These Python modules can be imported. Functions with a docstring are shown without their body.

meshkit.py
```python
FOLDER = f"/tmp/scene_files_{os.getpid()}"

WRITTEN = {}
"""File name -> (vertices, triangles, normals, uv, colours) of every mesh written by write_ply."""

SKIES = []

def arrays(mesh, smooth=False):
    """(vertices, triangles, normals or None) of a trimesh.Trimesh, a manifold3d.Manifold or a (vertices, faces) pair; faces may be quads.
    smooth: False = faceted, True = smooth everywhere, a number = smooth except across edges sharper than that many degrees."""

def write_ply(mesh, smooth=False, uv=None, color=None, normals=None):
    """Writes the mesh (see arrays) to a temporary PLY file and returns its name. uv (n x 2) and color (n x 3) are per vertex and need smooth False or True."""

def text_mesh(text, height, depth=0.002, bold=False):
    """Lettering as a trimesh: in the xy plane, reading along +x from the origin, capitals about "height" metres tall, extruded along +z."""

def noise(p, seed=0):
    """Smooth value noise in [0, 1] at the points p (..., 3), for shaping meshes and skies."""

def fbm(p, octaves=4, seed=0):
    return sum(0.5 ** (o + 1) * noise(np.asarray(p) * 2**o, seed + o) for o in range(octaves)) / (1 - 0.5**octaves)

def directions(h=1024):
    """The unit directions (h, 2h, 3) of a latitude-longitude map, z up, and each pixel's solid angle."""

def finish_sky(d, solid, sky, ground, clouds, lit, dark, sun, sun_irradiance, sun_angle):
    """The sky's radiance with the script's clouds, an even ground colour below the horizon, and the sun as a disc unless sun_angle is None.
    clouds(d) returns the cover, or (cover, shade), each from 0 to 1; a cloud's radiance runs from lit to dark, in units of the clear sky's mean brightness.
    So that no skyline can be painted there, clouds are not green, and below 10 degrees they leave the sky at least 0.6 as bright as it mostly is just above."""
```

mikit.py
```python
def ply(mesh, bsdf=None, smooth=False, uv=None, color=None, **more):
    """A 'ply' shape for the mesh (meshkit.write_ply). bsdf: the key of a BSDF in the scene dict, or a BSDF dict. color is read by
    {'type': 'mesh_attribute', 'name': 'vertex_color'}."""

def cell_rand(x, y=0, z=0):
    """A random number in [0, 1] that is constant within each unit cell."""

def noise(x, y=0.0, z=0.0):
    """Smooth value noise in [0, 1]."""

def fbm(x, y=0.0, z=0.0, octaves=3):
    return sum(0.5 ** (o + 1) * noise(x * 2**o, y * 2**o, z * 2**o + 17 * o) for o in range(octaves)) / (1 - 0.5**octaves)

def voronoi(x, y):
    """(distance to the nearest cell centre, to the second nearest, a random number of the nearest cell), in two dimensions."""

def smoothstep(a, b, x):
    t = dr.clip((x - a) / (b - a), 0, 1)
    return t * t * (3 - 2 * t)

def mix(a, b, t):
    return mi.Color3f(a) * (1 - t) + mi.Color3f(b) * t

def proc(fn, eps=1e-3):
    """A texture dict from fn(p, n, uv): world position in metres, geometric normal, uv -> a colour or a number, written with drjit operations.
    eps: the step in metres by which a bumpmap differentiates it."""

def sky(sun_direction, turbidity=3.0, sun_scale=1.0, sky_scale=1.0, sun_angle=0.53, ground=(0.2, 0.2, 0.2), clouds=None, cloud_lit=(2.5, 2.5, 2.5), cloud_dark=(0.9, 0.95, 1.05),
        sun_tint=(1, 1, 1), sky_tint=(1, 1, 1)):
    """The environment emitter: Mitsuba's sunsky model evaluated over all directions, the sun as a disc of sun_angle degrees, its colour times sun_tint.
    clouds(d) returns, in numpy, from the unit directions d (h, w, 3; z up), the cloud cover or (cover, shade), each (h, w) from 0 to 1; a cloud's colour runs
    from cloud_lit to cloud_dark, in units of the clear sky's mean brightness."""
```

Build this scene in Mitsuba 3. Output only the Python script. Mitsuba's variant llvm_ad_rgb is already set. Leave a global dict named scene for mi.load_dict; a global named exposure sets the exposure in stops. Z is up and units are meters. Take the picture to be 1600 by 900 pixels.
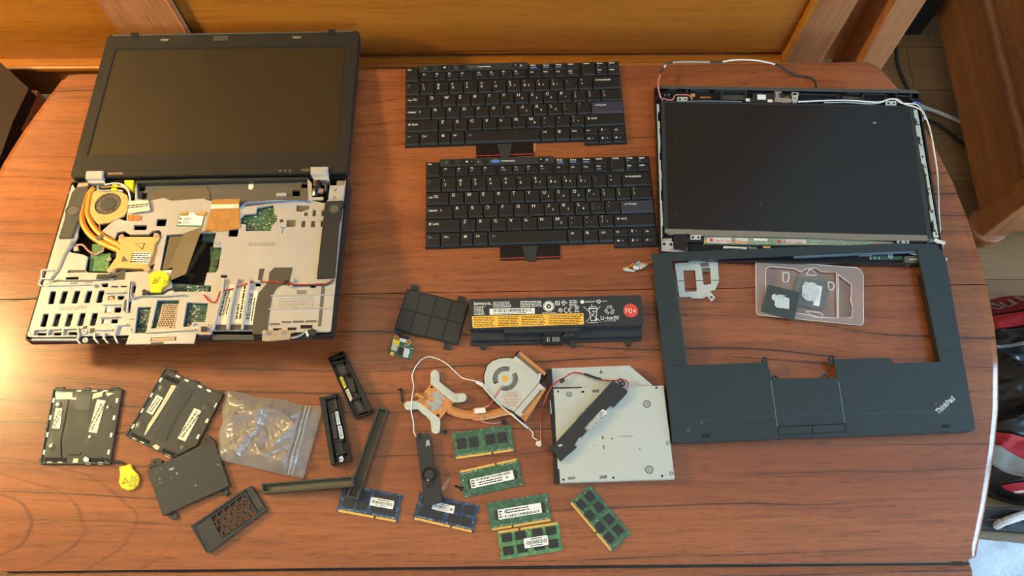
import math, random
import numpy as np, trimesh, mitsuba as mi, drjit as dr
import shapely, shapely.affinity as aff
from shapely.geometry import Polygon, Point, LineString, box as sbox
import meshkit, mikit
from mikit import fbm, noise, smoothstep, mix, cell_rand, proc

scene, labels = {'type': 'scene'}, {}
exposure = 0.6
T4 = mi.ScalarTransform4f

# ------------------------------------------------------------------ camera
CAM_POS, CAM_DIR, CAM_UP = (0.000000,0.000000,1.663627), (0.000000,0.342604,-0.939480), (-0.000684,0.939480,0.342604)
scene['camera'] = {'type': 'perspective', 'fov': 64.8465, 'fov_axis': 'x', 'near_clip': 0.05, 'far_clip': 50.0,
    'to_world': T4().look_at(origin=CAM_POS, target=[a + b for a, b in zip(CAM_POS, CAM_DIR)], up=CAM_UP)}

# ------------------------------------------------------------------ light of the room
LAMP_POS, LAMP_R, LAMP_RGB = (-1.16, 0.42, 1.36), 0.065, (248.0, 196.0, 84.0)     # warm globe lamp to the left
WINDOW_RGB = (4.4, 7.4, 10.6)                                                # daylight behind the sheer blind, right

WINDOW2_RGB = (2.6, 4.6, 6.8)
CEILING_FILL_RGB = (2.0, 1.5, 0.9)                                              # added unseen ceiling light, a warm fill behind the camera

# ------------------------------------------------------------------ helpers (lengths in mm, z = 0 on the table top)
TABLE_H = 750.0
_count = {}

def uniq(key):
    n = _count.get(key, 0); _count[key] = n + 1
    return key if n == 0 else '%s_%03d' % (key, n)

class Frame:
    def __init__(s, o=(0, 0, 0), ex=(1, 0, 0), ey=(0, 1, 0), ez=(0, 0, 1)):
        s.o, s.m = np.array(o, float), np.array([ex, ey, ez], float)
    def __call__(s, v):
        return np.asarray(v, float) @ s.m + s.o

WORLD = Frame()
def pose(x, y, deg, z=0.0):
    c, s = math.cos(math.radians(deg)), math.sin(math.radians(deg))
    return Frame((x, y, z), (c, s, 0), (-s, c, 0), (0, 0, 1))
def sub(fr, x, y, deg=0, z=0.0):
    c, s = math.cos(math.radians(deg)), math.sin(math.radians(deg))
    r = np.array([[c, s, 0], [-s, c, 0], [0, 0, 1]]) @ fr.m
    return Frame(fr([[x, y, z]])[0], *r)

def emit(key, mesh, mat, fr=WORLD, smooth=False, color=None, **more):
    if isinstance(mesh, (list, tuple)):
        mesh = cat(*mesh)
    if color is None and getattr(mesh, 'rgb', None) is not None:
        color = mesh.rgb
    v = fr(mesh.vertices)
    v[:, 2] += TABLE_H
    m = trimesh.Trimesh(v * 0.001, mesh.faces, process=False)
    scene[key] = mikit.ply(m, mat, smooth=smooth, color=color, **more)
    return key

class Thing:
    def __init__(s, name, label, category, group=None, kind=None, fr=WORLD):
        s.key, s.fr = uniq(name), fr
        labels[s.key] = {'label': label, 'category': category}
        if group: labels[s.key]['group'] = group
        if kind: labels[s.key]['kind'] = kind
    def part(s, name, mesh, mat, parent=None, label=None, kind=None, fr=None, **k):
        key = uniq((parent or s.key) + '__' + name)
        emit(key, mesh, mat, fr or s.fr, **k)
        if label or kind:
            labels[key] = {}
            if label: labels[key]['label'] = label
            if kind: labels[key]['kind'] = kind
        return key
    def whole(s, mesh, mat, fr=None, **k):
        emit(s.key, mesh, mat, fr or s.fr, **k)
        return s.key

def single(name, label, category, mesh, mat, group=None, fr=WORLD, **k):
    t = Thing(name, label, category, group, fr=fr); t.whole(mesh, mat, **k); return t
def structure(name, mesh, mat, label=None, fr=WORLD, **k):
    key = uniq(name); emit(key, mesh, mat, fr, **k)
    labels[key] = {'kind': 'structure', 'label': label or name.replace('_', ' '), 'category': name.split('_')[0]}
    return key

def cat(*ms):
    flat = []
    for m in ms:
        flat += list(m) if isinstance(m, (list, tuple)) else [m]
    v, f, c, n, has = [], [], [], 0, any(getattr(m, 'rgb', None) is not None for m in flat)
    for m in flat:
        v.append(np.asarray(m.vertices)); f.append(np.asarray(m.faces) + n); n += len(m.vertices)
        if has: c.append(m.rgb if getattr(m, 'rgb', None) is not None else np.full((len(m.vertices), 3), 0.02))
    out = trimesh.Trimesh(np.vstack(v), np.vstack(f), process=False)
    if has: out.rgb = np.vstack(c)
    return out
def tint(m, rgb):
    if isinstance(m, (list, tuple)): m = cat(*m)
    m.rgb = np.tile(np.asarray(rgb, float), (len(m.vertices), 1)); return m
def lin(*c):
    return [((v / 255) / 12.92 if v < 10 else ((v / 255 + .055) / 1.055) ** 2.4) for v in c]

def raw(v, f): return trimesh.Trimesh(np.asarray(v, float), np.asarray(f), process=False)
def poly(p, holes=()):
    g = p if hasattr(p, 'geom_type') else Polygon(p)
    if not g.is_valid: g = g.buffer(0)
    for h in holes:
        g = g.difference(poly(h))
    return g
def ex(p, z0, z1, holes=()):
    g = poly(p, holes)
    gs = [q for q in getattr(g, 'geoms', [g]) if q.geom_type == 'Polygon' and q.area > 1e-3]
    out = []
    for q in gs:
        m = trimesh.creation.extrude_polygon(q, abs(z1 - z0), engine='earcut')
        m.apply_translation([0, 0, min(z0, z1)]); out.append(raw(m.vertices, m.faces))
    return cat(*out)
def bx(x0, x1, y0, y1, z0, z1):
    m = trimesh.creation.box(bounds=[[min(x0, x1), min(y0, y1), min(z0, z1)], [max(x0, x1), max(y0, y1), max(z0, z1)]])
    return raw(m.vertices, m.faces)
def rr(x0, x1, y0, y1, r):
    r = min(r, abs(x1 - x0) / 2 - .01, abs(y1 - y0) / 2 - .01)
    return sbox(min(x0, x1) + r, min(y0, y1) + r, max(x0, x1) - r, max(y0, y1) - r).buffer(r, 4)
def cyl(x, y, z0, z1, r, n=20, r2=None):
    a = np.linspace(0, 2 * np.pi, n, endpoint=False); r2 = r if r2 is None else r2
    v = [(x + r * math.cos(t), y + r * math.sin(t), z0) for t in a] + [(x + r2 * math.cos(t), y + r2 * math.sin(t), z1) for t in a] + [(x, y, z0), (x, y, z1)]
    f = []
    for i in range(n):
        j = (i + 1) % n
        f += [(i, j, n + j), (i, n + j, n + i), (2 * n, j, i), (2 * n + 1, n + i, n + j)]
    return raw(v, f)
def ring(x, y, z0, z1, r, ri, n=24):
    return ex(Point(x, y).buffer(r, n // 4).difference(Point(x, y).buffer(ri, n // 4)), z0, z1)
def spline(p, n=8):
    p = np.asarray(p, float)
    if len(p) < 3: return p
    q = np.vstack([2 * p[0] - p[1], p, 2 * p[-1] - p[-2]]); out = []
    for i in range(1, len(q) - 2):
        for t in np.linspace(0, 1, n, endpoint=False):
            a, b, c, d = q[i - 1], q[i], q[i + 1], q[i + 2]
            out.append(.5 * ((2 * b) + (c - a) * t + (2 * a - 5 * b + 4 * c - d) * t * t + (3 * b - a - 3 * c + d) * t ** 3))
    return np.array(out + [p[-1]])
def tube(p, r, n=7, k=6, smooth=True):
    p = spline(p, k) if smooth else np.asarray(p, float)
    t = np.gradient(p, axis=0); t /= np.maximum(np.linalg.norm(t, axis=1, keepdims=True), 1e-9)
    up = np.tile([0.05, 0.03, 1.0], (len(p), 1))
    bad = np.abs(t[:, 2]) > .95; up[bad] = [1, 0, 0]
    a = np.cross(up, t); a /= np.linalg.norm(a, axis=1, keepdims=True); b = np.cross(t, a)
    th = np.linspace(0, 2 * np.pi, n, endpoint=False)
    r = np.broadcast_to(r, len(p))
    v = (p[:, None] + r[:, None, None] * (a[:, None] * np.cos(th)[None, :, None] + b[:, None] * np.sin(th)[None, :, None])).reshape(-1, 3)
    f = []
    for i in range(len(p) - 1):
        for j in range(n):
            q = (j + 1) % n
            f += [(i * n + j, i * n + q, (i + 1) * n + q), (i * n + j, (i + 1) * n + q, (i + 1) * n + j)]
    e = (len(p) - 1) * n
    f += [(0, j + 1, j) for j in range(1, n - 1)] + [(e, e + j, e + j + 1) for j in range(1, n - 1)]
    return raw(v, f)
def p3(pts, z):
    return [(x, y, zz) for (x, y), zz in zip(pts, z if hasattr(z, '__len__') else [z] * len(pts))]
_text = {}
def text(s, h, x=0, y=0, z=0, deg=0, bold=False, sx=1.0, d=0.08, center=False):
    k = (s, bold)
    if k not in _text:
        _text[k] = meshkit.text_mesh(s, 1.0, 1.0, bold)
    m = _text[k]; v = np.array(m.vertices) * [h * sx, h, d]
    if center: v[:, 0] -= (v[:, 0].min() + v[:, 0].max()) / 2
    c, n = math.cos(math.radians(deg)), math.sin(math.radians(deg))
    return raw(np.stack([x + v[:, 0] * c - v[:, 1] * n, y + v[:, 0] * n + v[:, 1] * c, z + v[:, 2]], 1), m.faces)
def moved(m, x=0, y=0, z=0, deg=0):
    v = np.array(m.vertices); c, n = math.cos(math.radians(deg)), math.sin(math.radians(deg))
    o = raw(np.stack([x + v[:, 0] * c - v[:, 1] * n, y + v[:, 0] * n + v[:, 1] * c, z + v[:, 2]], 1), m.faces)
    if getattr(m, 'rgb', None) is not None: o.rgb = m.rgb
    return o
def loft(rings, cap=True):
    n = len(rings[0]); v = np.vstack(rings); f = []
    for i in range(len(rings) - 1):
        for j in range(n):
            q = (j + 1) % n
            f += [(i * n + j, i * n + q, (i + 1) * n + q), (i * n + j, (i + 1) * n + q, (i + 1) * n + j)]
    if cap:
        e = (len(rings) - 1) * n
        f += [(0, j + 1, j) for j in range(1, n - 1)] + [(e, e + j, e + j + 1) for j in range(1, n - 1)]
    return raw(v, f)
def cham(p, z0, z1, c=1.0, holes=()):
    """extrusion whose top edge is stepped in by c, so that it catches light like a rounded edge"""
    g = poly(p, holes)
    return cat(ex(g, z0, z1 - c * .6), ex(g.buffer(-c * .35, join_style=2), z1 - c * .6 - .01, z1 - c * .25), ex(g.buffer(-c, join_style=2), z1 - c * .25 - .01, z1))
def wall_ex(p, y0, y1):
    """outline in (x, z) given thickness along y"""
    m = ex(p, 0, y1 - y0); v = np.array(m.vertices)
    return raw(np.stack([v[:, 0], y0 + v[:, 2], v[:, 1]], 1), np.asarray(m.faces)[:, ::-1])
def side_ex(p, x0, x1):
    """outline in (y, z) given thickness along x"""
    m = ex(p, 0, x1 - x0); v = np.array(m.vertices)
    return raw(np.stack([x0 + v[:, 2], v[:, 0], v[:, 1]], 1), m.faces)
def grid(f, us, vs, thick=None):
    """surface f(u, v) -> xyz over the lists us, vs"""
    nu, nv = len(us), len(vs)
    v = np.array([f(a, b) for a in us for b in vs]); q = []
    for i in range(nu - 1):
        for j in range(nv - 1):
            a = i * nv + j
            q += [(a, a + nv, a + nv + 1), (a, a + nv + 1, a + 1)]
    return raw(v, q)

# ------------------------------------------------------------------ materials
def mat(name, rgb, rough=.5, metal=0., spec=.5, **k):
    scene[name] = {'type': 'twosided', 'bsdf': {'type': 'principled', 'base_color': rgb if isinstance(rgb, dict) else {'type': 'rgb', 'value': list(rgb)}, 'roughness': rough if not isinstance(rough, dict) else rough, 'metallic': metal, 'specular': spec, **k}}
    return name
def wood_fn(light, mid, dark, across='y', scale=1.0, band=0.0, seed=0.0, lines=.75):
    def fn(p, n, uv):
        if across == 'y': l, a, h = p.x, p.y, p.z
        elif across == 'x': l, a, h = p.z, p.x, p.y * .3
        elif across == 'yz': l, a, h = p.y, p.z, p.x
        else: l, a, h = p.x, p.z, p.y
        l, a = l * scale + seed, a * scale + h * .7 * scale + seed * .37
        if band:
            b = dr.floor(a / band + .35 * noise(l * .3, seed))
            o = cell_rand(b, 3 + seed)
        else:
            o = mi.Float(0.0)
        l = l + o * 3.7
        w = a + .085 * (fbm(l * 1.5 + o * 9, a * 3.2 + o * 5, 0, 3) - .5) + .0035 * noise(l * 11, a * 30)
        cath = fbm(l * 1.1 + 3, w * 30.0, 1.7 + o, 3)
        fine = noise(l * 30, w * 620.0)
        streak = fbm(l * 9, w * 230.0, 2.0, 2)
        pore = noise(l * 85, a * 1300.0, 5)
        q = w * 31.0 + .9 * noise(l * 1.3 + 7, a * 8)
        lin_ = dr.abs(q - dr.floor(q) - .5)
        patch = smoothstep(.42, .72, fbm(l * 1.7 + 11, a * 9 + o * 3, 3, 2)) * (.35 + .65 * noise(l * 14, a * 60))
        dk = (1 - smoothstep(.0, .045, lin_)) * patch * lines + .22 * (1 - smoothstep(.0, .30, lin_)) * patch * lines
        c = mix(mi.Color3f(*light), mi.Color3f(*mid), smoothstep(.25, .75, .75 * cath + .25 * streak))
        c = mix(c, mi.Color3f(*dark), dr.clip(.20 * smoothstep(.5, .9, fine) + .30 * smoothstep(.62, .9, pore) + .08 * smoothstep(.5, .75, streak) + dk + .16 * (o - .4), 0, 1))
        return c
    return fn
def table_fn(base):
    def fn(p, n, uv):                      # the cathedral figure at one end of the front leaf
        c = base(p, n, uv)
        x, y = (p.x + .70) * .30, (p.y - .058) + .010 * (noise(p.x * 7, p.y * 9) - .5)
        r = dr.sqrt(x * x + y * y) + .006 * fbm(p.x * 12, p.y * 30, 2, 2)
        q = r * 62.0
        l = dr.abs(q - dr.floor(q) - .5)
        m = (1 - smoothstep(.0, .07, l)) * (1 - smoothstep(.085, .125, r)) * (.3 + .7 * noise(p.x * 20, p.y * 60))
        return mix(c, mi.Color3f(.060, .016, .006), dr.clip(.75 * m, 0, 1))
    return fn
M_TABLE = mat('mat_table_wood', proc(table_fn(wood_fn((.315, .095, .031), (.215, .059, .020), (.050, .014, .006), band=.088, lines=1.35))), proc(lambda p, n, uv: dr.select(n.z < .992, .13, .25)), spec=.55, clearcoat=.5, clearcoat_gloss=.85)
M_PANEL = mat('mat_panel_wood', proc(wood_fn((.38, .122, .010), (.31, .094, .007), (.17, .046, .004), 'z', .55, seed=4.1, lines=.10)), .42)
M_FRAMEW = mat('mat_frame_wood', proc(wood_fn((.40, .150, .055), (.31, .110, .040), (.14, .045, .018), 'x', .7, seed=8.2, lines=.2)), .34)
M_CHEST = mat('mat_chest_wood', proc(wood_fn((.47, .18, .052), (.37, .135, .038), (.15, .05, .018), 'x', .8, seed=2.6, lines=.25)), .36)
M_CHESTY = mat('mat_chest_rail_wood', proc(wood_fn((.47, .18, .052), (.37, .135, .038), (.15, .05, .018), 'yz', .8, seed=3.6, lines=.2)), .36)
M_FLOOR = mat('mat_floor_oak', proc(wood_fn((.29, .165, .066), (.23, .125, .048), (.14, .075, .028), 'y', .8, seed=6.4, lines=.3)), .45)
M_FLOOR2 = mat('mat_floor_oak_dark', proc(wood_fn((.255, .138, .055), (.205, .105, .04), (.12, .06, .024), 'y', .8, seed=9.4, lines=.3)), .45)
mat('mat_umber', (.026, .011, .008), .6, spec=.25)
mat('mat_bezel', (.015, .0145, .0125), .5)
mat('mat_dark_wood', (.050, .022, .014), .4)
mat('mat_joint_dark', (.020, .010, .007), .7)
mat('mat_wall', (.55, .50, .42), .9)
mat('mat_ceiling', (.75, .73, .70), .9)
mat('mat_trim', (.62, .58, .52), .5)
mat('mat_black', (.0085, .009, .0095), .42)
mat('mat_black_gloss', (.006, .006, .007), .18)
mat('mat_charcoal', (.022, .024, .026), .48)
mat('mat_soft_black', (.020, .0225, .0245), .55)
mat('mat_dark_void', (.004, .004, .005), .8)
mat('mat_grey_plastic', (.060, .058, .052), .5)
mat('mat_magnesium', proc(lambda p, n, uv: mix(mi.Color3f(.53, .515, .505), mi.Color3f(.47, .455, .445), fbm(p.x * 60, p.y * 60, p.z * 30, 3))), .46, .35)
mat('mat_magnesium_dark', (.16, .155, .145), .45, .5)
mat('mat_steel', (.60, .60, .58), .32, .85)
mat('mat_steel_bright', (.80, .80, .78), .22, .9)
mat('mat_tin', (.57, .60, .55), .42, .45)
mat('mat_paper', (.72, .72, .68), .7)
mat('mat_paper_cream', (.70, .66, .55), .7)
mat('mat_gold', (.83, .50, .13), .32, .6)
mat('mat_copper', (.72, .33, .12), .34, .75)
mat('mat_copper_dull', proc(lambda p, n, uv: mix(mi.Color3f(.62, .27, .095), mi.Color3f(.42, .17, .06), smoothstep(.45, .8, fbm(p.x * 160, p.y * 160, 0, 3)))), .40, .45)
mat('mat_cpu_hazed', (.12, .14, .14), .4)  # chip tone paled to imitate the clear plastic over it
mat('mat_copper_orange', (.80, .36, .06), .36, .45)
mat('mat_fan_gold', (.74, .46, .18), .42, .35)
mat('mat_pcb_green', proc(lambda p, n, uv: mix(mi.Color3f(.036, .098, .058), mi.Color3f(.062, .145, .082), smoothstep(.4, .7, fbm(p.x * 320, p.y * 320, 0, 2)))), .4)
mat('mat_pcb_light', proc(lambda p, n, uv: mix(mi.Color3f(.075, .20, .085), mi.Color3f(.12, .27, .12), smoothstep(.4, .7, fbm(p.x * 380, p.y * 380, 0, 2)))), .4)
mat('mat_pcb_teal', (.030, .095, .085), .4)
mat('mat_pcb_blue', proc(lambda p, n, uv: mix(mi.Color3f(.020, .042, .092), mi.Color3f(.034, .07, .15), smoothstep(.4, .7, fbm(p.x * 350, p.y * 350, 0, 2)))), .38)
mat('mat_chip', (.020, .021, .023), .5)
mat('mat_solder', (.62, .60, .52), .35, .5)
mat('mat_yellow', (.86, .58, .02), .45)
mat('mat_white_wire', (.66, .64, .60), .45)
mat('mat_grey_wire', (.30, .30, .29), .45)
mat('mat_red_wire', (.42, .030, .018), .4)
mat('mat_pink_wire', (.55, .17, .15), .45)
mat('mat_blue_wire', (.07, .17, .45), .45)
mat('mat_kapton', (.50, .255, .075), .36, .3)
mat('mat_tape_brown', (.135, .105, .065), .42)
mat('mat_legend', (.62, .62, .58), .6)
mat('mat_red_print', (.60, .06, .04), .5)
mat('mat_paste', (.30, .32, .33), .6)
def vc(name, rough, **k):
    mat(name, {'type': 'mesh_attribute', 'name': 'vertex_color'}, rough, **k)
vc('mat_print_plastic', .42); vc('mat_print_paper', .65); vc('mat_print_pcb', .4); vc('mat_print_metal', .42, metal=.4)
mat('mat_screen', (.020, .013, .004), .42, spec=.8)
mat('mat_lcd', (.010, .012, .013), .20, spec=.55)
mat('mat_tape_dark', (.075, .068, .055), .40)
scene['mat_clear_film'] = {'type': 'thindielectric', 'int_ior': 1.5}
scene['mat_clear_plastic'] = {'type': 'thindielectric', 'int_ior': 1.55}
mat('mat_palm', (.0165, .027, .030), .46, spec=.5)
mat('mat_palm_gloss', (.030, .036, .042), .22, spec=.7)  # paler palm tone carrying the window light on one inner wall
mat('mat_touchpad', (.024, .029, .033), .40)
mat('mat_strip_tan', (.235, .205, .165), .45, .3)
mat('mat_blue_grey', (.10, .13, .17), .35)
mat('mat_blue_pale', (.48, .58, .66), .35)
mat('mat_foil', (.62, .68, .70), .22, .8)
mat('mat_pcb_pale', proc(lambda p, n, uv: mix(mi.Color3f(.20, .27, .20), mi.Color3f(.28, .36, .27), smoothstep(.4, .7, fbm(p.x * 420, p.y * 420, 0, 2)))), .45)
mat('mat_cpu', (.040, .050, .048), .40)
mat('mat_paste_light', (.50, .54, .55), .5)
scene['mat_tray_clear'] = {'type': 'thindielectric', 'int_ior': 1.5}
_frost = {'type': 'principledthin', 'base_color': {'type': 'rgb', 'value': [.82, .78, .76]}, 'roughness': .25, 'spec_trans': .68, 'diff_trans': .7, 'eta': 1.5}
scene['mat_tray'] = dict(_frost)
scene['mat_tray_rim'] = {'type': 'principledthin', 'base_color': {'type': 'rgb', 'value': [.90, .94, .98]}, 'roughness': .12, 'spec_trans': .30, 'diff_trans': .6, 'eta': 1.6}
mat('mat_lining', (.040, .040, .036), .22, spec=.7)
mat('mat_film_blue', (.022, .026, .034), .38)
mat('mat_film_glare', (.62, .56, .40), .26, .5)
mat('mat_cover', (.023, .026, .030), .58)
mat('mat_rail', (.034, .033, .028), .5)
mat('mat_rail_in', (.085, .078, .058), .5)
mat('mat_grey_dark', (.045, .043, .038), .5)
mat('mat_bag_black', (.012, .014, .013), .25, spec=.6)
mat('mat_nylon', (.010, .0125, .015), .32, spec=.7)
mat('mat_nylon_red', (.46, .022, .034), .55)
mat('mat_nylon_crimson', (.26, .018, .026), .55)
mat('mat_towel', proc(lambda p, n, uv: mix(mi.Color3f(.50, .56, .62), mi.Color3f(.62, .68, .73), noise(p.x * 180, p.y * 180, p.z * 60))), .9)
scene['mat_bag'] = {'type': 'principledthin', 'base_color': {'type': 'rgb', 'value': [.86, .80, .74]}, 'roughness': .20, 'spec_trans': .66, 'diff_trans': .9, 'eta': 2.0}
scene['mat_bag_back'] = {'type': 'principledthin', 'base_color': {'type': 'rgb', 'value': [.80, .74, .68]}, 'roughness': .22, 'spec_trans': .70, 'diff_trans': .8, 'eta': 1.6}
scene['mat_bag_ridge'] = {'type': 'principledthin', 'base_color': {'type': 'rgb', 'value': [.9, .84, .78]}, 'roughness': .12, 'spec_trans': .5, 'diff_trans': .8, 'eta': 1.7}
mat('mat_cone', (.105, .095, .078), .5)
# ------------------------------------------------------------------ the room
HZ = -TABLE_H
fl = structure('floor', bx(-2200, 2500, -2300, 2000, HZ - 60, HZ - 6), 'mat_dark_wood', 'oak laminate floor')
rnd = random.Random(5)
y = -2300
while y < 2000:
    x = -2200 - rnd.random() * 900
    while x < 2500:
        a, b = max(x, -2200), min(x + 1285, 2500)
        if b - a > 60:
            emit(uniq(fl + '__plank'), bx(a + .7, b - .7, y + .7, min(y + 122, 2000) - .7, HZ - 6, HZ), M_FLOOR if rnd.random() < .6 else M_FLOOR2)
        x += 1285
    y += 122
structure('wall_back', bx(-2200, 2500, 2000, 2100, HZ, 1700), 'mat_wall', 'plain back wall')
structure('wall_left', bx(-2300, -2200, -2300, 2000, HZ, 1700), 'mat_wall', 'plain left wall')
FX0, FX1 = 500, 2100
structure('wall_front', cat(bx(-2200, FX0, -2400, -2300, HZ, 1700), bx(FX1, 2500, -2400, -2300, HZ, 1700), bx(FX0, FX1, -2400, -2300, HZ, 250), bx(FX0, FX1, -2400, -2300, 1450, 1700)), 'mat_wall', 'plain wall behind the camera with a window')
WY0, WY1, WZ0, WZ1 = -560, 560, 150, 1500
wr = cat(bx(2500, 2600, -2300, WY0, HZ, 1700), bx(2500, 2600, WY1, 2000, HZ, 1700), bx(2500, 2600, WY0, WY1, HZ, WZ0), bx(2500, 2600, WY0, WY1, WZ1, 1700))
structure('wall_right', wr, 'mat_wall', 'plain right wall with a wide window')
structure('ceiling', bx(-2200, 2500, -2300, 2000, 1700, 1800), 'mat_ceiling', 'white ceiling')
wf = cat(bx(2480, 2590, WY0, WY1, WZ0, WZ0 + 50), bx(2480, 2590, WY0, WY1, WZ1 - 50, WZ1), *[bx(2490, 2585, c - 25, c + 25, WZ0, WZ1) for c in (WY0 + 25, (WY0 + WY1) / 2, WY1 - 25)])
k = structure('window_1', wf, 'mat_trim', 'white window frame')
q = raw([(2575, WY0, WZ0), (2575, WY0, WZ1), (2575, WY1, WZ1), (2575, WY1, WZ0)], [(0, 1, 2), (0, 2, 3)])
emit(k + '__sheer_blind', q, 'mat_paper', emitter={'type': 'area', 'radiance': {'type': 'rgb', 'value': list(WINDOW_RGB)}})
labels[k + '__sheer_blind'] = {'label': 'daylit sheer blind'}

k = structure('window_2', cat(*[bx(FX0, FX1, -2390, -2290, a, b) for a, b in ((250, 300), (1400, 1450))], *[bx(c - 25, c + 25, -2385, -2295, 250, 1450) for c in (FX0 + 25, 1300, FX1 - 25)]), 'mat_trim', 'white window frame behind the camera')
q = raw([(FX0, -2380, 250), (FX0, -2380, 1450), (FX1, -2380, 1450), (FX1, -2380, 250)], [(0, 1, 2), (0, 2, 3)])
emit(k + '__sheer_blind', q, 'mat_paper', emitter={'type': 'area', 'radiance': {'type': 'rgb', 'value': list(WINDOW2_RGB)}})
labels[k + '__sheer_blind'] = {'label': 'daylit sheer blind'}

# globe lamp to the left of the table: it lights the left half warm
lx, ly, lz = LAMP_POS[0] * 1000, LAMP_POS[1] * 1000, LAMP_POS[2] * 1000 - TABLE_H
lamp = Thing('floor_lamp', 'floor lamp with a warm glowing globe beyond the laptop end of the table', 'lamp')
lamp.part('base', cyl(lx, ly, HZ, HZ + 25, 130, 32), 'mat_black')
lamp.part('pole', cyl(lx, ly, HZ + 25, lz - LAMP_R * 1000 + 2, 11, 16), 'mat_black')
g = trimesh.creation.icosphere(3, LAMP_R * 1000); g = raw(g.vertices + [lx, ly, lz], g.faces)
lamp.part('globe', g, 'mat_paper', smooth=True, emitter={'type': 'area', 'radiance': {'type': 'rgb', 'value': list(LAMP_RGB)}})

cl = Thing('added_ceiling_light', 'added unseen ceiling light giving warm fill', 'lamp')  # unseen fixture added to fill the cabinet front with warm light
cl.part('rim', ring(-500, -1600, 1660, 1700, 225, 205, 48), 'mat_trim')
cl.part('diffuser', cyl(-500, -1600, 1664, 1699, 204, 48), 'mat_paper', emitter={'type': 'area', 'radiance': {'type': 'rgb', 'value': list(CEILING_FILL_RGB)}})

# ------------------------------------------------------------------ panelled cabinet behind the table
CF = Frame((0, 60, -76), (1.083 * math.cos(.007), 1.083 * math.sin(.007), 0), (-math.sin(.007), math.cos(.007), 0), (0, 0, 1.083))
cab = Thing('cabinet', 'orange-brown wooden cabinet with raised panels standing behind the table', 'cabinet', fr=CF)
cab.part('body', bx(-1000, 500, 730, 1080, -75, 900), 'mat_dark_wood')
cab.part('plinth', bx(-520, 480, 790, 1060, -618, -75), 'mat_dark_wood')
cab.part('door_panel', cat(bx(-1000, -496, 664, 700, -4, 900)), M_PANEL, label='golden left panel')
cab.part('door_panel', cat(wall_ex([(-408, 2), (369, 2), (369, 900), (-408, 900)], 664, 700), wall_ex([(-392, 14), (360, 14), (352, 900), (-392, 900)], 660, 668)), M_PANEL, label='wide golden panel')
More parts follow.
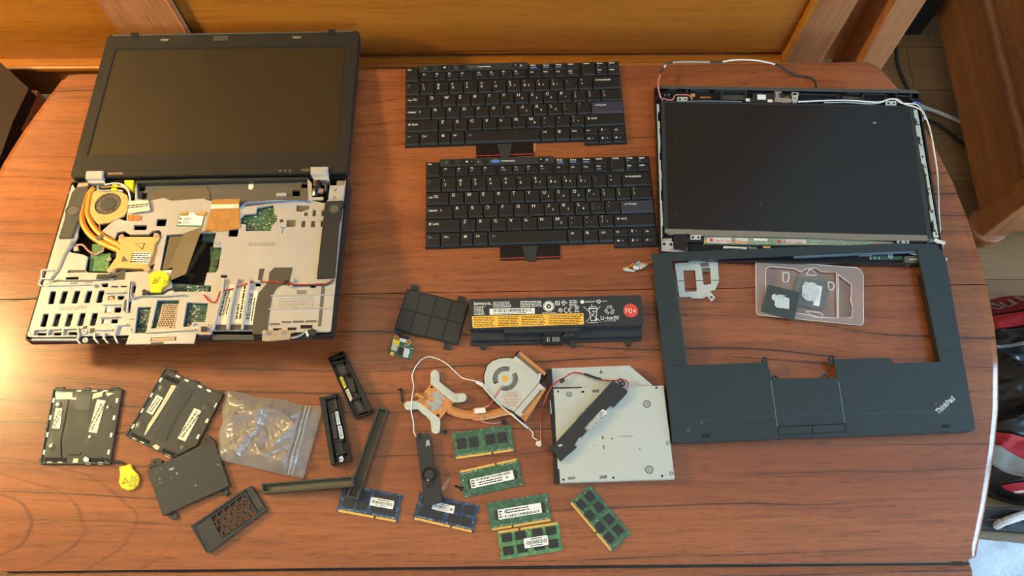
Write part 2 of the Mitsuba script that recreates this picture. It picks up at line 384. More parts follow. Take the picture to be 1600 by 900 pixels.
cab.part('panel_molding', wall_ex(Polygon([(369, -3), (376, -3), (376, 900), (369, 900)]), 652, 690), M_PANEL)
cab.part('stile', cat(wall_ex([(-496, -5), (-412, -5), (-412, 900), (-496, 900)], 655, 700)), M_FRAMEW)
cab.part('stile_molding', tube([(-409, 655, -4), (-409, 655, 900)], 4, 8, smooth=False), M_FRAMEW)
# right stile with a rounded outer edge
prof = [(376, 655), (412, 655), (424, 658), (431, 666), (434, 680), (434, 700), (376, 700)]
cab.part('stile', ex(prof, -75, 900), M_FRAMEW, smooth=40)
cab.part('side_recess', bx(428, 500, 712, 730, -75, 900), M_CHEST)
cab.part('bottom_rail', bx(-1000, 376, 655, 700, -75, -9), M_FRAMEW)
cab.part('ledge_molding', cat(bx(-1000, 376, 646, 664, -9, -4), tube([(-1000, 650, -6.5), (376, 650, -6.5)], 3.5, 8, smooth=False)), M_PANEL)
a, b, c, d = [[(483.4,-103.3),(461.4,194.2)][i] for i in (0, 1)] + [[(513.0,174.3),(525.6,-131.5)][i] for i in (0, 1)]
pv = [(a[0], 650, a[1]), (b[0], 650, b[1]), (c[0], 668, c[1]), (d[0], 668, d[1])]
def lift(p, z):                       # carry the post's edges on down to the floor and up
    (x0, y0, z0), (x1, y1, z1) = p; t = (z - z0) / (z1 - z0); return (x0 + (x1 - x0) * t, y0, z)
l0, l1, r0, r1 = lift(pv[:2], -618), lift(pv[:2], 300), lift(pv[3:1:-1], -618), lift(pv[3:1:-1], 300)
pm = [l0, r0, r1, l1]; pb = [(x, 730, z) for x, y, z in pm]
cab.part('corner_post', raw(pm + pb, [(0, 1, 2), (0, 2, 3), (1, 5, 6), (1, 6, 2), (4, 0, 3), (4, 3, 7), (5, 4, 7), (5, 7, 6), (3, 2, 6), (3, 6, 7), (0, 4, 5), (0, 5, 1)]), M_FRAMEW, label='lighter angled corner post')

# ------------------------------------------------------------------ chest on bun feet at the right
ch = Thing('chest', 'reddish wooden chest on round bun feet beyond the floor cables', 'chest')
X0, Y0 = 1020, 706
ch.part('side_rail', bx(X0 + 6, X0 + 40, Y0 + 56, 1700, -690, -524), M_CHESTY)
ch.part('side_molding', cat(bx(X0 - 4, X0 + 40, Y0 + 56, 1700, -524, -500), tube([(X0, Y0 + 56, -500), (X0, 1700, -500)], 10, 10, smooth=False), bx(X0 + 6, X0 + 40, Y0 + 56, 1700, -500, -462)), M_FRAMEW)
ch.part('side_panel', bx(X0 + 18, X0 + 40, Y0 + 56, 1700, -462, -250), M_CHESTY, label='pinkish lit side panel')
ch.part('corner_post', ex(rr(X0, X0 + 56, Y0, Y0 + 55, 3), -690, -250), M_CHEST)
apr = [(X0 + 56, -690)] + [(X0 + 56 + 40 * i, -690 + 50 * math.sin(min(1, i / 6) * 1.57)) for i in range(1, 14)] + [(1700, -640), (1700, -250), (X0 + 56, -250)]
ch.part('front_apron', wall_ex(apr, Y0 + 8, Y0 + 30), M_CHEST)
ch.part('top', bx(X0 - 12, 1715, Y0 - 12, 1712, -250, -225), M_CHEST)
def lathe(prof, x, y, n=32):
    return loft([np.array([(x + r * math.cos(t), y + r * math.sin(t), z) for t in np.linspace(0, 2 * np.pi, n, endpoint=False)]) for r, z in prof])
for fx, fy in ((X0 + 20, Y0 + 26), (X0 + 20, 1660), (1660, Y0 + 26), (1660, 1660)):
    ch.part('bun_foot', lathe([(22, HZ), (32, HZ + 6), (37, HZ + 18), (36, HZ + 30), (30, HZ + 40), (28, HZ + 44), (40, HZ + 47), (43, HZ + 52), (40, HZ + 58), (34, HZ + 60)], fx, fy), M_FRAMEW, smooth=40)

# dark cabinet corner at the left, with its post
dk = Thing('side_cabinet', 'dark brown wooden side cabinet beside the laptop end of the table', 'cabinet')
dk.part('top', ex(Polygon([(-754.7,712.8),(-722.0,688.1),(-672.5,644.8),(-683.4,591.5),(-691.9,503.2),(-705.0,456.3),(-886.9,446.9),(-1004.6,727.9)]).intersection(sbox(-1100, -500, 0, 690)), -65, -45), 'mat_umber')
dk.part('body', ex(Polygon([(-753.2,706.3),(-724.4,682.7),(-676.5,642.7),(-686.9,591.5),(-695.3,503.2),(-710.9,463.7),(-881.2,456.1),(-992.3,717.0)]).intersection(sbox(-1095, -500, 0, 685)), HZ, -65), 'mat_umber')
dk.part('post', ex([(-687.0,656.2),(-674.1,655.1),(-674.0,619.4),(-681.9,588.5),(-694.1,603.9)], HZ, -66), M_FRAMEW, label='lighter brown post')
single('pale_stand_in', 'pale stand-in block on the floor between the side cabinet and the table', 'crate', ex([(-902.1,877.9),(-853.4,878.0),(-857.3,835.6),(-889.1,849.6)], HZ, -400), 'mat_trim')  # stand-in block for a pale thing taken for baseboard

# ------------------------------------------------------------------ table
def table_outline(inset):
    right = [(479, 657), (489, 654), (499, 645), (518, 612), (543, 549), (562, 480), (572, 420), (576.5, 365), (577, 320), (576, 285), (571, 240), (560, 186), (546, 140), (524, 79), (500.5, 21.5)]
    left = [(-560, 10), (-590, 85), (-615, 150), (-636, 215), (-652, 280), (-662, 340), (-666, 400), (-663, 450), (-656, 500), (-641, 545), (-621, 592), (-604, 629), (-598, 634.5), (-588, 636.5)]
    p = np.array(left + right)
    g = Polygon(p).buffer(-inset, join_style=1) if inset else Polygon(p)
    c = np.array([-45.0, 330.0]); out = []
    for t in np.linspace(0, 2 * np.pi, 360, endpoint=False):
        h = g.exterior.intersection(LineString([c, c + 1500 * np.array([math.cos(t), math.sin(t)])]))
        h = h if h.geom_type == 'Point' else h.geoms[0]; out.append((h.x, h.y))
        p0 = np.array(out)
    return p0
def bevel_ring(i, z, p0=table_outline(0)):
    d = np.roll(p0, -1, 0) - np.roll(p0, 1, 0); nx = d[:, 1] / np.maximum(np.linalg.norm(d, axis=1), 1e-9)
    return np.c_[p0[:, 0] - i * nx, p0[:, 1], np.full(len(p0), z)]
import manifold3d as m3
levels = [(5, -24), (1.5, -22), (0, -18), (0, -8.5), (.7, -5), (2.2, -3.2), (9.4, -.35), (11.2, 0)]
body = loft([bevel_ring(i, z) for i, z in levels])
man = m3.Manifold(m3.Mesh(np.asarray(body.vertices, np.float32), np.asarray(body.faces, np.uint32)))
if man.volume() < 0:
    man = m3.Manifold(m3.Mesh(np.asarray(body.vertices, np.float32), np.asarray(body.faces[:, ::-1], np.uint32)))
nrm = np.array([-math.sin(math.radians(.984)), math.cos(math.radians(.984)), 0]); off = float(nrm @ np.array([0, 328.6, 0]))
def half(n, o):
    mm = man.trim_by_plane(tuple(n), o).to_mesh(); return raw(mm.vert_properties[:, :3], mm.tri_verts)
tab = Thing('table', 'reddish cherry-wood drop-leaf table with bowed ends', 'table')
tab.part('leaf', half(nrm, off + .45), M_TABLE, smooth=30)
tab.part('leaf', half(-nrm, -(off - .45)), M_TABLE, smooth=30)
lf = pose(-22, 14.5, .5)
tab.part('joint_strip', bx(-520, 516, -1.5, 1.2, -20, -5), 'mat_joint_dark', fr=lf)
dl = [np.array([(x, yy, zz) for yy, zz in [(-2, -5), (-7, -3.5), (-15, -5), (-21, -10), (-24, -18), (-24, -260), (-5, -260), (-5, -20), (-2, -12)]]) for x in (-536, 516)]
tab.part('drop_leaf', loft(dl), M_TABLE, fr=lf, smooth=30)
tab.part('apron', cat(bx(-480, 400, 80, 100, -110, -24), bx(-480, 400, 560, 580, -110, -24), bx(-480, -460, 100, 560, -110, -24), bx(380, 400, 100, 560, -110, -24)), M_TABLE)
for x in (-470, 390):
    for yy in (90, 570):
        tab.part('leg', lathe([(20, HZ), (24, HZ + 60), (18, HZ + 90), (30, HZ + 350), (22, -160), (32, -150), (32, -24)], x, yy, 20), M_TABLE, smooth=40)
# ------------------------------------------------------------------ print on labels
INK, WHITE = (.025, .025, .025), (.74, .74, .70)
def words(x0, x1, y0, y1, n, seed, z, rgb=INK, fill=.8, d=.06):
    """n lines of unreadably small print between y0 and y1"""
    r = random.Random(seed); out = []; p = (y1 - y0) / n
    for i in range(n):
        x = x0; a, b = y1 - p * (i + .72), y1 - p * (i + .22)
        end = x0 + (x1 - x0) * (fill + (1 - fill) * r.random())
        while x < end - .2:
            w = min(end - x, p * (.35 + 1.5 * r.random())); out.append(bx(x, x + w, a, b, z, z + d)); x += w + p * .28
    return tint(out, rgb)
def barcode(x0, x1, y0, y1, seed, z, rgb=INK, step=.45, d=.06):
    r = random.Random(seed); out = []; x = x0
    while x < x1:
        w = step * r.choice([.5, .5, 1, 1.5]); out.append(bx(x, min(x + w, x1), y0, y1, z, z + d)); x += w + step * r.choice([.6, .9, 1.3])
    return tint(out, rgb)
def card(p, z0, z1, rgb=WHITE):
    return tint(ex(p, z0, z1), rgb)

# ------------------------------------------------------------------ the two loose keyboards
KEY = (.0085, .009, .0095)
def keycap(x0, x1, y0, y1, rgb=KEY, z=2.0, low=False):
    g = .28; s = (1.7, 1.7, .9, 2.9) if not low else (1.2, 1.2, .8, 1.8)     # plateau inset left, right, rear, front
    def rect(l, r, b, f, z):
        return np.array([(x0 + l, -y0 - b, z), (x1 - r, -y0 - b, z), (x1 - r, -y1 + f, z), (x0 + l, -y1 + f, z)])[::-1]
    ztop = z + (3.4 if not low else 2.8)
    R = [rect(g, g, g, g, z), rect(g + .05, g + .05, g + .05, g + .1, z + 1.5), rect(g + .5, g + .5, g + .3, g + .9, z + 2.3 if not low else z + 1.9),
         rect(s[0] * .8, s[1] * .8, s[2] * .8, s[3] * .85, ztop - .25), rect(s[0], s[1], s[2], s[3], ztop)]
    return tint(loft(R), rgb), ztop
LG, BL = (.74, .74, .66), (.20, .34, .80)
def legend_mesh(items, x0, y0, z):
    out = []
    for t, dx, dy, h, c in items:
        if t == 'WIN':
            m = [ex([(dx + a, -dy + b), (dx + a + 1.5, -dy + b + .25), (dx + a + 1.3, -dy + b + 1.5), (dx + a - .2, -dy + b + 1.25)], 0, .08) for a in (0, 1.9) for b in (0, 1.7)]
            m = moved(cat(*m), x0, -y0, z)
        elif t == 'MENU':
            m = moved(cat(ex(sbox(dx, -dy, dx + 3, -dy + 3.4).difference(sbox(dx + .4, -dy + .4, dx + 2.6, -dy + 3)), 0, .08), *[bx(dx + .8, dx + 2.3, -dy + .8 + .75 * i, -dy + 1.15 + .75 * i, 0, .08) for i in range(3)]), x0, -y0, z)
        elif t == 'TAB':
            m = []
            for yy, s in ((1.5, 1), (-.7, -1)):
                xa, xb = (dx, dx + 5)
                m += [bx(xa, xb, -dy + yy, -dy + yy + .35, 0, .08), bx((xa if s > 0 else xb) - .15, (xa if s > 0 else xb) + .15, -dy + yy - .6, -dy + yy + .95, 0, .08)]
                tip = xa + .3 if s > 0 else xb - .3
                m.append(ex([(tip, -dy + yy + .17), (tip + 1.6 * s, -dy + yy + 1.0), (tip + 1.6 * s, -dy + yy - .65)], 0, .08))
            m = moved(cat(*m), x0, -y0, z)
        elif t in ('UP', 'LEFT', 'RIGHT', 'DOWN', 'SHIFT', 'ENTER'):
            if t == 'SHIFT': g = [(0, 0), (1.5, 1.5), (3, 0), (2.1, 0), (2.1, -1.4), (.9, -1.4), (.9, 0)]; g = Polygon(g).difference(Polygon(g).buffer(-.38, join_style=2))
            elif t == 'ENTER': g = Polygon([(0, 0), (1.3, .9), (1.3, .25), (4, .25), (4, 1.5), (4.5, 1.5), (4.5, -.25), (1.3, -.25), (1.3, -.9)])
            else:
                g = Polygon([(-1.5, 0), (0, 1.1), (0, .3), (1.5, .3), (1.5, -.3), (0, -.3), (0, -1.1)])
                g = aff.translate(aff.rotate(g, {'LEFT': 0, 'DOWN': 90, 'RIGHT': 180, 'UP': 270}[t], origin=(0, 0)), 1.5, .6)
            m = moved(ex(aff.scale(g, 1.25, 1.25, origin=(0, 0)), 0, .08), x0 + dx - (.8 if t == 'SHIFT' else 0), -y0 - dy, z)
        elif t == 'BOX':
            m = moved(cat(ex(sbox(0, 0, 3.2, 1.6).difference(sbox(.35, .35, 2.85, 1.25)), 0, .08)), x0 + dx, -y0 - dy, z)
        elif t == 'PAGE':
            m = moved(ex(Polygon([(0, 0), (0, 1.9), (2.8, 1.9), (3.8, .95), (2.8, 0)]).difference(Polygon([(.4, .4), (.4, 1.5), (2.6, 1.5), (3.2, .95), (2.6, .4)])), 0, .08), x0 + dx, -y0 - dy, z)
        else:
            m = text(t, h, x0 + dx, -y0 - dy, z, bold=h < 2.4)
        out.append(tint(m, c))
    return out
def num(a, b, c=None):
    r = [(a, 3.4, 4.6, 2.9, LG), (b, 3.6, 10.2, 3.5, LG)]
    if c: r.append((c, 9.4, 10.2, 2.2, LG))
    return r
def let(a, c=None):
    return [(a, 3.4, 6.2, 4.3, LG)] + ([(c, 9.4, 10.6, 2.3, LG)] if c else [])
def sm(*l, h=2.0):
    return [(t, 2.2, 3.5 + 3.3 * i, h, BL if i else LG) for i, t in enumerate(l)]
KEYS = []
def row(y0, y1, *ks):
    for x0, x1, lg in ks: KEYS.append((x0, x1, y0, y1, lg))
row(1.2, 22, (0, 16.6, [('Esc', 2.4, 3.8, 2.1, LG)]))
row(8.6, 21.2, *[(a, b, sm(*t)) for a, b, t in ((20.5, 37, ('F1',)), (37.4, 53.6, ('F2', 'A')), (54, 70.6, ('F3', 'o=')), (71, 88, ('F4', 'z')), (92.9, 109.4, ('F5', '((•))')), (109.7, 125.6, ('F6', 'o=o')), (125.9, 142.2, ('F7', 'o:')), (142.5, 160, ('F8', '=o=')))])
row(.4, 10.6, *[(a, b, sm(*t)) for a, b, t in ((164, 180.4, ('PrtSc', 'SysRq')), (181, 196.9, ('ScrLk', 'NmLk')), (197.6, 213.4, ('Pause', 'Break')), (214, 229.8, ('Insert',)), (252.8, 268, ('Home', 'o+')), (268.6, 283.6, ('PgUp', 'o')))])
row(11.0, 21.6, *[(a, b, sm(*t)) for a, b, t in ((164, 180.4, ('F9',)), (181, 196.9, ('F10',)), (197.6, 213.4, ('F11',)), (214, 229.8, ('F12', '=oo')), (252.8, 268, ('End', 'o-')), (268.6, 283.6, ('PgDn',)))])
row(.4, 21.6, (234.8, 252.2, [('Delete', 2.0, 3.6, 1.9, LG)]))
row(24.8, 43.6, *[(19 * i, 19 * i + 19, num(*t)) for i, t in enumerate([('~', '`'), ('!', '1'), ('\x40', '2'), ('#', '3'), ('$', '4'), ('%', '5'), ('^', '6'), ('&', '7', '7'), ('*', '8', '8'), ('(', '9', '9'), (')', '0', '/'), ('_', '-'), ('+', '=')])],
    (247, 284, [('LEFT', 4, 5.4, 1, LG), ('Backspace', 8.4, 5.6, 2.2, LG)]))
row(44.2, 62.2, (0, 28.5, [('Tab', 2.6, 8.0, 2.4, LG), ('TAB', 10, 6.4, 1, LG)]), *[(28.5 + 19 * i, 47.5 + 19 * i, let(*t)) for i, t in enumerate([('Q',), ('W',), ('E',), ('R',), ('T',), ('Y',), ('U', '4'), ('I', '5'), ('O', '6'), ('P', '*')])],
    (218.5, 237.5, num('{', '[')), (237.5, 256.5, num('}', ']')), (256.5, 284, num('|', '\\')))
row(62.6, 80.8, (0, 33.25, [('CapsLk', 2.6, 7.6, 2.3, LG), ('A', 17.5, 7.6, 2.4, LG)]), *[(33.25 + 19 * i, 52.25 + 19 * i, let(*t)) for i, t in enumerate([('A',), ('S',), ('D',), ('F',), ('G',), ('H',), ('J', '1'), ('K', '2'), ('L', '3')])],
    (204.25, 223.25, num(':', ';', '-')), (223.25, 242.25, num('"', "'")), (242.25, 284, [('ENTER', 5, 5.4, 1, LG), ('Enter', 11.5, 6.6, 2.6, LG)]))
row(81.2, 99.2, (0, 42.75, [('SHIFT', 4, 6.4, 1, LG), ('Shift', 8.2, 7.8, 2.6, LG)]), *[(42.75 + 19 * i, 61.75 + 19 * i, let(*t)) for i, t in enumerate([('Z',), ('X',), ('C',), ('V',), ('B',), ('N',), ('M', '0')])],
    (175.75, 194.75, num('<', ',')), (194.75, 213.75, num('>', '.', '.')), (213.75, 232.75, num('?', '/', '+')), (232.75, 284, [('SHIFT', 4, 6.4, 1, LG), ('Shift', 8.2, 7.8, 2.6, LG)]))
row(99.6, 118, (0, 18, [('Fn', 3.2, 7.2, 2.6, BL)]), (18.2, 42, [('Ctrl', 3.4, 7.2, 2.6, LG)]), (42.2, 58, [('WIN', 4.6, 7.6, 1, LG)]), (58.2, 76.4, [('Alt', 3.4, 7, 2.5, LG)]), (76.6, 174, [('BOX', 5, 7.6, 1, BL)]),
    (174.3, 193, [('Alt', 3.4, 7, 2.5, LG)]), (193.2, 211.8, [('MENU', 3.6, 7.6, 1, LG)]), (212, 230.6, [('Ctrl', 3.4, 7, 2.5, LG)]))
row(99.6, 111.4, (231.2, 248.6, [('PAGE', 3, 6.6, 1, LG)]), (248.9, 266.3, [('UP', 3, 5.6, 1, LG), ('o', 9, 5.6, 1.6, BL)]), (266.6, 284.4, [('PAGE', 4, 6.6, 1, LG)]))
row(111.7, 124.2, (231.2, 248.6, [('LEFT', 3, 6, 1, LG), ('I<', 8.6, 6, 1.6, BL)]), (248.9, 266.3, [('DOWN', 3, 6, 1, LG), ('>II', 8.4, 6, 1.6, BL)]), (266.6, 284.4, [('RIGHT', 3, 6, 1, LG), ('>I', 8.6, 6, 1.6, BL)]))
ENTER_RGB = (.030, .031, .046)
def keyboard(fr, label, blue, copper):
    t = Thing('keyboard', label, 'keyboard', 'loose laptop keyboards', fr=fr)
    out = [(-.6, .4), (17, .4), (17, 4), (163, 4), (163, .8), (284.6, .8), (285, -125), (230.6, -125), (230.6, -119), (-.6, -119)]
    t.part('base_plate', ex(out, 0, 2.0), 'mat_black')
    for x0, x1, y0, y1, lg in KEYS:
        low = y1 - y0 < 14
        c, zt = keycap(x0, x1, y0, y1, ENTER_RGB if x0 == 242.25 else KEY, low=low)
        t.part('key', cat(c, *legend_mesh(lg, x0, y0, zt + .01)), 'mat_print_plastic')
    # strip with the round buttons above F1 to F8
    st = t.part('button_strip', cham(rr(17.6, 162.6, -7.6, 3.4, 3), 2, 4.6, .8), 'mat_charcoal')
    for nm, x, w in (('mute_button', 33, 8), ('volume_button', 52, 20), ('microphone_button', 74.5, 8), ('power_button', 146, 9)):
        t.part(nm, cham(rr(x - w / 2, x + w / 2, -5.6, 1.6, 3.5), 4.6, 5.6, .8), 'mat_black', parent=st)
    if blue:
        t.part('help_button', cham(aff.scale(aff.translate(Point(0, 0).buffer(1, 8), 88, -2), 6, 2.4), 4.6, 5.2, .5), 'mat_blue_wire', parent=st, label='blue oval help button')
    else:
        t.part('help_button', cham(aff.scale(aff.translate(Point(0, 0).buffer(1, 8), 88, -2), 6, 2.2), 4.6, 5.2, .5), 'mat_grey_plastic', parent=st, label='grey oval help button')
    pr = [text('ThinkVantage', 2.0, 95, -2.9, 4.62, bold=True), text('-', 2, 44.5, -2.9, 5.63), text('+', 2, 57, -2.9, 5.63), text('x', 2.2, 66, -2.6, 4.62, bold=True), text('<', 2.2, 24.5, -2.9, 4.62, bold=True), ex([(50, -2.6), (50, -1.2), (51.4, -1.2), (53, -.2), (53, -3.6), (51.4, -2.6)], 5.6, 5.7),
          cyl(146, -1.6, 5.6, 5.7, .9, 10), ring(153.5, -2, 4.6, 4.7, 1.3, .7, 12)]
    t.part('strip_print', cat(*pr), 'mat_legend', parent=st)
    for x0, x1, y in ((90.5, 164, 0),):
        fl = t.part('ribbon_flap', cat(bx(x0, x1, -137, -118.5, .2, 1.6), bx(x0, x1, -121, -118, .2, 2.6)), 'mat_black_gloss')
        t.part('orange_line', bx(x0 + .8, x1 - .8, -135, -134.2, 1.6, 1.75), 'mat_red_print', parent=fl)
        t.part('connector_cover', cat(cham([(117.5, -119.5), (137, -119.5), (133, -139), (122, -139)], 1.6, 3.4, .8), *[bx(119 + 2 * i, 120 + 2 * i, -122.4, -121.4, 3.4, 3.7) for i in range(9)]), 'mat_charcoal', parent=fl)
    if copper:
        t.part('copper_tab', cat(bx(164, 168, -131, -118.5, .3, 1.2)), 'mat_copper', label='short copper tab beside the flap')
    tp = t.part('pointing_stick_well', cat(ring(126.2, -81.4, 4.9, 5.75, 4.2, 3.2, 20), cyl(126.2, -81.4, 4.9, 5.6, 3.2, 20)), 'mat_dark_void')
    t.part('pointing_stick', cyl(126.2, -82, 5.6, 6.4, 1.6, 12), 'mat_charcoal', parent=tp)
    return t
keyboard(sub(pose(2.7, 587.2, 2.37), -142, 62.2), 'loose black laptop keyboard closest to the cabinet, with a copper tab beside its flap', False, True)
keyboard(sub(pose(34.75, 444.9, 1.89), -142, 62.2), 'loose black laptop keyboard with a blue oval button above its function keys', True, False)
# ------------------------------------------------------------------ memory modules
def dimm(p, kind, label, side='b', key=.63, chips=(), lab=None, black=None, seed=0, lift=0.0, csize=(9.6, 11.5), tilt=None):
    x, y, a = p
    fr = pose(x, y, a, lift) if tilt is None else tilt
    W, H = 67.6, 30.0
    t = Thing('memory_module', label, 'memory module', 'laptop memory modules', fr=fr)
    X = lambda f: -W / 2 + f * W
    Y = lambda f: H / 2 - f * H
    s = 1 if side == 't' else -1
    g = sbox(-W / 2, -H / 2, W / 2, H / 2)
    yn = -s * 4.5
    for sx in (-1, 1): g = g.difference(Point(sx * W / 2, yn + 0).buffer(1.9, 5))
    g = g.difference(sbox(X(key) - .8, s * H / 2 - 3.6, X(key) + .8, s * H / 2 + 3.6))
    t.part('circuit_board', ex(g, .4, 1.6), 'mat_pcb_' + kind)
    ya, yb = (H / 2 - 2.7, H / 2 - .15) if side == 't' else (-H / 2 + .15, -H / 2 + 2.7)
    for u0, u1 in ((X(0) + 1.6, X(key) - 1.1), (X(key) + 1.1, X(1) - 1.6)):
        t.part('gold_contacts', bx(u0, u1, ya, yb, 1.6, 1.72), 'mat_gold', label='row of gold edge contacts')
    r = random.Random(seed)
    for fx, fy in chips:
        t.part('chip', cat(bx(X(fx) - csize[0] / 2, X(fx) + csize[0] / 2, Y(fy) - csize[1] / 2, Y(fy) + csize[1] / 2, 1.6, 2.6), bx(X(fx) - csize[0] / 2 - .4, X(fx) + csize[0] / 2 + .4, Y(fy) - csize[1] * .42, Y(fy) + csize[1] * .42, 1.6, 1.8)), 'mat_chip')
    pads = [bx(u + j * 1.5, u + j * 1.5 + .9, (yb + .9 if side == 'b' else ya - 1.6), (yb + 1.6 if side == 'b' else ya - .9), 1.6, 1.85) for u in (X(.06), X(.15), X(.24), X(.70), X(.79), X(.88)) for j in range(3)]
    for i in range(40):                                                    # tiny resistors and capacitors
        px, py = X(.05 + .9 * r.random()), (yb + 1.2 if side == 'b' else ya - 1.6) + r.random() * .5
        if i % 3 == 0: px, py = X(r.choice([.045, .5, .955]) + .01 * r.random()), Y(.15 + .6 * r.random())
        if i % 5 == 4: py = -s * (H / 2 - 1.1)
        pads.append(bx(px - .42, px + .42, py - .34, py + .34, 1.6, 1.95))
    t.part('solder_pads', cat(*pads), 'mat_solder', kind='stuff')
    if black: t.part('chip', bx(X(black[0]), X(black[1]), Y(black[3]), Y(black[2]), 1.6, 2.5), 'mat_chip')
    if lab:
        f0, f1, f2, f3, style = lab
        x0, x1, y0, y1 = X(f0), X(f1), Y(f3), Y(f2); z = 2.62
        m = [card(rr(x0, x1, y0, y1, .9), z, z + .1)]
        h, w = y1 - y0, x1 - x0
        if style == 'bar':
            m += [barcode(x0 + .09 * w, x1 - .06 * w, y0 + .30 * h, y0 + .68 * h, seed, z + .1), words(x0 + .3 * w, x1 - .15 * w, y0 + .72 * h, y0 + .94 * h, 1, seed, z + .1), words(x0 + .25 * w, x0 + .8 * w, y0 + .08 * h, y0 + .25 * h, 1, seed + 1, z + .1)]
        else:
            ba, bb = ((.66, .92) if style == 'up' else (.08, .34))
            m += [barcode(x0 + .12 * w, x1 - .05 * w, y0 + ba * h, y0 + bb * h, seed, z + .1, step=.6), words(x0 + .18 * w, x0 + .74 * w, y0 + (.10 if style == 'up' else .44) * h, y0 + (.58 if style == 'up' else .92) * h, 2, seed, z + .1, fill=.95)]
            cx = x0 + (.84 if style == 'up' else .18) * w
            m += [tint(cyl(cx, y0 + (.36 if style == 'up' else .66) * h, z + .1, z + .16, .14 * h, 14), (.10, .28, .42)), words(x0 + .02 * w, x0 + .10 * w, y0 + .1 * h, y0 + .9 * h, 3, seed + 3, z + .1)]
        t.part('label', cat(*m), 'mat_print_paper', label='white printed label')
    return t
row4 = [(.145, .45), (.345, .455), (.63, .455), (.825, .455)]
grid8 = [(fx, fy) for fx in (.14, .365, .64, .86) for fy in (.27, .72)]
dimm((-32.4,148.1,8.04), 'green', 'green memory module with four bare black chips under the heat pipe of the copper cooler', 'b', .63, [(.145, .45), (.345, .45), (.625, .44), (.825, .43)], seed=1)
dimm((-23.3,108.5,12.20), 'green', 'green memory module with white label whose gold contacts point at the four-chip module', 't', .625, lab=(.155, .875, .40, .735, 'up'), black=(.12, .925, .41, .735), seed=2)
dimm((8.1,71.9,9.09), 'green', 'green memory module with white label, its gold edge meeting the lowest module', 'b', .36, lab=(.155, .865, .30, .66, 'dn'), black=(.115, .92, .31, .66), seed=3)
dimm((19.5,41.9,8.45), 'light', 'light green memory module with eight chips and barcode label, lowest on the table', 't', .36, grid8, lab=(.40, .79, .40, .74, 'bar'), seed=4, csize=(10.6, 8.8))
dimm((96.3,65.7,-50.00), 'green', 'green memory module lying diagonally on its own below the optical drive', 'b', .63, [(fx, fy) for fx in (.145, .36, .61, .82) for fy in (.28, .72)], seed=5, csize=(9.4, 8.6))
fx_, fy_, fa_ = -155.9, 81.06, -9.9
dimm((fx_, fy_, fa_), 'blue', 'blue memory module under the end of the upright black rail', 'b', .63, [(fx, fy) for fx in (.155, .375, .635, .845) for fy in (.25, .62)], lab=(.50, .89, .27, .57, 'bar'), seed=6, csize=(11, 8.6))
dimm((-71.9, 71.46, -12.4), 'blue', 'blue memory module under the lower end of the round black speaker', 'b', .63, [(fx, fy) for fx in (.155, .37, .635, .845) for fy in (.25, .66)], lab=(.26, .62, .22, .50, 'bar'), seed=7, csize=(10.6, 8.8))
# ------------------------------------------------------------------ opened laptop without palm rest
_b, _l = ((-542.612314,462.757294,26.403714),(0.999834,0.017645,0.004568),(-0.016811,0.989586,-0.142960),(-0.007043,0.142860,0.989718)), ((-542.674110,465.307904,30.076666),(0.999834,0.017645,0.004568),(-0.017097,0.994786,-0.100538),(-0.006318,0.100443,0.994923))
BFR, LFR = Frame(*_b), Frame(*_l)
lap = Thing('laptop', 'opened black laptop with dark screen, its silver inner frame laid bare', 'laptop', fr=BFR)
P = lap.part
# lid: shell, bezel, screen
lw, ll = 340.5, 229.9
lid = P('lid', cat(ex(rr(0, lw, 0, ll, 5), -11, -1.2), ex(rr(1, lw - 1, 1, ll - 1, 5), -11.6, -.6)), 'mat_black', fr=LFR)
scr = Polygon([(15.9,204.3),(323.3,203.1),(326.8,31.1),(14.7,32.8)])
P('bezel', cham(rr(.4, lw - .4, .4, ll - .4, 5), -1.2, 1.2, .9, [scr]), 'mat_bezel', parent=lid, fr=LFR)
P('top_rim', tube([(8, ll - 1.6, -.6), (lw - 8, ll - 1.6, -.6)], 2.2, 10, smooth=False), 'mat_grey_plastic', parent=lid, fr=LFR)
P('screen', ex(scr.buffer(1), -.9, -.2), 'mat_screen', parent=lid, fr=LFR)
P('screen_gap', ex(scr.buffer(.6).difference(scr.buffer(-1.1)), -.2, .15), 'mat_dark_void', parent=lid, fr=LFR)
for q in ([(31.3,231.4),(41.8,231.2),(42.8,221.0),(34.8,222.3)], [(297.9,231.2),(307.4,231.0),(307.4,220.8),(300.5,220.9)]):
    P('latch_hook', ex(q, 1.0, 2.4), 'mat_dark_void', parent=lid, fr=LFR)
P('camera_slot', ex([(144.8,224.4),(163.9,224.0),(164.1,216.1),(144.4,215.4)], 1.0, 1.5), 'mat_grey_plastic', parent=lid, fr=LFR)
for q in ([(73.9,220.3),(84.3,220.1),(84.0,216.7),(74.5,216.9)], [(250.5,220.9),(262.6,220.6),(262.0,217.3),(251.7,217.5)]):
    P('catch_plate', ex(q, 1.0, 1.5), 'mat_steel', parent=lid, fr=LFR)
for q in ([(119.9,215.4)], [(189.2,214.4)], [(323.0,219.3)]):
    P('bezel_screw', cyl(q[0][0], q[0][1], 1.1, 1.6, 1.0, 10), 'mat_dark_void', parent=lid, fr=LFR)
q = [(45.7,3.6),(282.9,3.8),(257.7,3.7)]
P('lettering', text('lenovo', 3.4, q[0][0], q[0][1], 1.22, bold=True, sx=1.25), 'mat_steel_bright', parent=lid, fr=LFR)
P('lettering', text('T420', 2.9, q[1][0], q[1][1], 1.22, bold=True), 'mat_steel_bright', parent=lid, fr=LFR)
P('status_icons', cat(*[ring(q[2][0] + 6 * i, q[2][1] + 1, 1.2, 1.3, 1.1, .6, 10) for i in range(3)]), 'mat_grey_wire', parent=lid, fr=LFR)
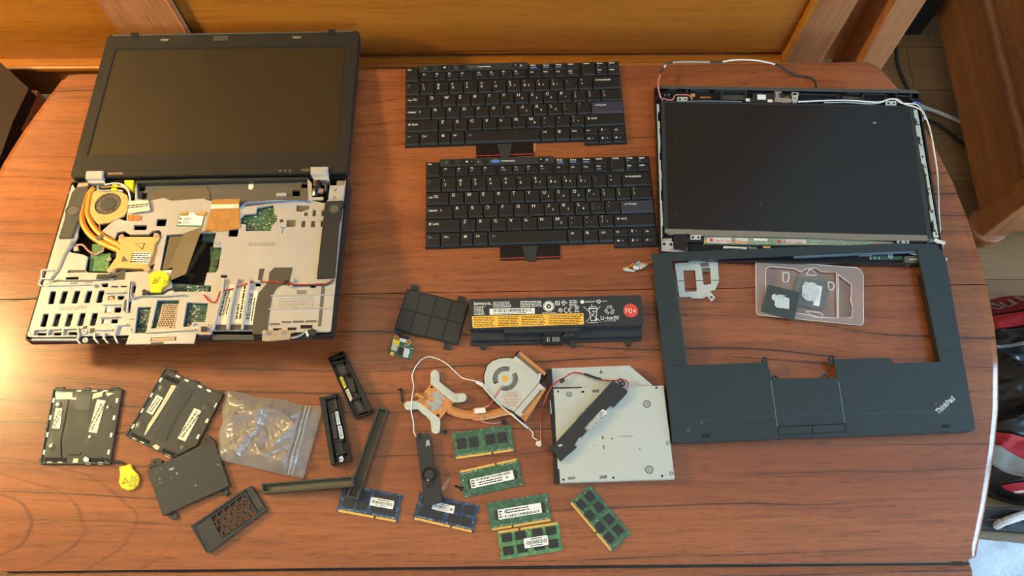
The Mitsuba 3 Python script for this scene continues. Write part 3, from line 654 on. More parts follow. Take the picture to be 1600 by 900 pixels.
P('bezel_seam', bx(1, lw - 1, 8.2, 8.9, 1.0, 1.28), 'mat_dark_void', parent=lid, fr=LFR)
# hinges
for z0 in ([(20.5,7.1),(41.2,7.0),(42.2,-4.4),(21.4,-3.9)], [(295.4,7.5),(316.9,7.4),(317.6,-4.1),(296.6,-3.0)]):
    h = P('hinge', cham(z0, -3, 5.0, 1.5), 'mat_magnesium', fr=LFR)
for z0, z1 in (([(19.9,0.7),(40.4,-0.0),(45.1,-6.0),(24.3,-5.1)], 3.0), ([(296.6,1.3),(316.6,0.6),(318.7,-7.2),(299.4,-6.3)], 3.0)):
    P('hinge_barrel', ex(z0, -8, z1), 'mat_magnesium', parent=h)
# lower shell: a tray seen along the front and right sides
base = rr(-.5, 341, -214.5, 1, 4)
def wedge(m):                          # the case is thick at the rear and thin at the front
    v = np.array(m.vertices); k = np.clip(1 + v[:, 1] / 213, 0, 1); v[:, 2] = np.where(v[:, 2] < -3, v[:, 2] * (12 + 13 * k) / 25, v[:, 2]); return raw(v, m.faces)
sh = P('bottom_case', wedge(cat(ex(base, -25, -22), ex(base.difference(rr(1.2, 339.2, -213, -1, 3)), -22, -1.2))), 'mat_black')
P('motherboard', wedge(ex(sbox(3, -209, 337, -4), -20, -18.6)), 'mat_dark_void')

# silver frame with its openings
def B(h, *z): return [p for q in z for p in q]
fan_bay = B(0, [(21.2,-6.7),(79.7,-2.9),(84.6,-30.5),(76.3,-36.0),(80.5,-59.6),(68.2,-55.3),(59.7,-65.5),(54.1,-73.3),(71.9,-84.6),(72.5,-75.2),(81.5,-73.8),(88.5,-78.7),(110.6,-79.2),(113.7,-74.5),(122.1,-73.1),(127.3,-79.5)], [(125.6,-75.3),(125.5,-100.9),(125.9,-122.1),(123.7,-130.1),(110.7,-129.2)], [(73.4,-130.8),(49.3,-129.4),(46.1,-124.6),(45.2,-108.3),(39.1,-105.3),(22.5,-101.6),(21.6,-98.2),(27.0,-80.7)], [(25.3,-72.7),(25.7,-52.0)])
card_bay = [(131.9,-80.0),(152.6,-79.1),(153.4,-77.5),(190.7,-78.2),(190.0,-97.8),(200.5,-98.6),(200.8,-128.6),(198.7,-132.2),(188.6,-132.6),(188.1,-149.0),(196.2,-149.8),(196.9,-157.6),(149.9,-156.6),(151.5,-148.3),(141.5,-128.6),(133.5,-128.5)]
rear_bay = B(0, [(80.1,-1.4),(156.4,0.4)], [(290.5,-0.1),(295.6,-36.2),(255.0,-37.3),(213.6,-42.6),(169.9,-30.6)], [(129.9,-32.2),(119.6,-27.9),(104.1,-32.5),(86.7,-27.2)])
hinge_l = [(1.6,-2.4),(78.9,1.0),(81.9,-10.5),(23.9,-9.3),(22.3,-14.3),(9.2,-14.0)]
hinge_r = [(291.0,-1.5),(337.6,-1.1),(336.8,-12.8),(319.3,-13.2),(319.5,-33.6),(315.0,-38.9),(300.0,-34.6),(296.8,-8.5)]
hl = [[(90.4,-65.3),(106.6,-65.7),(106.7,-72.8),(91.6,-72.5)], [(116.3,-57.1),(128.5,-57.3),(128.4,-67.7),(117.0,-67.5)],
      [(204.7,-73.5),(216.7,-73.1),(216.7,-84.4),(205.6,-83.9)], [(205.0,-135.8),(212.8,-136.0),(212.8,-139.8),(205.2,-139.5)], [(106.2,-147.6),(110.2,-147.6),(110.7,-157.3),(107.3,-157.3)], [(103.6,-167.9),(109.1,-168.0),(109.5,-182.0),(104.4,-181.9)],
      [(91.7,-160.6),(99.6,-160.8),(100.1,-165.9),(92.6,-165.8)], [(91.7,-175.3),(99.3,-175.4),(99.5,-182.3),(92.1,-182.1)], [(91.1,-190.1),(98.7,-190.2),(98.8,-195.6),(91.5,-195.4)], [(81.5,-147.8),(89.5,-148.0),(89.9,-150.0),(81.9,-149.8)], [(92.3,-147.9),(99.9,-148.0),(100.1,-150.0),(92.6,-149.8)],
      [(12.7,-205.7),(24.3,-205.7),(24.4,-209.9),(13.3,-209.7)], [(30.7,-205.5),(40.4,-205.5),(40.9,-210.0),(31.0,-209.8)], [(47.1,-205.3),(56.9,-205.3),(57.4,-209.8),(47.3,-209.6)], [(33.7,-142.9),(42.3,-142.9),(42.2,-144.4),(33.3,-144.4)], [(50.2,-142.8),(59.0,-142.8),(58.9,-144.2),(49.9,-144.2)],
      [(69.2,-144.4),(77.7,-144.1),(77.6,-149.4),(72.0,-149.3)], [(309.6,-150.6),(315.8,-150.8),(316.1,-155.0),(309.6,-154.9)], [(246.3,-147.1),(252.6,-147.3),(253.0,-151.9),(246.6,-151.8)], [(205.7,-206.6),(251.1,-207.5),(252.0,-212.2),(206.9,-211.3)], [(26.9,-135.0),(41.6,-134.9),(41.7,-138.6),(26.9,-138.5)]]
slots = [[(13.4,-153.3),(20.1,-153.4),(21.3,-169.9),(14.5,-169.8)], [(27.1,-153.5),(33.8,-153.7),(33.7,-170.0),(27.3,-169.8)], [(41.0,-153.1),(47.8,-153.3),(47.8,-169.7),(41.1,-169.5)], [(55.1,-153.4),(61.7,-153.6),(61.7,-169.5),(55.0,-169.4)], [(68.6,-153.3),(75.3,-153.4),(75.7,-169.4),(68.9,-169.3)],
         [(12.7,-181.9),(19.2,-182.0),(19.6,-198.5),(13.1,-198.3)], [(26.4,-181.9),(33.0,-182.0),(33.1,-198.4),(26.4,-198.2)], [(40.2,-182.0),(46.8,-182.1),(46.9,-198.4),(40.2,-198.3)], [(54.0,-181.8),(60.5,-181.9),(60.8,-198.2),(54.1,-198.0)], [(67.8,-181.8),(74.4,-181.9),(74.6,-198.1),(67.9,-197.9)]]
green = [B(0, [(216.4,-57.6),(219.8,-52.8),(233.8,-51.5),(234.0,-43.4),(253.9,-39.7),(256.3,-53.6),(259.8,-54.4),(260.8,-63.3),(255.6,-69.5),(255.2,-77.4),(225.2,-76.8),(223.9,-67.3),(217.7,-66.4)]), [(117.4,-175.6),(132.8,-175.7),(133.2,-208.4),(119.8,-207.8)], [(137.7,-167.4),(163.0,-167.5),(164.1,-203.3),(137.4,-202.5)], [(171.9,-170.5),(196.4,-172.2),(196.9,-195.8),(182.5,-196.0),(181.6,-201.2),(172.9,-201.4)]]
shallow = [[(263.9,-60.9),(268.4,-61.0),(268.5,-65.3),(264.2,-65.2)], [(272.1,-61.9),(283.3,-62.1),(283.5,-72.0),(272.9,-72.1)], [(292.2,-51.1),(296.8,-51.2),(296.9,-57.0),(292.4,-56.9)], [(301.9,-48.4),(306.3,-48.5),(306.7,-57.5),(302.4,-57.4)], [(313.1,-48.8),(316.6,-48.8),(316.9,-57.2),(313.4,-57.1)], [(290.4,-63.6),(295.0,-63.6),(295.4,-72.9),(290.7,-72.8)], [(301.9,-63.8),(306.8,-63.9),(307.2,-73.1),(302.2,-73.0)], [(313.5,-64.0),(317.5,-64.1),(318.0,-72.4),(313.8,-72.3)], [(281.8,-40.8),(297.5,-41.8),(297.4,-47.1),(288.4,-51.0),(282.1,-49.6)],
           [(80.9,-160.6),(88.7,-160.7),(89.5,-166.3),(81.7,-166.1)], [(81.3,-175.2),(88.9,-175.4),(89.6,-182.2),(81.4,-182.0)], [(80.2,-189.8),(88.0,-190.0),(88.8,-196.0),(80.9,-195.9)], [(26.8,-126.1),(47.3,-126.1),(48.1,-129.5),(26.8,-129.7)]]
plate = rr(2.2, 338.3, -210.5, -3, 3)
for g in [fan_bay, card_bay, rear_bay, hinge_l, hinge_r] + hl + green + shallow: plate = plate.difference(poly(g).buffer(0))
for g in slots: plate = plate.difference(Polygon(g).buffer(-1.2).buffer(1.2, 4))
fr_ = P('inner_frame', ex(plate, -3.0, 0), 'mat_magnesium', label='silver magnesium inner frame')
for g in shallow: P('recess_floor', ex(Polygon(g).buffer(.6), -3.6, -2.0), 'mat_tape_brown', parent=fr_)
for g, m in zip(green, ('mat_pcb_green', 'mat_pcb_teal', 'mat_pcb_teal', 'mat_pcb_teal')):
    k = P('circuit_board', ex(Polygon(g).buffer(.8), -6.4, -5), m, label='green circuit board seen through the frame')
    r = random.Random(int(g[0][0] * 10)); pg = poly(g).buffer(-1.2); x0, y0, x1, y1 = pg.bounds; out = []
    while len(out) < 70:
        x, y, s = r.uniform(x0, x1), r.uniform(y0, y1), r.choice([.5, .6, .8, 1.2])
        if pg.contains(Point(x, y)): out.append(tint(bx(x - s, x + s, y - s * .6, y + s * .6, -5, -4.5), r.choice([(.5, .48, .40), (.35, .36, .30), (.02, .02, .02), (.10, .28, .20), (.4, .35, .2)])))
    P('components', cat(*out), 'mat_print_pcb', parent=k, kind='stuff')
# rear bay, darker plate set low, with square windows
rp = P('rear_tray', ex(Polygon(rear_bay).buffer(1.0), -9, -5.5, [[(81.6,-4.4),(90.0,-4.6),(91.0,-12.5),(83.0,-12.4)], [(87.4,-15.1),(94.6,-15.3),(95.1,-23.6),(88.2,-23.5)], [(282.9,-4.8),(290.1,-4.9),(290.3,-12.3),(282.5,-11.5)], [(272.3,-15.0),(282.0,-15.2),(282.5,-23.9),(273.0,-23.7)]]), 'mat_magnesium_dark', label='dark grey tray behind the frame')
P('brown_window', ex([(104.4,-14.7),(114.4,-14.9),(115.2,-23.7),(105.1,-23.5)], -5.6, -5.3), 'mat_tape_brown', parent=rp)
P('foam_strip', ex(B(0, [(116.7,-9.8),(156.7,-9.6)], [(166.2,-9.4),(172.3,-19.6),(174.1,-32.6),(137.0,-31.5)], [(128.2,-31.3),(122.4,-21.9)]), -5.5, -4.2), 'mat_tape_brown', parent=rp)
P('tray_rim', ex(B(0, [(80.1,-1.4),(156.4,0.4)], [(290.5,-0.4),(290.8,-3.5),(133.8,-5.2)], [(81.1,-5.1)]), -5.5, 1), 'mat_soft_black', parent=rp)
P('pill_hole', ex([(218.1,-5.1),(222.6,-4.5),(224.1,-8.3),(223.0,-13.0),(219.2,-13.2),(217.4,-9.8)], -5.5, -5.0), 'mat_paper_cream', parent=rp)
P('catch', ex([(254.4,-21.0),(266.0,-20.5),(266.6,-25.5),(254.6,-25.3)], -5.5, -2.5), 'mat_magnesium', parent=rp)
P('front_step', ex(B(0, [(102.3,-29.6),(118.0,-25.8),(128.4,-30.2)], [(168.4,-27.7),(169.4,-33.5),(138.5,-37.8)], [(115.3,-40.5),(107.9,-37.1)]), -5.5, -1.5), 'mat_magnesium', parent=rp)

# fan and heat pipes
import shapely.ops
fan = B(0, [(29.2,-18.5),(35.3,-14.9),(46.2,-14.7),(64.4,-16.7),(74.0,-23.0),(78.7,-36.0),(79.1,-44.1),(76.2,-52.9),(60.6,-61.7),(47.8,-64.0),(41.6,-57.8),(36.6,-50.5),(29.8,-41.5),(28.1,-30.0)])
fo = Point([(53.3,-34.8)][0]).buffer(15.8, 12)
f_ = P('fan', cat(ex(poly(fan).buffer(.8), -9, -1)), 'mat_charcoal', label='cooling fan')
P('fan_cover', ex(poly(fan).difference(fo), -1, 1.2), 'mat_fan_gold', parent=f_, label='golden fan cover plate')
P('fan_well', ex(fo.buffer(1), -1.0, -.5), 'mat_dark_void', parent=f_)
cx, cy = [(53.8,-34.8)][0]
P('blade_ring', cat(*[moved(bx(9.6, 15.2, -.35, .35, -.5, .4), cx, cy, 0, a) for a in np.arange(0, 360, 10)]), 'mat_steel', parent=f_, kind='stuff')
P('fan_hub', cat(cyl(cx, cy, -.5, 1.0, 9.6, 28), cyl(cx, cy, 1.0, 1.4, 8.8, 28)), 'mat_grey_plastic', parent=f_)
pp = [B(0, [(30.3,-10.3),(24.9,-22.6),(24.3,-37.4),(25.2,-52.0),(31.8,-66.5),(44.5,-80.9),(62.9,-92.2),(82.0,-101.0)]), B(0, [(28.4,-16.9),(29.2,-29.3),(31.2,-45.7),(36.3,-57.0),(44.3,-68.3),(56.2,-79.6),(70.1,-88.5),(80.4,-93.3)])]
for a in pp:
    m = tube(p3(a, -.5), 3.6, 10); P('heat_pipe', m, 'mat_copper_orange', smooth=40, label='orange copper heat pipe')
P('pipe_clip', ex([(50.6,-85.1),(56.5,-79.0),(59.9,-82.2),(54.2,-89.1)], -1, 3.6), 'mat_tape_brown')
hs = B(0, [(77.3,-87.5),(78.7,-81.3),(84.4,-83.3),(117.6,-84.0),(117.8,-78.2),(124.1,-79.9),(125.5,-86.9),(121.4,-93.1)], [(121.7,-101.4),(119.5,-122.8),(124.2,-127.8),(120.5,-132.2),(114.2,-127.0),(82.9,-125.1),(81.6,-131.2),(76.6,-132.3),(73.3,-128.0),(80.0,-111.4)])
hp = P('heat_spreader', ex(hs, -4, 2.2), 'mat_fan_gold', label='golden processor heat plate')
q = [[(80.7,-83.2)][0], [(121.3,-82.2)][0], [(77.5,-129.0)][0], [(119.7,-128.3)][0]]
for x, y in q: P('screw', cat(cyl(x, y, 2.2, 3.2, 3.2, 16), cyl(x, y, 3.2, 3.3, 1.4, 8)), 'mat_steel', parent=hp)
P('triangle_relief', ex(Polygon([(98.2,-92.6),(110.7,-92.5),(109.3,-102.0)]).difference(Polygon([(99.7,-93.2),(108.9,-93.1),(108.2,-99.7)])), 2.2, 2.35), 'mat_tape_brown', parent=hp)
P('triangle_relief', ex([(88.0,-108.8),(96.0,-117.1),(87.5,-117.0)], 2.2, 2.35), 'mat_tape_brown', parent=hp)
lb = [(99.2,-104.7),(119.2,-105.8),(119.8,-120.4),(99.6,-118.2)]
ld = [cat(card(lb, 2.2, 2.4), moved(words(-11.5, 11.5, -7, 6.5, 5, 11, 0), *(np.mean(lb, 0)), 2.4, -2))]
P('label', cat(*ld), 'mat_print_paper', parent=hp, label='white printed label')
P('side_bracket', ex([(125.0,-91.4),(127.5,-97.2),(126.2,-118.4),(120.5,-122.0),(118.1,-118.3),(120.0,-91.9)], -8, -1), 'mat_steel', parent=hp)
for g in ([(45.0,-101.4),(68.3,-100.6),(69.7,-125.5),(47.8,-124.6)], [(43.5,-87.7),(52.8,-87.9),(58.6,-94.9),(50.8,-101.0),(45.3,-99.0)]):
    P('circuit_board', ex(g, -8, -5.5), 'mat_pcb_light', label='plain green circuit board under the heat plate')
P('board_stud', ring(*[(69.2,-109.8)][0], -5.5, -4, 2.4, .9, 14), 'mat_steel')
P('fan_connector', cat(ex([(23.3,-92.0),(28.9,-91.2),(31.5,-98.5),(25.9,-99.4)], -7, -2)), 'mat_steel')
for i, m in enumerate(('mat_pink_wire', 'mat_grey_wire', 'mat_pink_wire')):
    P('fan_wire', tube(p3([(x, y + i * .9) for x, y in B(0, [(26.4,-92.0),(34.8,-92.1),(43.3,-100.1),(51.7,-104.1),(57.9,-101.8),(61.3,-98.5)], [(53.2,-77.2),(49.2,-65.3)])], [-2, -1.5, -2, -3, -2, -1, 0, 0]), .55, 6), m)

# antenna leads around the fan
for pts_, r, m in (([(44.1,-7.7),(56.1,-5.7),(66.2,-8.1),(74.0,-15.8),(79.5,-29.2),(79.5,-35.7)], 1.2, 'mat_white_wire'), ([(36.2,-9.2),(37.5,-14.7),(43.4,-16.5),(59.6,-15.8),(68.2,-17.4)], 1.3, 'mat_grey_wire'), ([(40.9,-11.8),(54.3,-10.4),(68.5,-12.4),(73.7,-17.5)], 1.1, 'mat_kapton'), ([(58.5,-10.5),(68.1,-10.7),(75.7,-17.5)], 1.0, 'mat_white_wire')):
    P('antenna_lead', tube(p3(pts_, 2.4), r, 7), m)
for g in ([(54.2,-8.4),(60.5,-8.5),(61.0,-11.9),(54.9,-11.7)], [(53.9,-13.4),(60.5,-13.5),(61.0,-17.2),(54.4,-17.1)]): P('yellow_tape', ex(g, 2, 4), 'mat_yellow')
P('yellow_foam', ex([(66.0,-0.4),(77.1,-0.3),(79.1,-15.5),(67.7,-8.5)], -6, 1), 'mat_yellow', label='yellow tape under the hinge')
tg = [(79.4,-32.7),(102.4,-32.1),(107.6,-47.2),(81.6,-51.3)]
P('cable_tag', cat(tint(ex(tg, 3.0, 3.4), (.66, .60, .47)), moved(words(-14, 13, -3, 2.6, 2, 5, 0, fill=.9), *np.mean([(80.0,-40.5),(106.1,-39.5)], 0), 3.42, 6)), 'mat_print_paper', label='cream printed cable tag')
P('copper_lug', cat(ex(Polygon([(80.7,-51.5),(97.3,-53.0),(97.9,-58.7),(94.9,-59.8),(82.4,-59.6)]).difference(Point([(89.6,-57.0)][0]).buffer(1.6)), 0, 1.0)), 'mat_copper')

# speakers
sp = B(0, [(10.0,-10.4),(23.7,-9.0),(25.6,-15.8),(24.3,-53.3),(21.9,-83.6),(6.5,-83.3),(7.2,-59.3),(6.0,-41.6),(6.5,-18.7)])
s_ = P('speaker', cham(sp, -4, 3, 1), 'mat_grey_plastic', label='dark grey speaker at left')
x, y = [(14.2,-45.1)][0]
P('speaker_cone', cyl(x, y, 3, 3.5, 6.6, 24), 'mat_cone', parent=s_); P('cone_rim', ring(x, y, 3, 4, 8.6, 7.4), 'mat_cone', parent=s_); P('cone_gap', ring(x, y, 3, 3.2, 7.4, 6.6), 'mat_dark_void', parent=s_)
P('speaker_print', text('CE', 3.2, *[(5.5,-21.0)][0], 3.02, 78), 'mat_legend', parent=s_)
P('speaker_foot', ex([(10.2,-83.4),(22.2,-83.6),(21.4,-91.0),(14.5,-90.1)], -4, 0), 'mat_steel', parent=s_)
sp = B(0, [(316.6,-37.7),(338.6,-37.2),(337.8,-61.4),(336.1,-69.8)], [(336.6,-106.4),(337.2,-143.1),(316.8,-143.9),(316.7,-106.0)])
s_ = P('speaker', cham(sp, -4, 3, 1), 'mat_charcoal', label='dark speaker bar at right')
x, y = [(328.4,-49.3)][0]
P('speaker_cone', cyl(x, y, 3, 3.4, 5.4, 24), 'mat_cone', parent=s_); P('cone_rim', ring(x, y, 3, 3.9, 7.2, 6.2), 'mat_grey_plastic', parent=s_); P('cone_gap', ring(x, y, 3, 3.2, 6.2, 5.4), 'mat_dark_void', parent=s_)
br = ex(poly([(319.8,-13.6),(337.5,-14.0),(336.9,-34.7),(319.6,-34.3)], [Point(q).buffer(2.4) for q in ([(327.9,-21.2)][0], [(327.7,-32.1)][0])]), -1, 1.4)
P('hinge_bracket', br, 'mat_magnesium'); P('hinge_bracket', ex([(9.9,-3.3),(22.6,-2.9),(23.2,-13.0),(9.5,-13.4)], -4, 1), 'mat_steel')
P('hinge_bracket', ex([(327.4,-5.8),(336.5,-5.9),(336.5,-12.9),(327.4,-12.7)], -4, 0), 'mat_steel')
P('cable_bundle', tube(p3([(303.6,-8.7),(305.9,-14.3),(303.0,-19.7),(302.6,-26.5)], [3, 1, 0, -3]), 4.5, 8), 'mat_black_gloss')
P('cable_bundle', tube(p3([(311.6,-8.9),(314.9,-14.5),(314.4,-21.3)], [3, 1, -2]), 2.2, 8), 'mat_soft_black')
P('cable_clamp', ex([(301.7,-18.3),(311.8,-17.8),(312.9,-22.6),(310.2,-24.6),(301.2,-23.8)], -2, 1.5), 'mat_steel_bright')
P('metal_clip', ex([(299.5,-29.4),(312.9,-29.2),(312.8,-33.5),(299.3,-33.5)], -3, -.5), 'mat_magnesium')
P('yellow_tape', ex([(299.5,-8.4),(306.8,-7.7),(307.0,-12.7),(299.9,-12.8)], -1, 3), 'mat_yellow')
P('antenna_lead', tube(p3([(215.0,-45.3),(221.3,-37.3),(234.8,-36.7),(256.3,-34.7),(275.4,-36.0),(298.7,-37.3)], .8), 1.3, 7), 'mat_grey_wire')
P('antenna_lead', tube(p3([(215.2,-43.7),(222.8,-38.1),(237.6,-37.6),(259.2,-36.8),(280.9,-36.1),(298.8,-38.2)], 2.0), .9, 7), 'mat_blue_wire')

# wireless card, tape, flap, coin cell
wc = P('wireless_card', ex([(142.5,-55.7),(144.5,-53.1),(152.7,-52.4),(172.9,-54.1),(172.5,-69.8),(142.3,-68.5)], -.5, 1.0), 'mat_pcb_light', label='wireless card with white label')
wl = [(143.6,-54.5),(153.3,-53.9),(154.3,-50.2),(160.9,-50.1),(162.6,-53.6),(172.3,-55.4),(172.0,-68.5),(143.2,-67.4)]
P('label', cat(card(wl, 1.0, 1.2), moved(words(-5, 5, -5, 5, 6, 3, 0, rgb=(.2, .2, .2), fill=.5), *np.mean([(148.7,-56.2),(159.2,-65.6)], 0), 1.2), moved(words(-2, 2, -5.5, 5.5, 2, 4, 0, rgb=(.1, .1, .1)), *np.mean([(142.6,-56.1),(149.5,-66.7)], 0), 1.2)), 'mat_print_paper', parent=wc)
P('antenna_plug', ex([(145.3,-49.5),(151.9,-49.0),(152.6,-53.0),(144.8,-53.2)], .5, 2.2), 'mat_gold', parent=wc)
P('antenna_plug', ex([(165.2,-49.3),(174.2,-49.8),(173.9,-54.7),(166.0,-53.6)], .5, 2.2), 'mat_gold', parent=wc)
def crumple(outline, z, amp, sc, seed, step=2.0, thick=.25):
    g = poly(outline); x0, y0, x1, y1 = g.bounds
    m = ex(g, 0, thick); m = trimesh.Trimesh(m.vertices, m.faces, process=True)
    v, f = trimesh.remesh.subdivide_to_size(m.vertices, m.faces, step * 1.6)
    d = meshkit.fbm(np.c_[v[:, :2] / sc, np.full(len(v), seed)], 3, seed)
    v[:, 2] += z + amp * d
    return raw(v, f)
P('copper_tape', crumple(B(0, [(179.5,-42.9),(212.7,-39.1),(218.4,-72.6),(200.9,-76.9),(177.3,-76.4),(178.4,-55.8)]), .1, 1.6, 6, 3), 'mat_kapton', label='crumpled orange copper tape', smooth=50)
P('copper_tape', ex([(179.2,-30.8),(211.8,-30.2),(212.3,-38.4),(178.4,-38.2)], 0, .4), 'mat_kapton')
P('paper_strip', ex([(178.4,-38.7),(212.6,-38.8),(213.2,-44.6),(179.0,-45.2)], 1.2, 1.6), 'mat_paper_cream')
P('film', ex([(135.5,-82.0),(153.6,-80.7),(147.9,-100.8),(140.9,-127.1),(135.3,-126.9)], -1.5, -1.2), 'mat_tape_brown', label='dull brown insulating film')
a = np.array([(154.5,-79.8),(176.5,-74.0),(166.6,-136.4),(147.0,-143.8),(148.7,-125.7),(142.1,-127.6),(148.9,-100.1)])
def flap(x, y):
    t = np.clip((x - a[:, 0].min()) / np.ptp(a[:, 0]), 0, 1); return 1.0 + 6.0 * t ** 1.3
m = ex(Polygon(a), 0, .3); v, f = trimesh.remesh.subdivide_to_size(m.vertices, m.faces, 6)
v = np.array(v); v[:, 2] += flap(v[:, 0], v[:, 1])
P('film_flap', raw(v, f), 'mat_tape_brown', label='brown film flap lifted over the card bay', smooth=40)
k = P('circuit_board', ex([(183.9,-94.0),(198.8,-94.9),(198.8,-126.3),(187.0,-129.8),(186.5,-146.3),(188.2,-116.8)], -9, -6), 'mat_pcb_green')
P('card_socket', ex([(192.9,-111.8),(197.5,-112.6),(197.5,-122.5),(193.1,-121.8)], -6, -3), 'mat_grey_plastic', parent=k)
P('circuit_board', ex([(173.1,-77.0),(189.0,-77.1),(188.0,-87.6),(172.9,-86.0)], -9, -5), 'mat_pcb_teal')
k = P('circuit_board', ex([(144.0,-143.8),(192.9,-148.6),(194.1,-161.2),(162.5,-160.6),(145.5,-156.4)], -7, -2.5), 'mat_pcb_teal')
r = random.Random(9); q = [(165.0,-148.6),(194.5,-161.8)]; o = []
for i in range(60):
    x, y, s = r.uniform(q[0][0], q[1][0]), r.uniform(q[1][1], q[0][1]), r.choice([.5, .7, 1.1])
    o.append(tint(bx(x - s, x + s, y - s * .7, y + s * .7, -2.5, -1.8), r.choice([(.55, .52, .42), (.3, .32, .25), (.02, .02, .02), (.12, .3, .22)])))
P('components', cat(*o), 'mat_print_pcb', parent=k, kind='stuff')
P('connector', ex([(146.1,-153.2),(153.7,-152.9),(154.1,-160.1),(145.2,-160.1)], -3, .5), 'mat_paper_cream')
P('paper_backing', ex([(135.6,-129.1),(148.2,-128.1),(145.7,-148.7),(135.1,-148.5)], .1, .5), 'mat_paper')
cc = B(0, [(126.6,-132.9),(134.7,-130.5),(142.2,-132.3),(147.3,-139.6),(146.6,-148.2),(141.5,-153.1),(141.5,-159.5),(130.0,-159.0),(129.4,-151.8),(125.3,-143.9),(124.8,-136.9)])
c_ = P('coin_cell', cham(cc, .6, 4.2, .6), 'mat_yellow', label='coin cell in yellow sleeve')
x, y = np.mean([(129.5,-145.7),(141.0,-141.5)], 0)
P('sleeve_print', cat(moved(ex(Polygon([(0, 0), (6, 0), (3, 5)]).difference(Polygon([(.9, .5), (5.1, .5), (3, 4)])), 0, .06), x + 7.5, y, 4.2, -80), *[moved(words(0, 9, 0, 2, 1, i, 0), x - 4 + 2.4 * i, y - 5, 4.2, 72) for i in range(3)]), 'mat_black', parent=c_)
P('cell_lead', tube(p3([(121.3,-159.5),(126.4,-159.1),(136.6,-159.3),(144.1,-158.5),(149.3,-154.8),(158.4,-153.5),(166.8,-152.7)], 1.2), 1.3, 7), 'mat_soft_black', parent=c_)
P('cell_plug', ex([(119.9,-155.6),(122.9,-154.4),(127.9,-158.2),(128.1,-161.6),(121.0,-161.4)], 0, 3), 'mat_soft_black', parent=c_)

# front left card cage: raised ribs and the stamped number
P('stamped_number', cat(text('201202295', 3.6, *[(28.5,-177.9)][0], .02, 2, sx=1.1)), 'mat_grey_plastic', parent=fr_)
P('stamped_number', cat(text('20120302E', 3.7, *[(230.9,-96.8)][0], .02, -1.5, sx=1.1)), 'mat_grey_plastic', parent=fr_)
P('pen_mark', text('T', 9, *[(265.0,-81.1)][0], .02, -4), 'mat_blue_wire', parent=fr_)
def wallp(pts, w, z0, z1):
    return ex(LineString(pts).buffer(w / 2, cap_style=2, join_style=2), z0, z1)
ribs = [[(11.6,-146.8),(61.9,-146.2),(64.0,-149.6)], [(9.3,-202.8),(25.4,-202.4),(41.5,-202.2),(57.6,-202.0),(60.8,-212.0),(59.8,-216.0),(64.1,-220.6)], [(9.3,-202.8),(9.8,-211.0)], [(25.4,-202.4),(25.6,-211.3)], [(41.5,-202.2),(42.5,-211.2)], [(9.9,-211.3),(25.7,-211.6),(57.9,-211.7)], [(79.4,-157.7),(100.9,-157.1)], [(78.9,-172.7),(100.8,-172.6)], [(79.1,-188.4),(99.1,-188.3)], [(77.2,-204.1),(96.7,-204.0)], [(77.5,-207.3),(78.4,-214.6),(83.7,-220.1)], [(88.3,-207.5),(89.1,-214.8),(94.5,-220.3)], [(110.8,-198.3),(100.6,-199.0),(100.1,-212.3),(105.2,-220.5)], [(10.1,-215.1),(59.8,-216.0)], [(101.1,-165.8),(102.4,-180.0)]]
for g in ribs: P('frame_rib', wallp(g, 1.8, 0, 3.2), 'mat_magnesium', parent=fr_)
for g in ([(-2.3,-126.5),(11.7,-126.6)], [(-0.2,-137.8),(10.5,-138.0)], [(-2.3,-126.5),(-0.2,-137.8),(-1.1,-145.2),(3.0,-147.1)], [(102.6,-142.6),(107.6,-182.9)], [(112.1,-190.5),(119.1,-190.1),(120.7,-208.1)], [(186.0,-197.5),(183.9,-200.2)], [(134.0,-208.4),(172.6,-206.4),(188.2,-205.8)]): P('frame_rib', wallp(g, 1.6, 0, 2.6), 'mat_magnesium', parent=fr_)
for g in ([(5.9,-206.2)], [(65.1,-205.9)], [(68.5,-216.2)], [(7.8,-144.5)], [(117.7,-204.4)], [(202.5,-200.8)], [(193.5,-93.4)], [(8.3,-145.2)]):
    P('screw_boss', cat(ring(*g[0], 0, 1.8, 3.0, 1.1, 16), cyl(*g[0], .0, .4, 1.1, 10)), 'mat_magnesium', parent=fr_)
P('lead_wire', tube(p3([(22.2,-86.6),(20.9,-94.9),(17.8,-109.3),(16.4,-123.6),(12.4,-133.9),(10.7,-138.5),(13.5,-141.4),(18.7,-139.6),(27.9,-140.3),(61.3,-140.5),(69.3,-139.7),(83.3,-140.0)], 1.6), .9, 6), 'mat_grey_wire')
P('lead_wire', tube(p3([(106.5,-143.2),(106.2,-153.9),(107.8,-161.6),(110.8,-166.0),(115.4,-163.7),(125.3,-162.5),(144.1,-163.3),(165.1,-162.3),(171.1,-162.9)], 1.6), .9, 6), 'mat_grey_wire')
P('label_patch', ex([(70.2,-201.4),(76.4,-201.5),(76.7,-207.5),(70.5,-207.3)], 0, .2), 'mat_grey_plastic'); P('label_patch', ex([(61.9,-198.7),(66.3,-198.1),(66.1,-202.5),(61.5,-202.4)], 0, .2), 'mat_grey_plastic')
P('shadow_tape', ex([(62.3,-132.5),(82.0,-132.4),(93.7,-125.5),(95.0,-139.7),(82.9,-140.4),(62.2,-139.0)], 0, .5), 'mat_grey_plastic', label='dark grey tape')  # a strip of dark grey tape on the silver frame
P('switch_slider', cat(ex([(64.6,-134.8),(84.2,-134.8),(85.4,-136.4),(80.6,-137.2),(79.7,-140.5),(65.8,-140.2)], .5, 2.5)), 'mat_soft_black')
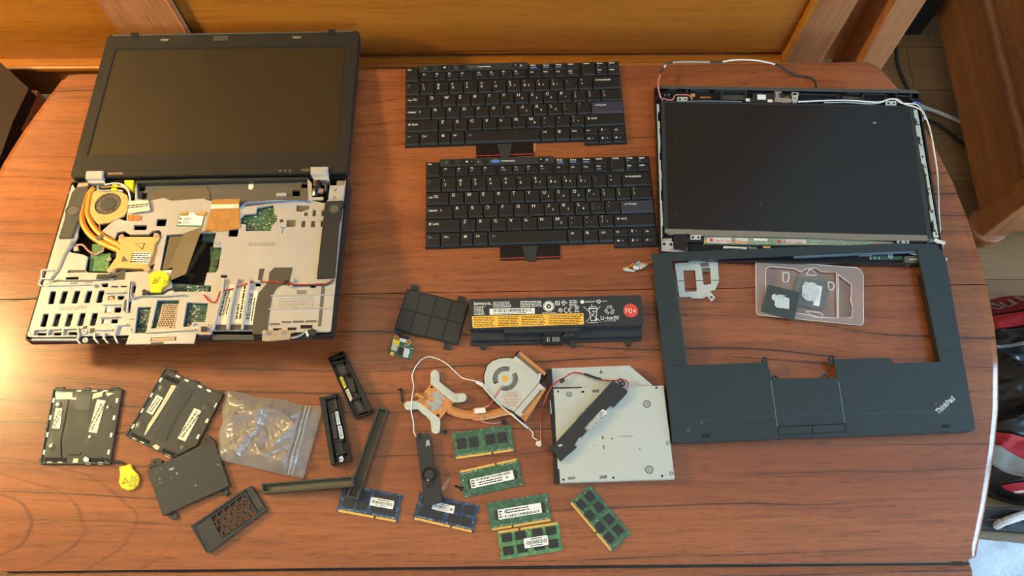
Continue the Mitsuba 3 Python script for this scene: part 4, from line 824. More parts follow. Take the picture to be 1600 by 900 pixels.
P('bright_tab', ex([(81.9,-161.5),(85.2,-161.1),(88.7,-165.5),(82.3,-165.3)], -2, -.8), 'mat_steel_bright'); P('bright_tab', ex([(82.4,-175.0),(88.1,-175.1),(88.6,-181.3),(83.3,-181.2)], -2, -.8), 'mat_paper'); P('bright_tab', ex([(82.9,-190.5),(87.4,-190.2),(88.1,-195.3),(82.8,-195.2)], -2, -.8), 'mat_paper')
# perforated guard over the middle board
gr = Polygon([(143.2,-171.3),(161.8,-171.3),(162.3,-202.0),(142.2,-201.4),(143.4,-183.5)])
holes = []
x0, y0, x1, y1 = gr.bounds
for i in range(12):
    for j in range(14):
        p_ = Point(x0 + 1.6 + i * 2.9 + (j % 2) * 1.45, y0 + 1.4 + j * 2.5)
        if gr.buffer(-1.2).contains(p_): holes.append(p_.buffer(.95, 3))
P('perforated_guard', ex(gr.difference(shapely.ops.unary_union(holes)), -3.4, -2.6), 'mat_steel', label='perforated metal guard')
P('front_bar', ex([(116.1,-209.9),(189.9,-209.5),(189.3,-222.6),(114.6,-222.1)], 0, 1.6, [[(140.8,-214.5),(168.9,-214.4),(169.1,-218.6),(141.0,-219.0)]]), 'mat_magnesium')
P('latch_slider', cat(ex([(141.9,-215.1),(167.4,-215.0),(167.5,-218.0),(142.1,-218.4)], .2, 1.6)), 'mat_steel_bright')
P('front_notch', ex([(142.2,-220.5),(156.1,-220.4),(155.7,-222.9),(142.2,-222.9)], 1.6, 1.9), 'mat_grey_plastic')

# modem bay: three ribs, three white labels
for g in ([(210.2,-142.3),(211.5,-160.6),(209.8,-180.4),(208.3,-206.9)], [(225.9,-142.4),(224.8,-159.9),(223.6,-181.6),(224.3,-206.8)], [(240.0,-143.7),(240.3,-161.2),(239.6,-181.9),(240.6,-207.2)]): P('frame_rib', wallp(g, 2.0, 0, 4.0), 'mat_magnesium', parent=fr_)
for i, g in enumerate(([(213.5,-148.3),(222.2,-148.5),(220.8,-199.2),(210.0,-198.8)], [(226.9,-148.6),(237.9,-148.3),(237.7,-198.6),(227.1,-197.7)], [(240.5,-156.9),(251.3,-157.1),(250.5,-200.6),(240.8,-199.6)])):
    c_ = np.mean(g, 0); an = math.degrees(math.atan2(g[0][1] - g[3][1], g[0][0] - g[3][0])); L_ = math.hypot(g[0][1] - g[3][1], g[0][0] - g[3][0])
    if i == 1: pr = [words(-L_ * .40, L_ * .05, -1, 3.0, 1, 3, 0), words(-L_ * .40, L_ * .45, -5, -1, 1, 8, 0, fill=1)]
    elif i == 0: pr = [words(-L_ * .30, L_ * .35, 1.5, 5, 1, 3, 0, fill=1), barcode(-L_ * .30, L_ * .35, -1.6, 1.0, 4, 0, step=.8), words(-L_ * .25, L_ * .2, -4.6, -2, 1, 5, 0)]
    else: pr = [barcode(-L_ * .40, L_ * .42, -.5, 4.0, 4, 0, step=.9), words(-L_ * .40, L_ * .30, -4, -1.4, 1, 5, 0, fill=1)]
    P('label', cat(card(g, 0, .25, (.72, .67, .55)), *[moved(p_, c_[0], c_[1], .26, an) for p_ in pr]), 'mat_print_paper', label='white printed label between the ribs')
P('front_lip', ex([(206.9,-211.1),(252.3,-212.2),(254.2,-218.1),(208.6,-217.2)], -3, -1), 'mat_grey_plastic')
for g in ([(209.0,-199.8),(222.4,-200.1),(222.7,-206.7),(208.5,-206.4)], [(226.4,-199.9),(238.3,-200.0),(238.9,-206.5),(225.8,-206.3)], [(241.6,-200.6),(250.3,-200.8),(250.8,-206.9),(241.2,-206.6)]): P('rubber_pad', ex(g, 0, .3), 'mat_grey_plastic')
tp_ = B(0, [(260.7,-134.2),(265.8,-127.9),(286.7,-127.9),(285.8,-149.6),(279.6,-150.2),(272.2,-153.7),(267.7,-163.9),(267.4,-187.0),(268.1,-213.0),(253.0,-212.7),(250.5,-206.4),(250.9,-173.7),(251.9,-161.4),(258.9,-150.5),(261.4,-144.6)])
P('cable_tape', crumple(tp_, .1, .8, 14, 7), 'mat_tape_dark', label='dark curved cable tape', smooth=50)
P('cable_tape', ex([(248.8,-128.7),(254.5,-128.8),(253.6,-144.8),(248.6,-144.7)], 0, .4), 'mat_tape_dark')
for g in ([(245.6,-145.4),(252.7,-145.6),(252.9,-148.4),(245.8,-148.0)], [(308.9,-148.9),(315.9,-149.0),(316.2,-151.4),(309.0,-151.1)], [(286.9,-143.1),(290.3,-143.2),(290.5,-148.8),(287.1,-148.7)], [(287.5,-152.3),(290.0,-152.3),(289.8,-155.2),(287.3,-155.1)]): P('cable_clip', ex(g, 0, 3.4), 'mat_magnesium')
rw = B(0, [(335.6,-144.1),(332.0,-148.6),(326.8,-150.8),(317.0,-151.0),(305.5,-151.4),(293.8,-151.2),(284.8,-149.7),(280.2,-148.6)], [(277.1,-148.5),(266.5,-147.1),(254.7,-146.6),(244.4,-146.8),(233.2,-150.6),(223.4,-154.8),(209.1,-158.6),(207.4,-164.0),(205.8,-170.5),(201.6,-172.1),(196.0,-168.8),(190.4,-162.2)])
zz = [1.6] * len(rw)
P('speaker_wire', tube(p3(rw, zz), .8, 6), 'mat_red_wire', label='red speaker wire')
P('speaker_wire', tube(p3([(x, y - 1.3) for x, y in rw[:9]], 1.4), .7, 6), 'mat_soft_black', label='black speaker wire')
P('wire_tie', ex([(278.5,-148.8),(282.2,-145.1),(283.5,-146.1),(281.0,-150.2)], 1, 3.4), 'mat_soft_black')
for g, m in (([(266.3,-164.7),(294.0,-164.7),(336.6,-164.9)], 1.2), ([(266.1,-181.6),(294.1,-181.6),(336.8,-181.6)], 1.2)): P('frame_rib', wallp(g, m, 0, 1.5), 'mat_magnesium', parent=fr_)
P('groove', ex([(322.7,-151.7),(327.1,-154.0),(327.2,-203.9),(323.4,-203.9)], 0, .15), 'mat_magnesium_dark', parent=fr_)
P('mesh_patch', cat(*[bx(x, x + .5, y - .3, y + .3, 0, .4) for x0, y0 in [[(295.5,-162.5)][0]] for x in np.arange(x0, x0 + 11, 1.0) for y in np.arange(y0, y0 + 5, 1.1)]), 'mat_grey_plastic', parent=fr_, kind='stuff')
q = [(277.5,-168.1),(315.9,-179.8)]
P('etched_grid', cat(*[bx(x, x + .25, q[1][1], q[0][1], 0, .1) for x in np.arange(q[0][0], q[1][0], 3.4)], *[bx(q[0][0], q[1][0], y, y + .25, 0, .1) for y in np.linspace(q[1][1], q[0][1], 4)]), 'mat_magnesium_dark', parent=fr_, kind='stuff')
for g in ([(282.7,-196.6),(293.3,-196.8),(293.6,-199.1),(282.8,-199.1)], [(294.7,-196.2),(307.3,-196.3),(307.3,-198.8),(294.8,-199.0)], [(309.0,-196.1),(321.4,-196.0),(321.4,-198.5),(308.9,-198.8)], [(269.5,-199.1),(281.0,-198.9),(281.1,-201.2),(269.1,-201.4)]): P('slot', ex(g, 0, .12), 'mat_magnesium_dark', parent=fr_)
for g in ([(274.0,-205.3),(283.3,-205.3),(284.0,-207.9),(274.5,-208.0)], [(290.1,-204.7),(299.8,-204.7),(300.1,-207.7),(290.5,-208.0)], [(304.2,-202.0),(317.3,-202.3),(317.2,-206.1),(304.2,-206.4)]): P('notch', ex(g, 0, .3), 'mat_dark_void', parent=fr_)
P('front_strip', ex([(266.3,-208.5),(297.5,-208.6),(298.4,-212.0),(294.5,-212.4),(294.4,-219.5),(269.3,-221.4),(263.9,-220.4),(263.2,-214.7)], 0, 1.4), 'mat_steel')
for g in ([(266.1,-211.8)], [(283.4,-211.2)]): P('front_post', cat(cyl(*g[0], 1, 4.5, 2.6, 14)), 'mat_steel', parent=fr_)
P('switch_bay', ex([(294.5,-214.3),(307.8,-211.7),(309.2,-208.4),(322.3,-208.6),(323.2,-217.7),(316.5,-220.4),(294.8,-219.1)], 0, .8), 'mat_dark_void')
P('lead_wire', tube(p3([(295.6,-218.1),(301.2,-217.3),(306.9,-214.5),(310.8,-210.8)], 1.8), 1.2, 7), 'mat_grey_wire'); P('lead_wire', tube(p3([(311.2,-210.3),(313.2,-213.2),(314.0,-216.6)], 2.2), 1.6, 7), 'mat_paper_cream')
P('mic_boot', cat(ex(Point([(318.8,-212.4)][0]).buffer(4, 6), .8, 4)), 'mat_soft_black')
P('front_switch', cat(ex([(192.0,-209.5),(205.3,-209.8),(206.6,-213.0),(193.4,-212.7)], 0, 3), ex([(194.1,-202.3),(200.8,-202.4),(201.5,-209.3),(194.5,-209.6)], 0, 2.4)), 'mat_steel'); P('switch_button', ex([(195.0,-203.2),(201.1,-203.3),(201.5,-209.1),(195.5,-209.3)], 2.4, 3.6), 'mat_soft_black')
# ------------------------------------------------------------------ battery pack
bw, bh = 202.4, 54.4
bf = sub(pose(51.4, 287.7, 1.39), -bw / 2, bh / 2)
bat = Thing('battery_pack', 'long black laptop battery pack with an orange warning label and a red 70+ dot', 'battery', fr=bf)
BP = bat.part
BP('case', cat(ex(rr(0, bw, -37.5, 0, 2.5), 0, 19), ex(rr(.6, bw - .6, -36.9, -.7, 2.5), 19, 19.6)), 'mat_soft_black')
BP('front_body', cat(ex(rr(1, 40, -48, -36, 1), 0, 10), ex(rr(40, 128, -42, -33, 2), 0, 17.5), bx(40, 128, -48, -41, 0, 7), ex([(119, -33.5), (bw, -32), (bw - .5, -35), (123, -37)], 0, 16), bx(119, bw - .8, -47.5, -36, 0, 10), ex([(107, -47), (119, -33), (123, -47)], 0, 13), bx(87, 107, -44, -33, 0, 12), bx(0, 88, -52, -47, 0, 3), bx(105, bw - 1, -51, -47, 0, 3.4)), 'mat_soft_black')
ck = BP('connector', cat(bx(84.5, 107.5, -53.5, -43, 0, 9)), 'mat_black')
BP('contact', cat(*[bx(x, x + 1.1, -51.5, -46, 9, 9.5) for x in (90, 92, 96.5, 98.8, 101.1, 103.4)]), 'mat_grey_wire', parent=ck, label='row of silver contact slots')
for x in (15, 121, 186): BP('locating_tab', ex([(x - 4.5, -51), (x + 4.5, -51), (x + 2.5, -57), (x - 2.5, -57)], 0, 4), 'mat_soft_black')
z = 19.62
lbl = [(3.1, -21.6), (133.4, -20.6), (133.2, -34.5), (5.4, -36.0), (3.9, -35.2)]
C2 = (.10, .055, .008)
wl = BP('warning_label', cat(tint(ex(lbl, z - .3, z), (.78, .42, .05)), *[words(x, x + w, y0 - 6.0, y0, 3, i, z, C2, .9) for i, (x, w, y0) in enumerate([(5.5, 24, -22.6), (5.5, 24, -28.8), (34, 24, -22.4), (34, 24, -28.6), (61, 28, -22.2), (61, 28, -28.4), (93, 38, -22), (93, 38, -28.2)])], tint(ex([(128.8, -24), (132.4, -24), (130.6, -21.4)], z, z + .06), C2)), 'mat_print_paper', label='orange warning label')
WHT = (.62, .62, .58)
def stroke(pts, w=.55): return ex(LineString(pts).buffer(w / 2, cap_style=2), z, z + .1)
def wid(t, h, w, bold=False):
    m = text(t, 1, bold=bold); return w / (np.ptp(m.vertices[:, 0]) * h)
pr = [text('lenovo.', 3.7, 5.3, -7.9, z, bold=True, sx=wid('lenovo.', 3.7, 20.6, True)), words(5.7, 19, -20.4, -9.4, 7, 2, z, WHT, .7), words(28.2, 50, -12, -4.2, 4, 4, z, WHT, .85), words(60, 85.6, -12, -4, 4, 5, z, WHT, .9), words(85.3, 102, -20.6, -18.9, 1, 6, z, WHT, .95)]
pr += [ring(93.2, -11.5, z, z + .1, 6.6, 6.0, 28), ring(93.2, -11.5, z, z + .1, 5.5, 2.9, 28), cyl(93.2, -11.5, z, z + .1, 1.1, 10)]
pr += [moved(ex(sbox(0, 0, 5.4, 5.4).difference(shapely.union_all([sbox(.7 + 2.3 * i, .7 + 2.3 * j, 2.4 + 2.3 * i, 2.4 + 2.3 * j) for i in (0, 1) for j in (0, 1)])), 0, .1), 101, -10.4, z)]
pr += [ring(111, -7.3, z, z + .1, 2.7, 2.0, 18), words(109.6, 112.4, -8.6, -6.2, 1, 8, z, WHT), words(109, 113, -11.6, -10.4, 1, 8, z, WHT), stroke([(113.5, -7.6), (115.4, -7.4)], .8)]
pr += [ring(106.8, -16.8, z, z + .1, 2.6, 1.8, 18), cyl(106.8, -16.8, z, z + .1, .9, 10)]
for cx in (113.6, 118.8):
    t = np.radians(np.linspace(60, 300, 14)); pr.append(stroke([(cx + 2.6 * math.cos(q), -16.7 + 2.8 * math.sin(q)) for q in t], .85))
pr += [stroke([(116.2, -16.7), (119, -16.7)], .8), words(117.3, 128.5, -13, -4.2, 4, 9, z, WHT, .75), words(123.5, 129, -18, -12.6, 3, 19, z, WHT, .7), words(122.5, 130.5, -20, -18.2, 1, 14, z, WHT)]
pr += [cyl(132.7, -6.9, z, z + .1, 2.4, 16), ring(152, -6.9, z, z + .1, 2.5, 1.3, 18), words(136, 149, -8, -6, 2, 15, z, WHT), words(155.5, 163, -7.4, -6, 1, 16, z, WHT)]
pr += [stroke([(133.8, -12.8), (152.7, -31.9)]), stroke([(153.7, -12.7), (135.3, -32.3)]), stroke([(139.2, -15.4), (150.6, -15.2)], 1.0), stroke([(140, -15), (141.6, -30.4), (147.6, -30.4), (149.6, -15)], .7), stroke([(140.6, -13.6), (142.5, -13.1), (147.5, -13), (149.2, -13.6)], .6), ring(147.6, -29.2, z, z + .1, 1.5, .6, 14), stroke([(143.6, -19), (147, -18.8)], 1.0), text('EU', 1.3, 142.6, -11.4, z), words(138, 151, -33.6, -32, 1, 13, z, WHT, .9)]
for a in (90, 210, 330):
    c_, s_ = math.cos(math.radians(a)), math.sin(math.radians(a)); cx, cy = 164 + 4.0 * c_, -17.8 + 4.0 * s_
    tri = [(-3.6, -1.5), (1.4, -1.5), (1.4, -2.7), (3.9, -.1), (1.4, 2.3), (1.4, 1.2), (-2.4, 1.2)]
    pr.append(ex(aff.translate(aff.rotate(Polygon(tri).difference(Polygon(tri).buffer(-.62, join_style=2)), a - 90, origin=(0, 0)), cx, cy), z, z + .1))
pr += [text('Li-ion20', 4.1, 152.8, -29.3, z, 0, sx=wid('Li-ion20', 4.1, 21.2, True), bold=True), words(156.5, 171, -31.8, -30.4, 1, 12, z, WHT, .95)]
BP('print', cat(*[tint(m, (.66, .66, .62)) for m in pr]), 'mat_print_paper', label='white print and symbols')
bc = BP('barcode_label', cat(card(rr(23.8, 76.6, -20.2, -12.9, .3), z - .2, z + .05), barcode(28, 73, -17.4, -13.6, 3, z + .05, step=.62), words(28, 73, -19.8, -18, 1, 4, z + .05)), 'mat_print_paper', label='white barcode label')
dt = BP('red_dot', cyl(188.7, -19.0, z - .2, z + .06, 8.5, 40), 'mat_red_print', label='red 70+ dot')
BP('lettering', text('70+', 5.4, 188.3, -21.8, z + .06, 0, bold=False, center=True, sx=wid('70+', 5.4, 13.2)), 'mat_legend', parent=dt)

# ------------------------------------------------------------------ small black cover with ribs, audio board
cv = Thing('drive_cover', 'black plastic cover with a grid of eight fields, touching the battery pack', 'cover')
co = [(-125.7,330.2),(-51.6,311.9),(-63.7,260.5),(-117.0,273.8),(-119.9,274.5),(-138.9,279.9)]
cv.part('plate', cham(co, 2.0, 5.4, .8), 'mat_soft_black')
gl = []
for g in ([(-131.6,305.0),(-57.6,286.1)], [(-108.4,324.5),(-120.8,275.4)], [(-89.5,319.7),(-101.7,271.4)], [(-70.7,314.7),(-82.3,267.2)]): gl.append(ex(LineString(g).buffer(.55, cap_style=2), 5.4, 5.75))
gl.append(ex(Polygon(co).buffer(-.4).difference(Polygon(co).buffer(-1.3)), 5.4, 5.8))
cv.part('rib', cat(*gl), 'mat_dark_void', label='black ribs between the fields')
for g, h in (([(-120.5,336.4),(-112.9,335.4),(-113.7,330.0),(-121.7,331.5)], [(-117.1,332.8)]), ([(-63.8,322.1),(-57.3,320.8),(-54.7,313.9),(-65.5,317.0)], [(-60.5,318.7)]), ([(-79.2,264.4),(-71.8,262.6),(-72.4,256.0),(-79.8,256.6)], [(-76.6,260.2)]), ([(-139.2,280.3),(-129.1,277.8),(-130.6,271.1),(-134.2,272.9)], [(-133.1,274.7)])):
    cv.part('lug', ex(poly(g, [Point(h[0]).buffer(1.4)]).buffer(.9).buffer(-.4), 0, 2.6), 'mat_soft_black')
    cv.part('lug_hole', cyl(*h[0], .4, 2.7, 1.4, 12), 'mat_dark_void')
ab = Thing('audio_board', 'small green audio jack circuit board touching the eight-field black cover', 'circuit board')
ab.part('circuit_board', ex([(-141.7,268.9),(-139.0,272.6),(-134.3,272.0),(-131.8,270.2),(-124.2,269.6),(-119.4,266.5),(-118.6,262.3),(-114.6,258.6),(-118.9,243.6),(-144.9,252.0)], .3, 1.9), 'mat_pcb_green')
for q in ([(-136.1,269.8)], [(-121.3,264.9)]): ab.part('copper_ring', ring(*q[0], 1.9, 2.3, 3.0, 1.4, 18), 'mat_copper')
ab.part('jack', cat(ex([(-139.4,266.8),(-132.3,264.8),(-134.6,252.4),(-141.1,254.4)], 1.9, 6)), 'mat_steel')
ab.part('yellow_sleeve', ex([(-138.7,266.8),(-131.9,264.7),(-132.8,260.1),(-139.7,262.3)], 1.9, 6.6), 'mat_yellow')
ab.part('jack_tip', cyl(*[(-139.9,250.2)][0], .2, 4.5, 2.4, 14), 'mat_gold')
ab.part('chip', ex([(-131.1,258.3),(-126.4,257.1),(-127.8,249.3),(-133.1,250.5)], 1.9, 3), 'mat_chip')
ab.part('socket', cat(ex([(-125.7,256.9),(-119.8,255.4),(-121.7,245.4),(-127.0,246.6)], 1.9, 5), ex([(-131.4,268.7),(-124.3,267.2),(-125.0,263.8),(-132.4,265.6)], 1.9, 5.4)), 'mat_paper')
ab.part('flat_cable_plug', ex([(-129.2,272.9),(-120.4,271.1),(-121.2,267.7),(-130.3,269.9)], 1.9, 4), 'mat_soft_black')
r = random.Random(3); q = [(-132.0,262.3),(-116.2,247.8),(-143.5,257.4)]; o = []
for i in range(26):
    x = r.uniform(q[0][0], q[1][0]); y = r.uniform(q[1][1] + 4, q[0][1]); o.append(bx(x - .4, x + .4, y - .5, y + .5, 1.9, 2.6))
ab.part('components', cat(*o), 'mat_solder', kind='stuff')

# ------------------------------------------------------------------ copper cooler with blower
cl = Thing('heatsink_fan', 'copper processor cooler with a silver blower fan and curved heat pipe', 'cooler')
C = cl.part
cp = [(-93.0,214.0),(-66.4,192.1),(-81.2,173.4),(-108.7,194.0)]
k = C('copper_plate', cham(cp, 2.6, 6, .7), 'mat_copper_dull')
for q in ([(-92.0,210.2)], [(-83.7,177.3)]): C('plate_hole', cyl(*q[0], 6, 6.1, 1.6, 14), 'mat_dark_void', parent=k)
def speckle(c, rx, ry, thr, seed, step=.7):
    """ragged islands of smeared paste inside an ellipse"""
    n = int(2 * max(rx, ry) / step); out = []
    for i in range(n):
        for j in range(n):
            x, y = -max(rx, ry) + i * step, -max(rx, ry) + j * step; d = (x / rx) ** 2 + (y / ry) ** 2
            if d < 1 and meshkit.fbm(np.array([[x / 3.0, y / 3.0, seed * 3.1]]), 3, seed)[0] > thr + .12 * d: out.append(sbox(c[0] + x, c[1] + y, c[0] + x + step, c[1] + y + step))
    return shapely.union_all(out).buffer(.22).simplify(.12)
C('thermal_paste', ex(speckle([(-87.0,193.3)][0], 10.5, 12, .44, 4), 6, 6.12), 'mat_paste', parent=k, label='smeared grey thermal paste')
ar1 = [(-94.2,225.7),(-93.2,228.5),(-90.9,230.4),(-87.7,230.4),(-84.9,228.5),(-83.7,225.2),(-83.5,216.5),(-65.6,202.6),(-55.5,203.3),(-52.9,201.9),(-51.8,199.2),(-52.2,196.0),(-53.8,193.7),(-57.4,192.8),(-64.6,192.2),(-66.9,192.3),(-93.5,213.7)]
ar2 = [(-123.2,189.6),(-122.2,191.9),(-119.7,193.6),(-109.7,194.0),(-81.1,173.2),(-80.9,160.6),(-82.1,158.0),(-85.2,156.5),(-88.4,157.2),(-90.8,159.6),(-92.0,170.6),(-97.1,176.3),(-101.7,179.5),(-107.2,184.8),(-115.0,184.0),(-118.7,183.4),(-121.6,185.3)]
for a in (ar1, ar2): C('mounting_arm', ex(Polygon(a).buffer(.8).buffer(-.8), 3.4, 5.0), 'mat_tin', label='silver mounting arm')
for g in ([(-93.6,216.7),(-83.5,216.5),(-64.7,196.0),(-64.6,192.2),(-66.7,192.3),(-78.8,201.9),(-92.7,213.4)], [(-109.6,193.6),(-107.5,193.6),(-81.3,173.2),(-82.5,170.6),(-89.4,171.1),(-99.0,178.4),(-101.7,179.5),(-107.5,185.3)]): C('arm_rib', ex(g, 5, 6.4), 'mat_tin')
for q in ([(-89.1,225.4)], [(-57.0,198.1)], [(-118.4,188.7)], [(-85.9,161.4)]): C('spring_screw', cat(cyl(*q[0], 5, 6.4, 4.2, 20), ring(*q[0], 6.4, 7.4, 3.4, 1.2, 18), cyl(*q[0], 6.4, 8, 1.5, 10)), 'mat_steel_bright')
C('pipe_stub', tube(p3([(-110.1,201.5),(-105.8,200.5),(-99.8,196.2)], 4.4), 3.5, 10, 1, smooth=False), 'mat_copper')
hpp = np.array([(-72.0,185.0),(-63.5,181.3),(-53.0,178.7),(-43.5,178.4)] + [(-40.8,176.4),(-26.1,178.5),(-12.5,181.7),(1.2,184.4)])
hm = tube(p3(hpp, 3.6), 5.2, 12); v = np.array(hm.vertices); v[:, 2] = 3.6 + (v[:, 2] - 3.6) * .5
C('heat_pipe', raw(v, hm.faces), 'mat_copper_dull', smooth=40)
fb = [(-31.2,212.0),(-31.9,222.9),(-28.3,234.4),(-22.4,239.9),(-13.9,242.9),(-5.3,243.8),(1.2,242.7),(4.4,246.2),(31.5,215.3),(2.7,181.0),(-6.2,185.2),(-18.9,192.7),(-27.9,203.4)]
fh = C('fan_housing', ex(Polygon(fb).buffer(1.5), .2, 8.2), 'mat_soft_black', label='fan housing')
def arc(c, r0, r1, a0, a1, n=20):
    t = np.radians(np.linspace(a0, a1, n)); return Polygon([(c[0] + r1 * math.cos(a), c[1] + r1 * math.sin(a)) for a in t] + [(c[0] + r0 * math.cos(a), c[1] + r0 * math.sin(a)) for a in t[::-1]])
hc = [(-7.6,219.3)][0]
slots_ = [arc(hc, 9.4, 13.8, 70, 206).buffer(.6), arc(hc, 9.4, 13.8, -108, 28).buffer(.6)]
C('fan_cover', ex(poly(Polygon(fb), slots_), 8.2, 9.2), 'mat_tin', label='pale metal fan cover')
for s_ in slots_: C('slot_floor', ex(s_.buffer(.5), 8.0, 8.35), 'mat_dark_void')
C('blade_row', cat(*[moved(bx(9.2, 14, -.3, .3, 8.3, 9.0), hc[0], hc[1], 0, a) for a in list(range(72, 204, 7)) + list(range(-108, 28, 7))]), 'mat_grey_wire', kind='stuff')
C('hub_sticker', cyl(*hc, 9.2, 9.4, 3.8, 24), 'mat_gold', label='gold hub cap')
sc_ = [(-0.1,195.4)][0]
rp_ = [tint(m, (.42, .16, .12)) for m in (ex(Point(sc_).buffer(11).difference(Point(sc_).buffer(10.6)), 9.2, 9.26),)]
C('cover_print', cat(*rp_, *[words(sc_[0] - w, sc_[0] + w, sc_[1] + y, sc_[1] + y + 3.2, 2, i, 9.2, (.42, .16, .12), .9) for i, (w, y) in enumerate([(6, 5.5), (8.5, 2), (9, -1.6), (8.5, -5.2), (6, -8.6)])]), 'mat_print_paper', label='reddish round print')
for i, (f_in, gap, gold, cap) in enumerate((([(4.4,245.2),(34.1,224.9),(31.7,215.7),(1.7,241.3)], [(7.0,248.5),(32.5,226.0),(29.9,223.8),(4.9,245.4)], [(9.7,250.7),(38.9,225.4),(37.3,223.5),(7.8,248.7)], [(34.1,226.5),(39.4,224.9),(32.9,215.1),(30.3,217.8)]), ([(31.3,214.0),(38.1,207.6),(11.6,173.0),(2.7,179.9)], [(32.8,206.5),(34.9,204.9),(13.7,177.8),(10.6,179.3)], [(36.5,206.2),(38.3,207.0),(14.7,170.4),(10.6,175.1)], [(2.7,179.9),(11.6,174.6),(9.5,172.0),(2.2,176.2)]))):
    C('outlet_frame', ex(f_in, 8.0, 9.6), 'mat_steel_bright', label='bright outlet frame')
    C('outlet_gap', ex(gap, 9.0, 9.75), 'mat_tape_brown')
    C('fin_stack', ex(Polygon(gold).buffer(.6), .5, 9.9), 'mat_copper_dull', label='copper fin stack edge')
C('outlet_side', cat(ex([(39.1,226.4),(40.1,225.3),(34.2,216.1),(31.5,215.5)], .2, 8.5), ex([(2.2,179.6),(11.6,172.7),(14.8,170.4),(12.7,169.8),(-0.9,178.5)], .2, 8.5), ex([(3.3,248.5),(7.6,252.4),(10.3,251.6),(5.5,246.5)], .2, 9)), 'mat_black')
wz = [9.6, 9.8, 9, 7.5, 7.6, 6.5, 3, 2, 1.5]
fw = [(-11.0,209.4),(-15.7,201.8),(-20.4,194.9),(-25.6,189.0),(-29.8,185.3),(-40.8,183.7),(-44.9,182.1),(-40.6,173.2),(-33.2,169.5)]
for i, m in enumerate(('mat_red_wire', 'mat_pink_wire', 'mat_grey_wire')):
    C('fan_wire', tube(p3([(x + .8 * i - .8, y + .8 * i) for x, y in fw] + [(-23.0,168.9),(-12.5,170.1)], wz + [1.4, 2]), .7, 6), m)
C('wire_sleeve', ex([(-42.6,184.0),(-30.3,185.4),(-29.6,180.4),(-42.2,178.8)], 6.8, 9.4), 'mat_paper_cream', label='clear tape sleeve')
C('wire_plug', cat(ex([(-11.9,172.6),(-7.8,173.6),(-5.6,168.9),(-10.9,167.8)], .2, 5)), 'mat_black')

# ------------------------------------------------------------------ screws
def screw(q0, q1, label, w=1.5):
    s = Thing('screw', label, 'screw')
    a, b = np.array(q0), np.array(q1); d = (b - a) / np.linalg.norm(b - a)
    s.part('head', tube([(*(a - d * .2), 2.5), (*(a + d * 1.6), 2.5)], 2.5, 12, smooth=False), 'mat_black'); s.part('shank', tube([(*(a + d), 1.6), (*b, 1.4)], 1.3, 8, smooth=False), 'mat_black')
screw(*[(-129.1,208.7),(-125.7,193.8)], 'long black screw lying beside an arm of the copper cooler')
t = Thing('screw', 'tiny black screw standing between the round speaker and a memory module', 'screw'); q = [(-75.5,159.4)][0]
t.part('head', cyl(*q, 1.4, 2.6, 2.3, 14), 'mat_black'); t.part('shank', cyl(*q, 0, 1.4, 1.0, 10), 'mat_black')
screw(*[(-54.4,96.4),(-62.8,99.8)], 'black screw touching the notch of a memory module')

# ------------------------------------------------------------------ loose speakers with their wires
ls = Thing('speaker', 'slim black speaker with a round cone and a long white wire', 'speaker')
so = [(-107.8,151.2),(-105.1,156.5),(-101.7,157.3),(-99.2,155.1),(-97.0,157.0),(-92.5,156.2),(-91.3,152.3),(-86.7,122.6),(-81.8,118.8),(-75.8,81.9),(-94.6,76.6)]
kb = ls.part('body', cham(so, 4.4, 8.0, .8), 'mat_charcoal', fr=Frame((0, 0, 0)))
ls.part('cone_rim', ring(*[(-90.8,111.1)][0], 8, 9.2, 8.4, 7.2, 30), 'mat_black_gloss'); ls.part('cone_gap', ring(*[(-90.8,111.1)][0], 8, 8.3, 7.2, 6.0, 30), 'mat_dark_void'); ls.part('cone', cyl(*[(-90.8,111.1)][0], 8, 8.6, 6.0, 28, 5.4), 'mat_charcoal')
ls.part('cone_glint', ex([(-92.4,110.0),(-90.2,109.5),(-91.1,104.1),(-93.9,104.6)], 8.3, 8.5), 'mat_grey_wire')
ls.part('paint_patch', ex([(-96.1,148.2),(-92.8,149.7),(-91.0,142.2),(-93.6,143.3),(-96.3,141.1),(-95.9,144.9)], 8.0, 8.15), 'mat_paste', label='worn grey patch')
ls.part('slot', cat(ex([(-94.8,99.3),(-84.0,103.0),(-85.0,100.9),(-94.2,97.7)], 8, 8.2), ex([(-95.2,96.6),(-80.1,100.4),(-79.9,99.6),(-95.1,95.8)], 8, 8.1), ex([(-104.9,155.5),(-101.9,156.4),(-100.6,150.5),(-103.9,149.9)], 8, 8.2)), 'mat_dark_void')
ls.part('foot', ex([(-79.0,91.2),(-76.3,90.7),(-74.9,82.2),(-77.1,82.2)], 2.4, 6), 'mat_black')
ls.part('clear_strip', ex([(-69.7,109.6),(-67.5,107.9),(-75.9,92.9),(-78.7,95.6)], 1.8, 2.2), 'mat_clear_film', label='clear plastic strip')
ww = [(-107.7,153.1),(-110.6,159.9),(-111.8,170.0)] + [(-114.4,184.0),(-113.5,199.0),(-113.0,212.0),(-115.6,222.9),(-113.3,232.8),(-108.3,240.5),(-104.6,244.4),(-97.2,247.2),(-87.9,245.0),(-77.0,239.4),(-64.9,228.4),(-57.2,221.8),(-44.3,216.4),(-34.7,213.6),(-28.7,207.1)] + [(-41.3,214.2),(-34.9,212.1),(-30.6,206.1),(-22.0,196.5),(-13.5,188.0),(-3.0,179.0),(7.4,170.6),(17.8,163.3)] + [(0.1,178.1),(5.9,172.3),(16.8,165.7),(23.3,159.2),(23.9,153.5),(29.0,150.2)]
n_ = len(ww); zz = np.full(n_, 1.2); zz[0:2] = (7, 4); zz[3] = 8.6; zz[4] = 9.6; zz[5] = 4.5
zz[16:] = 1.3
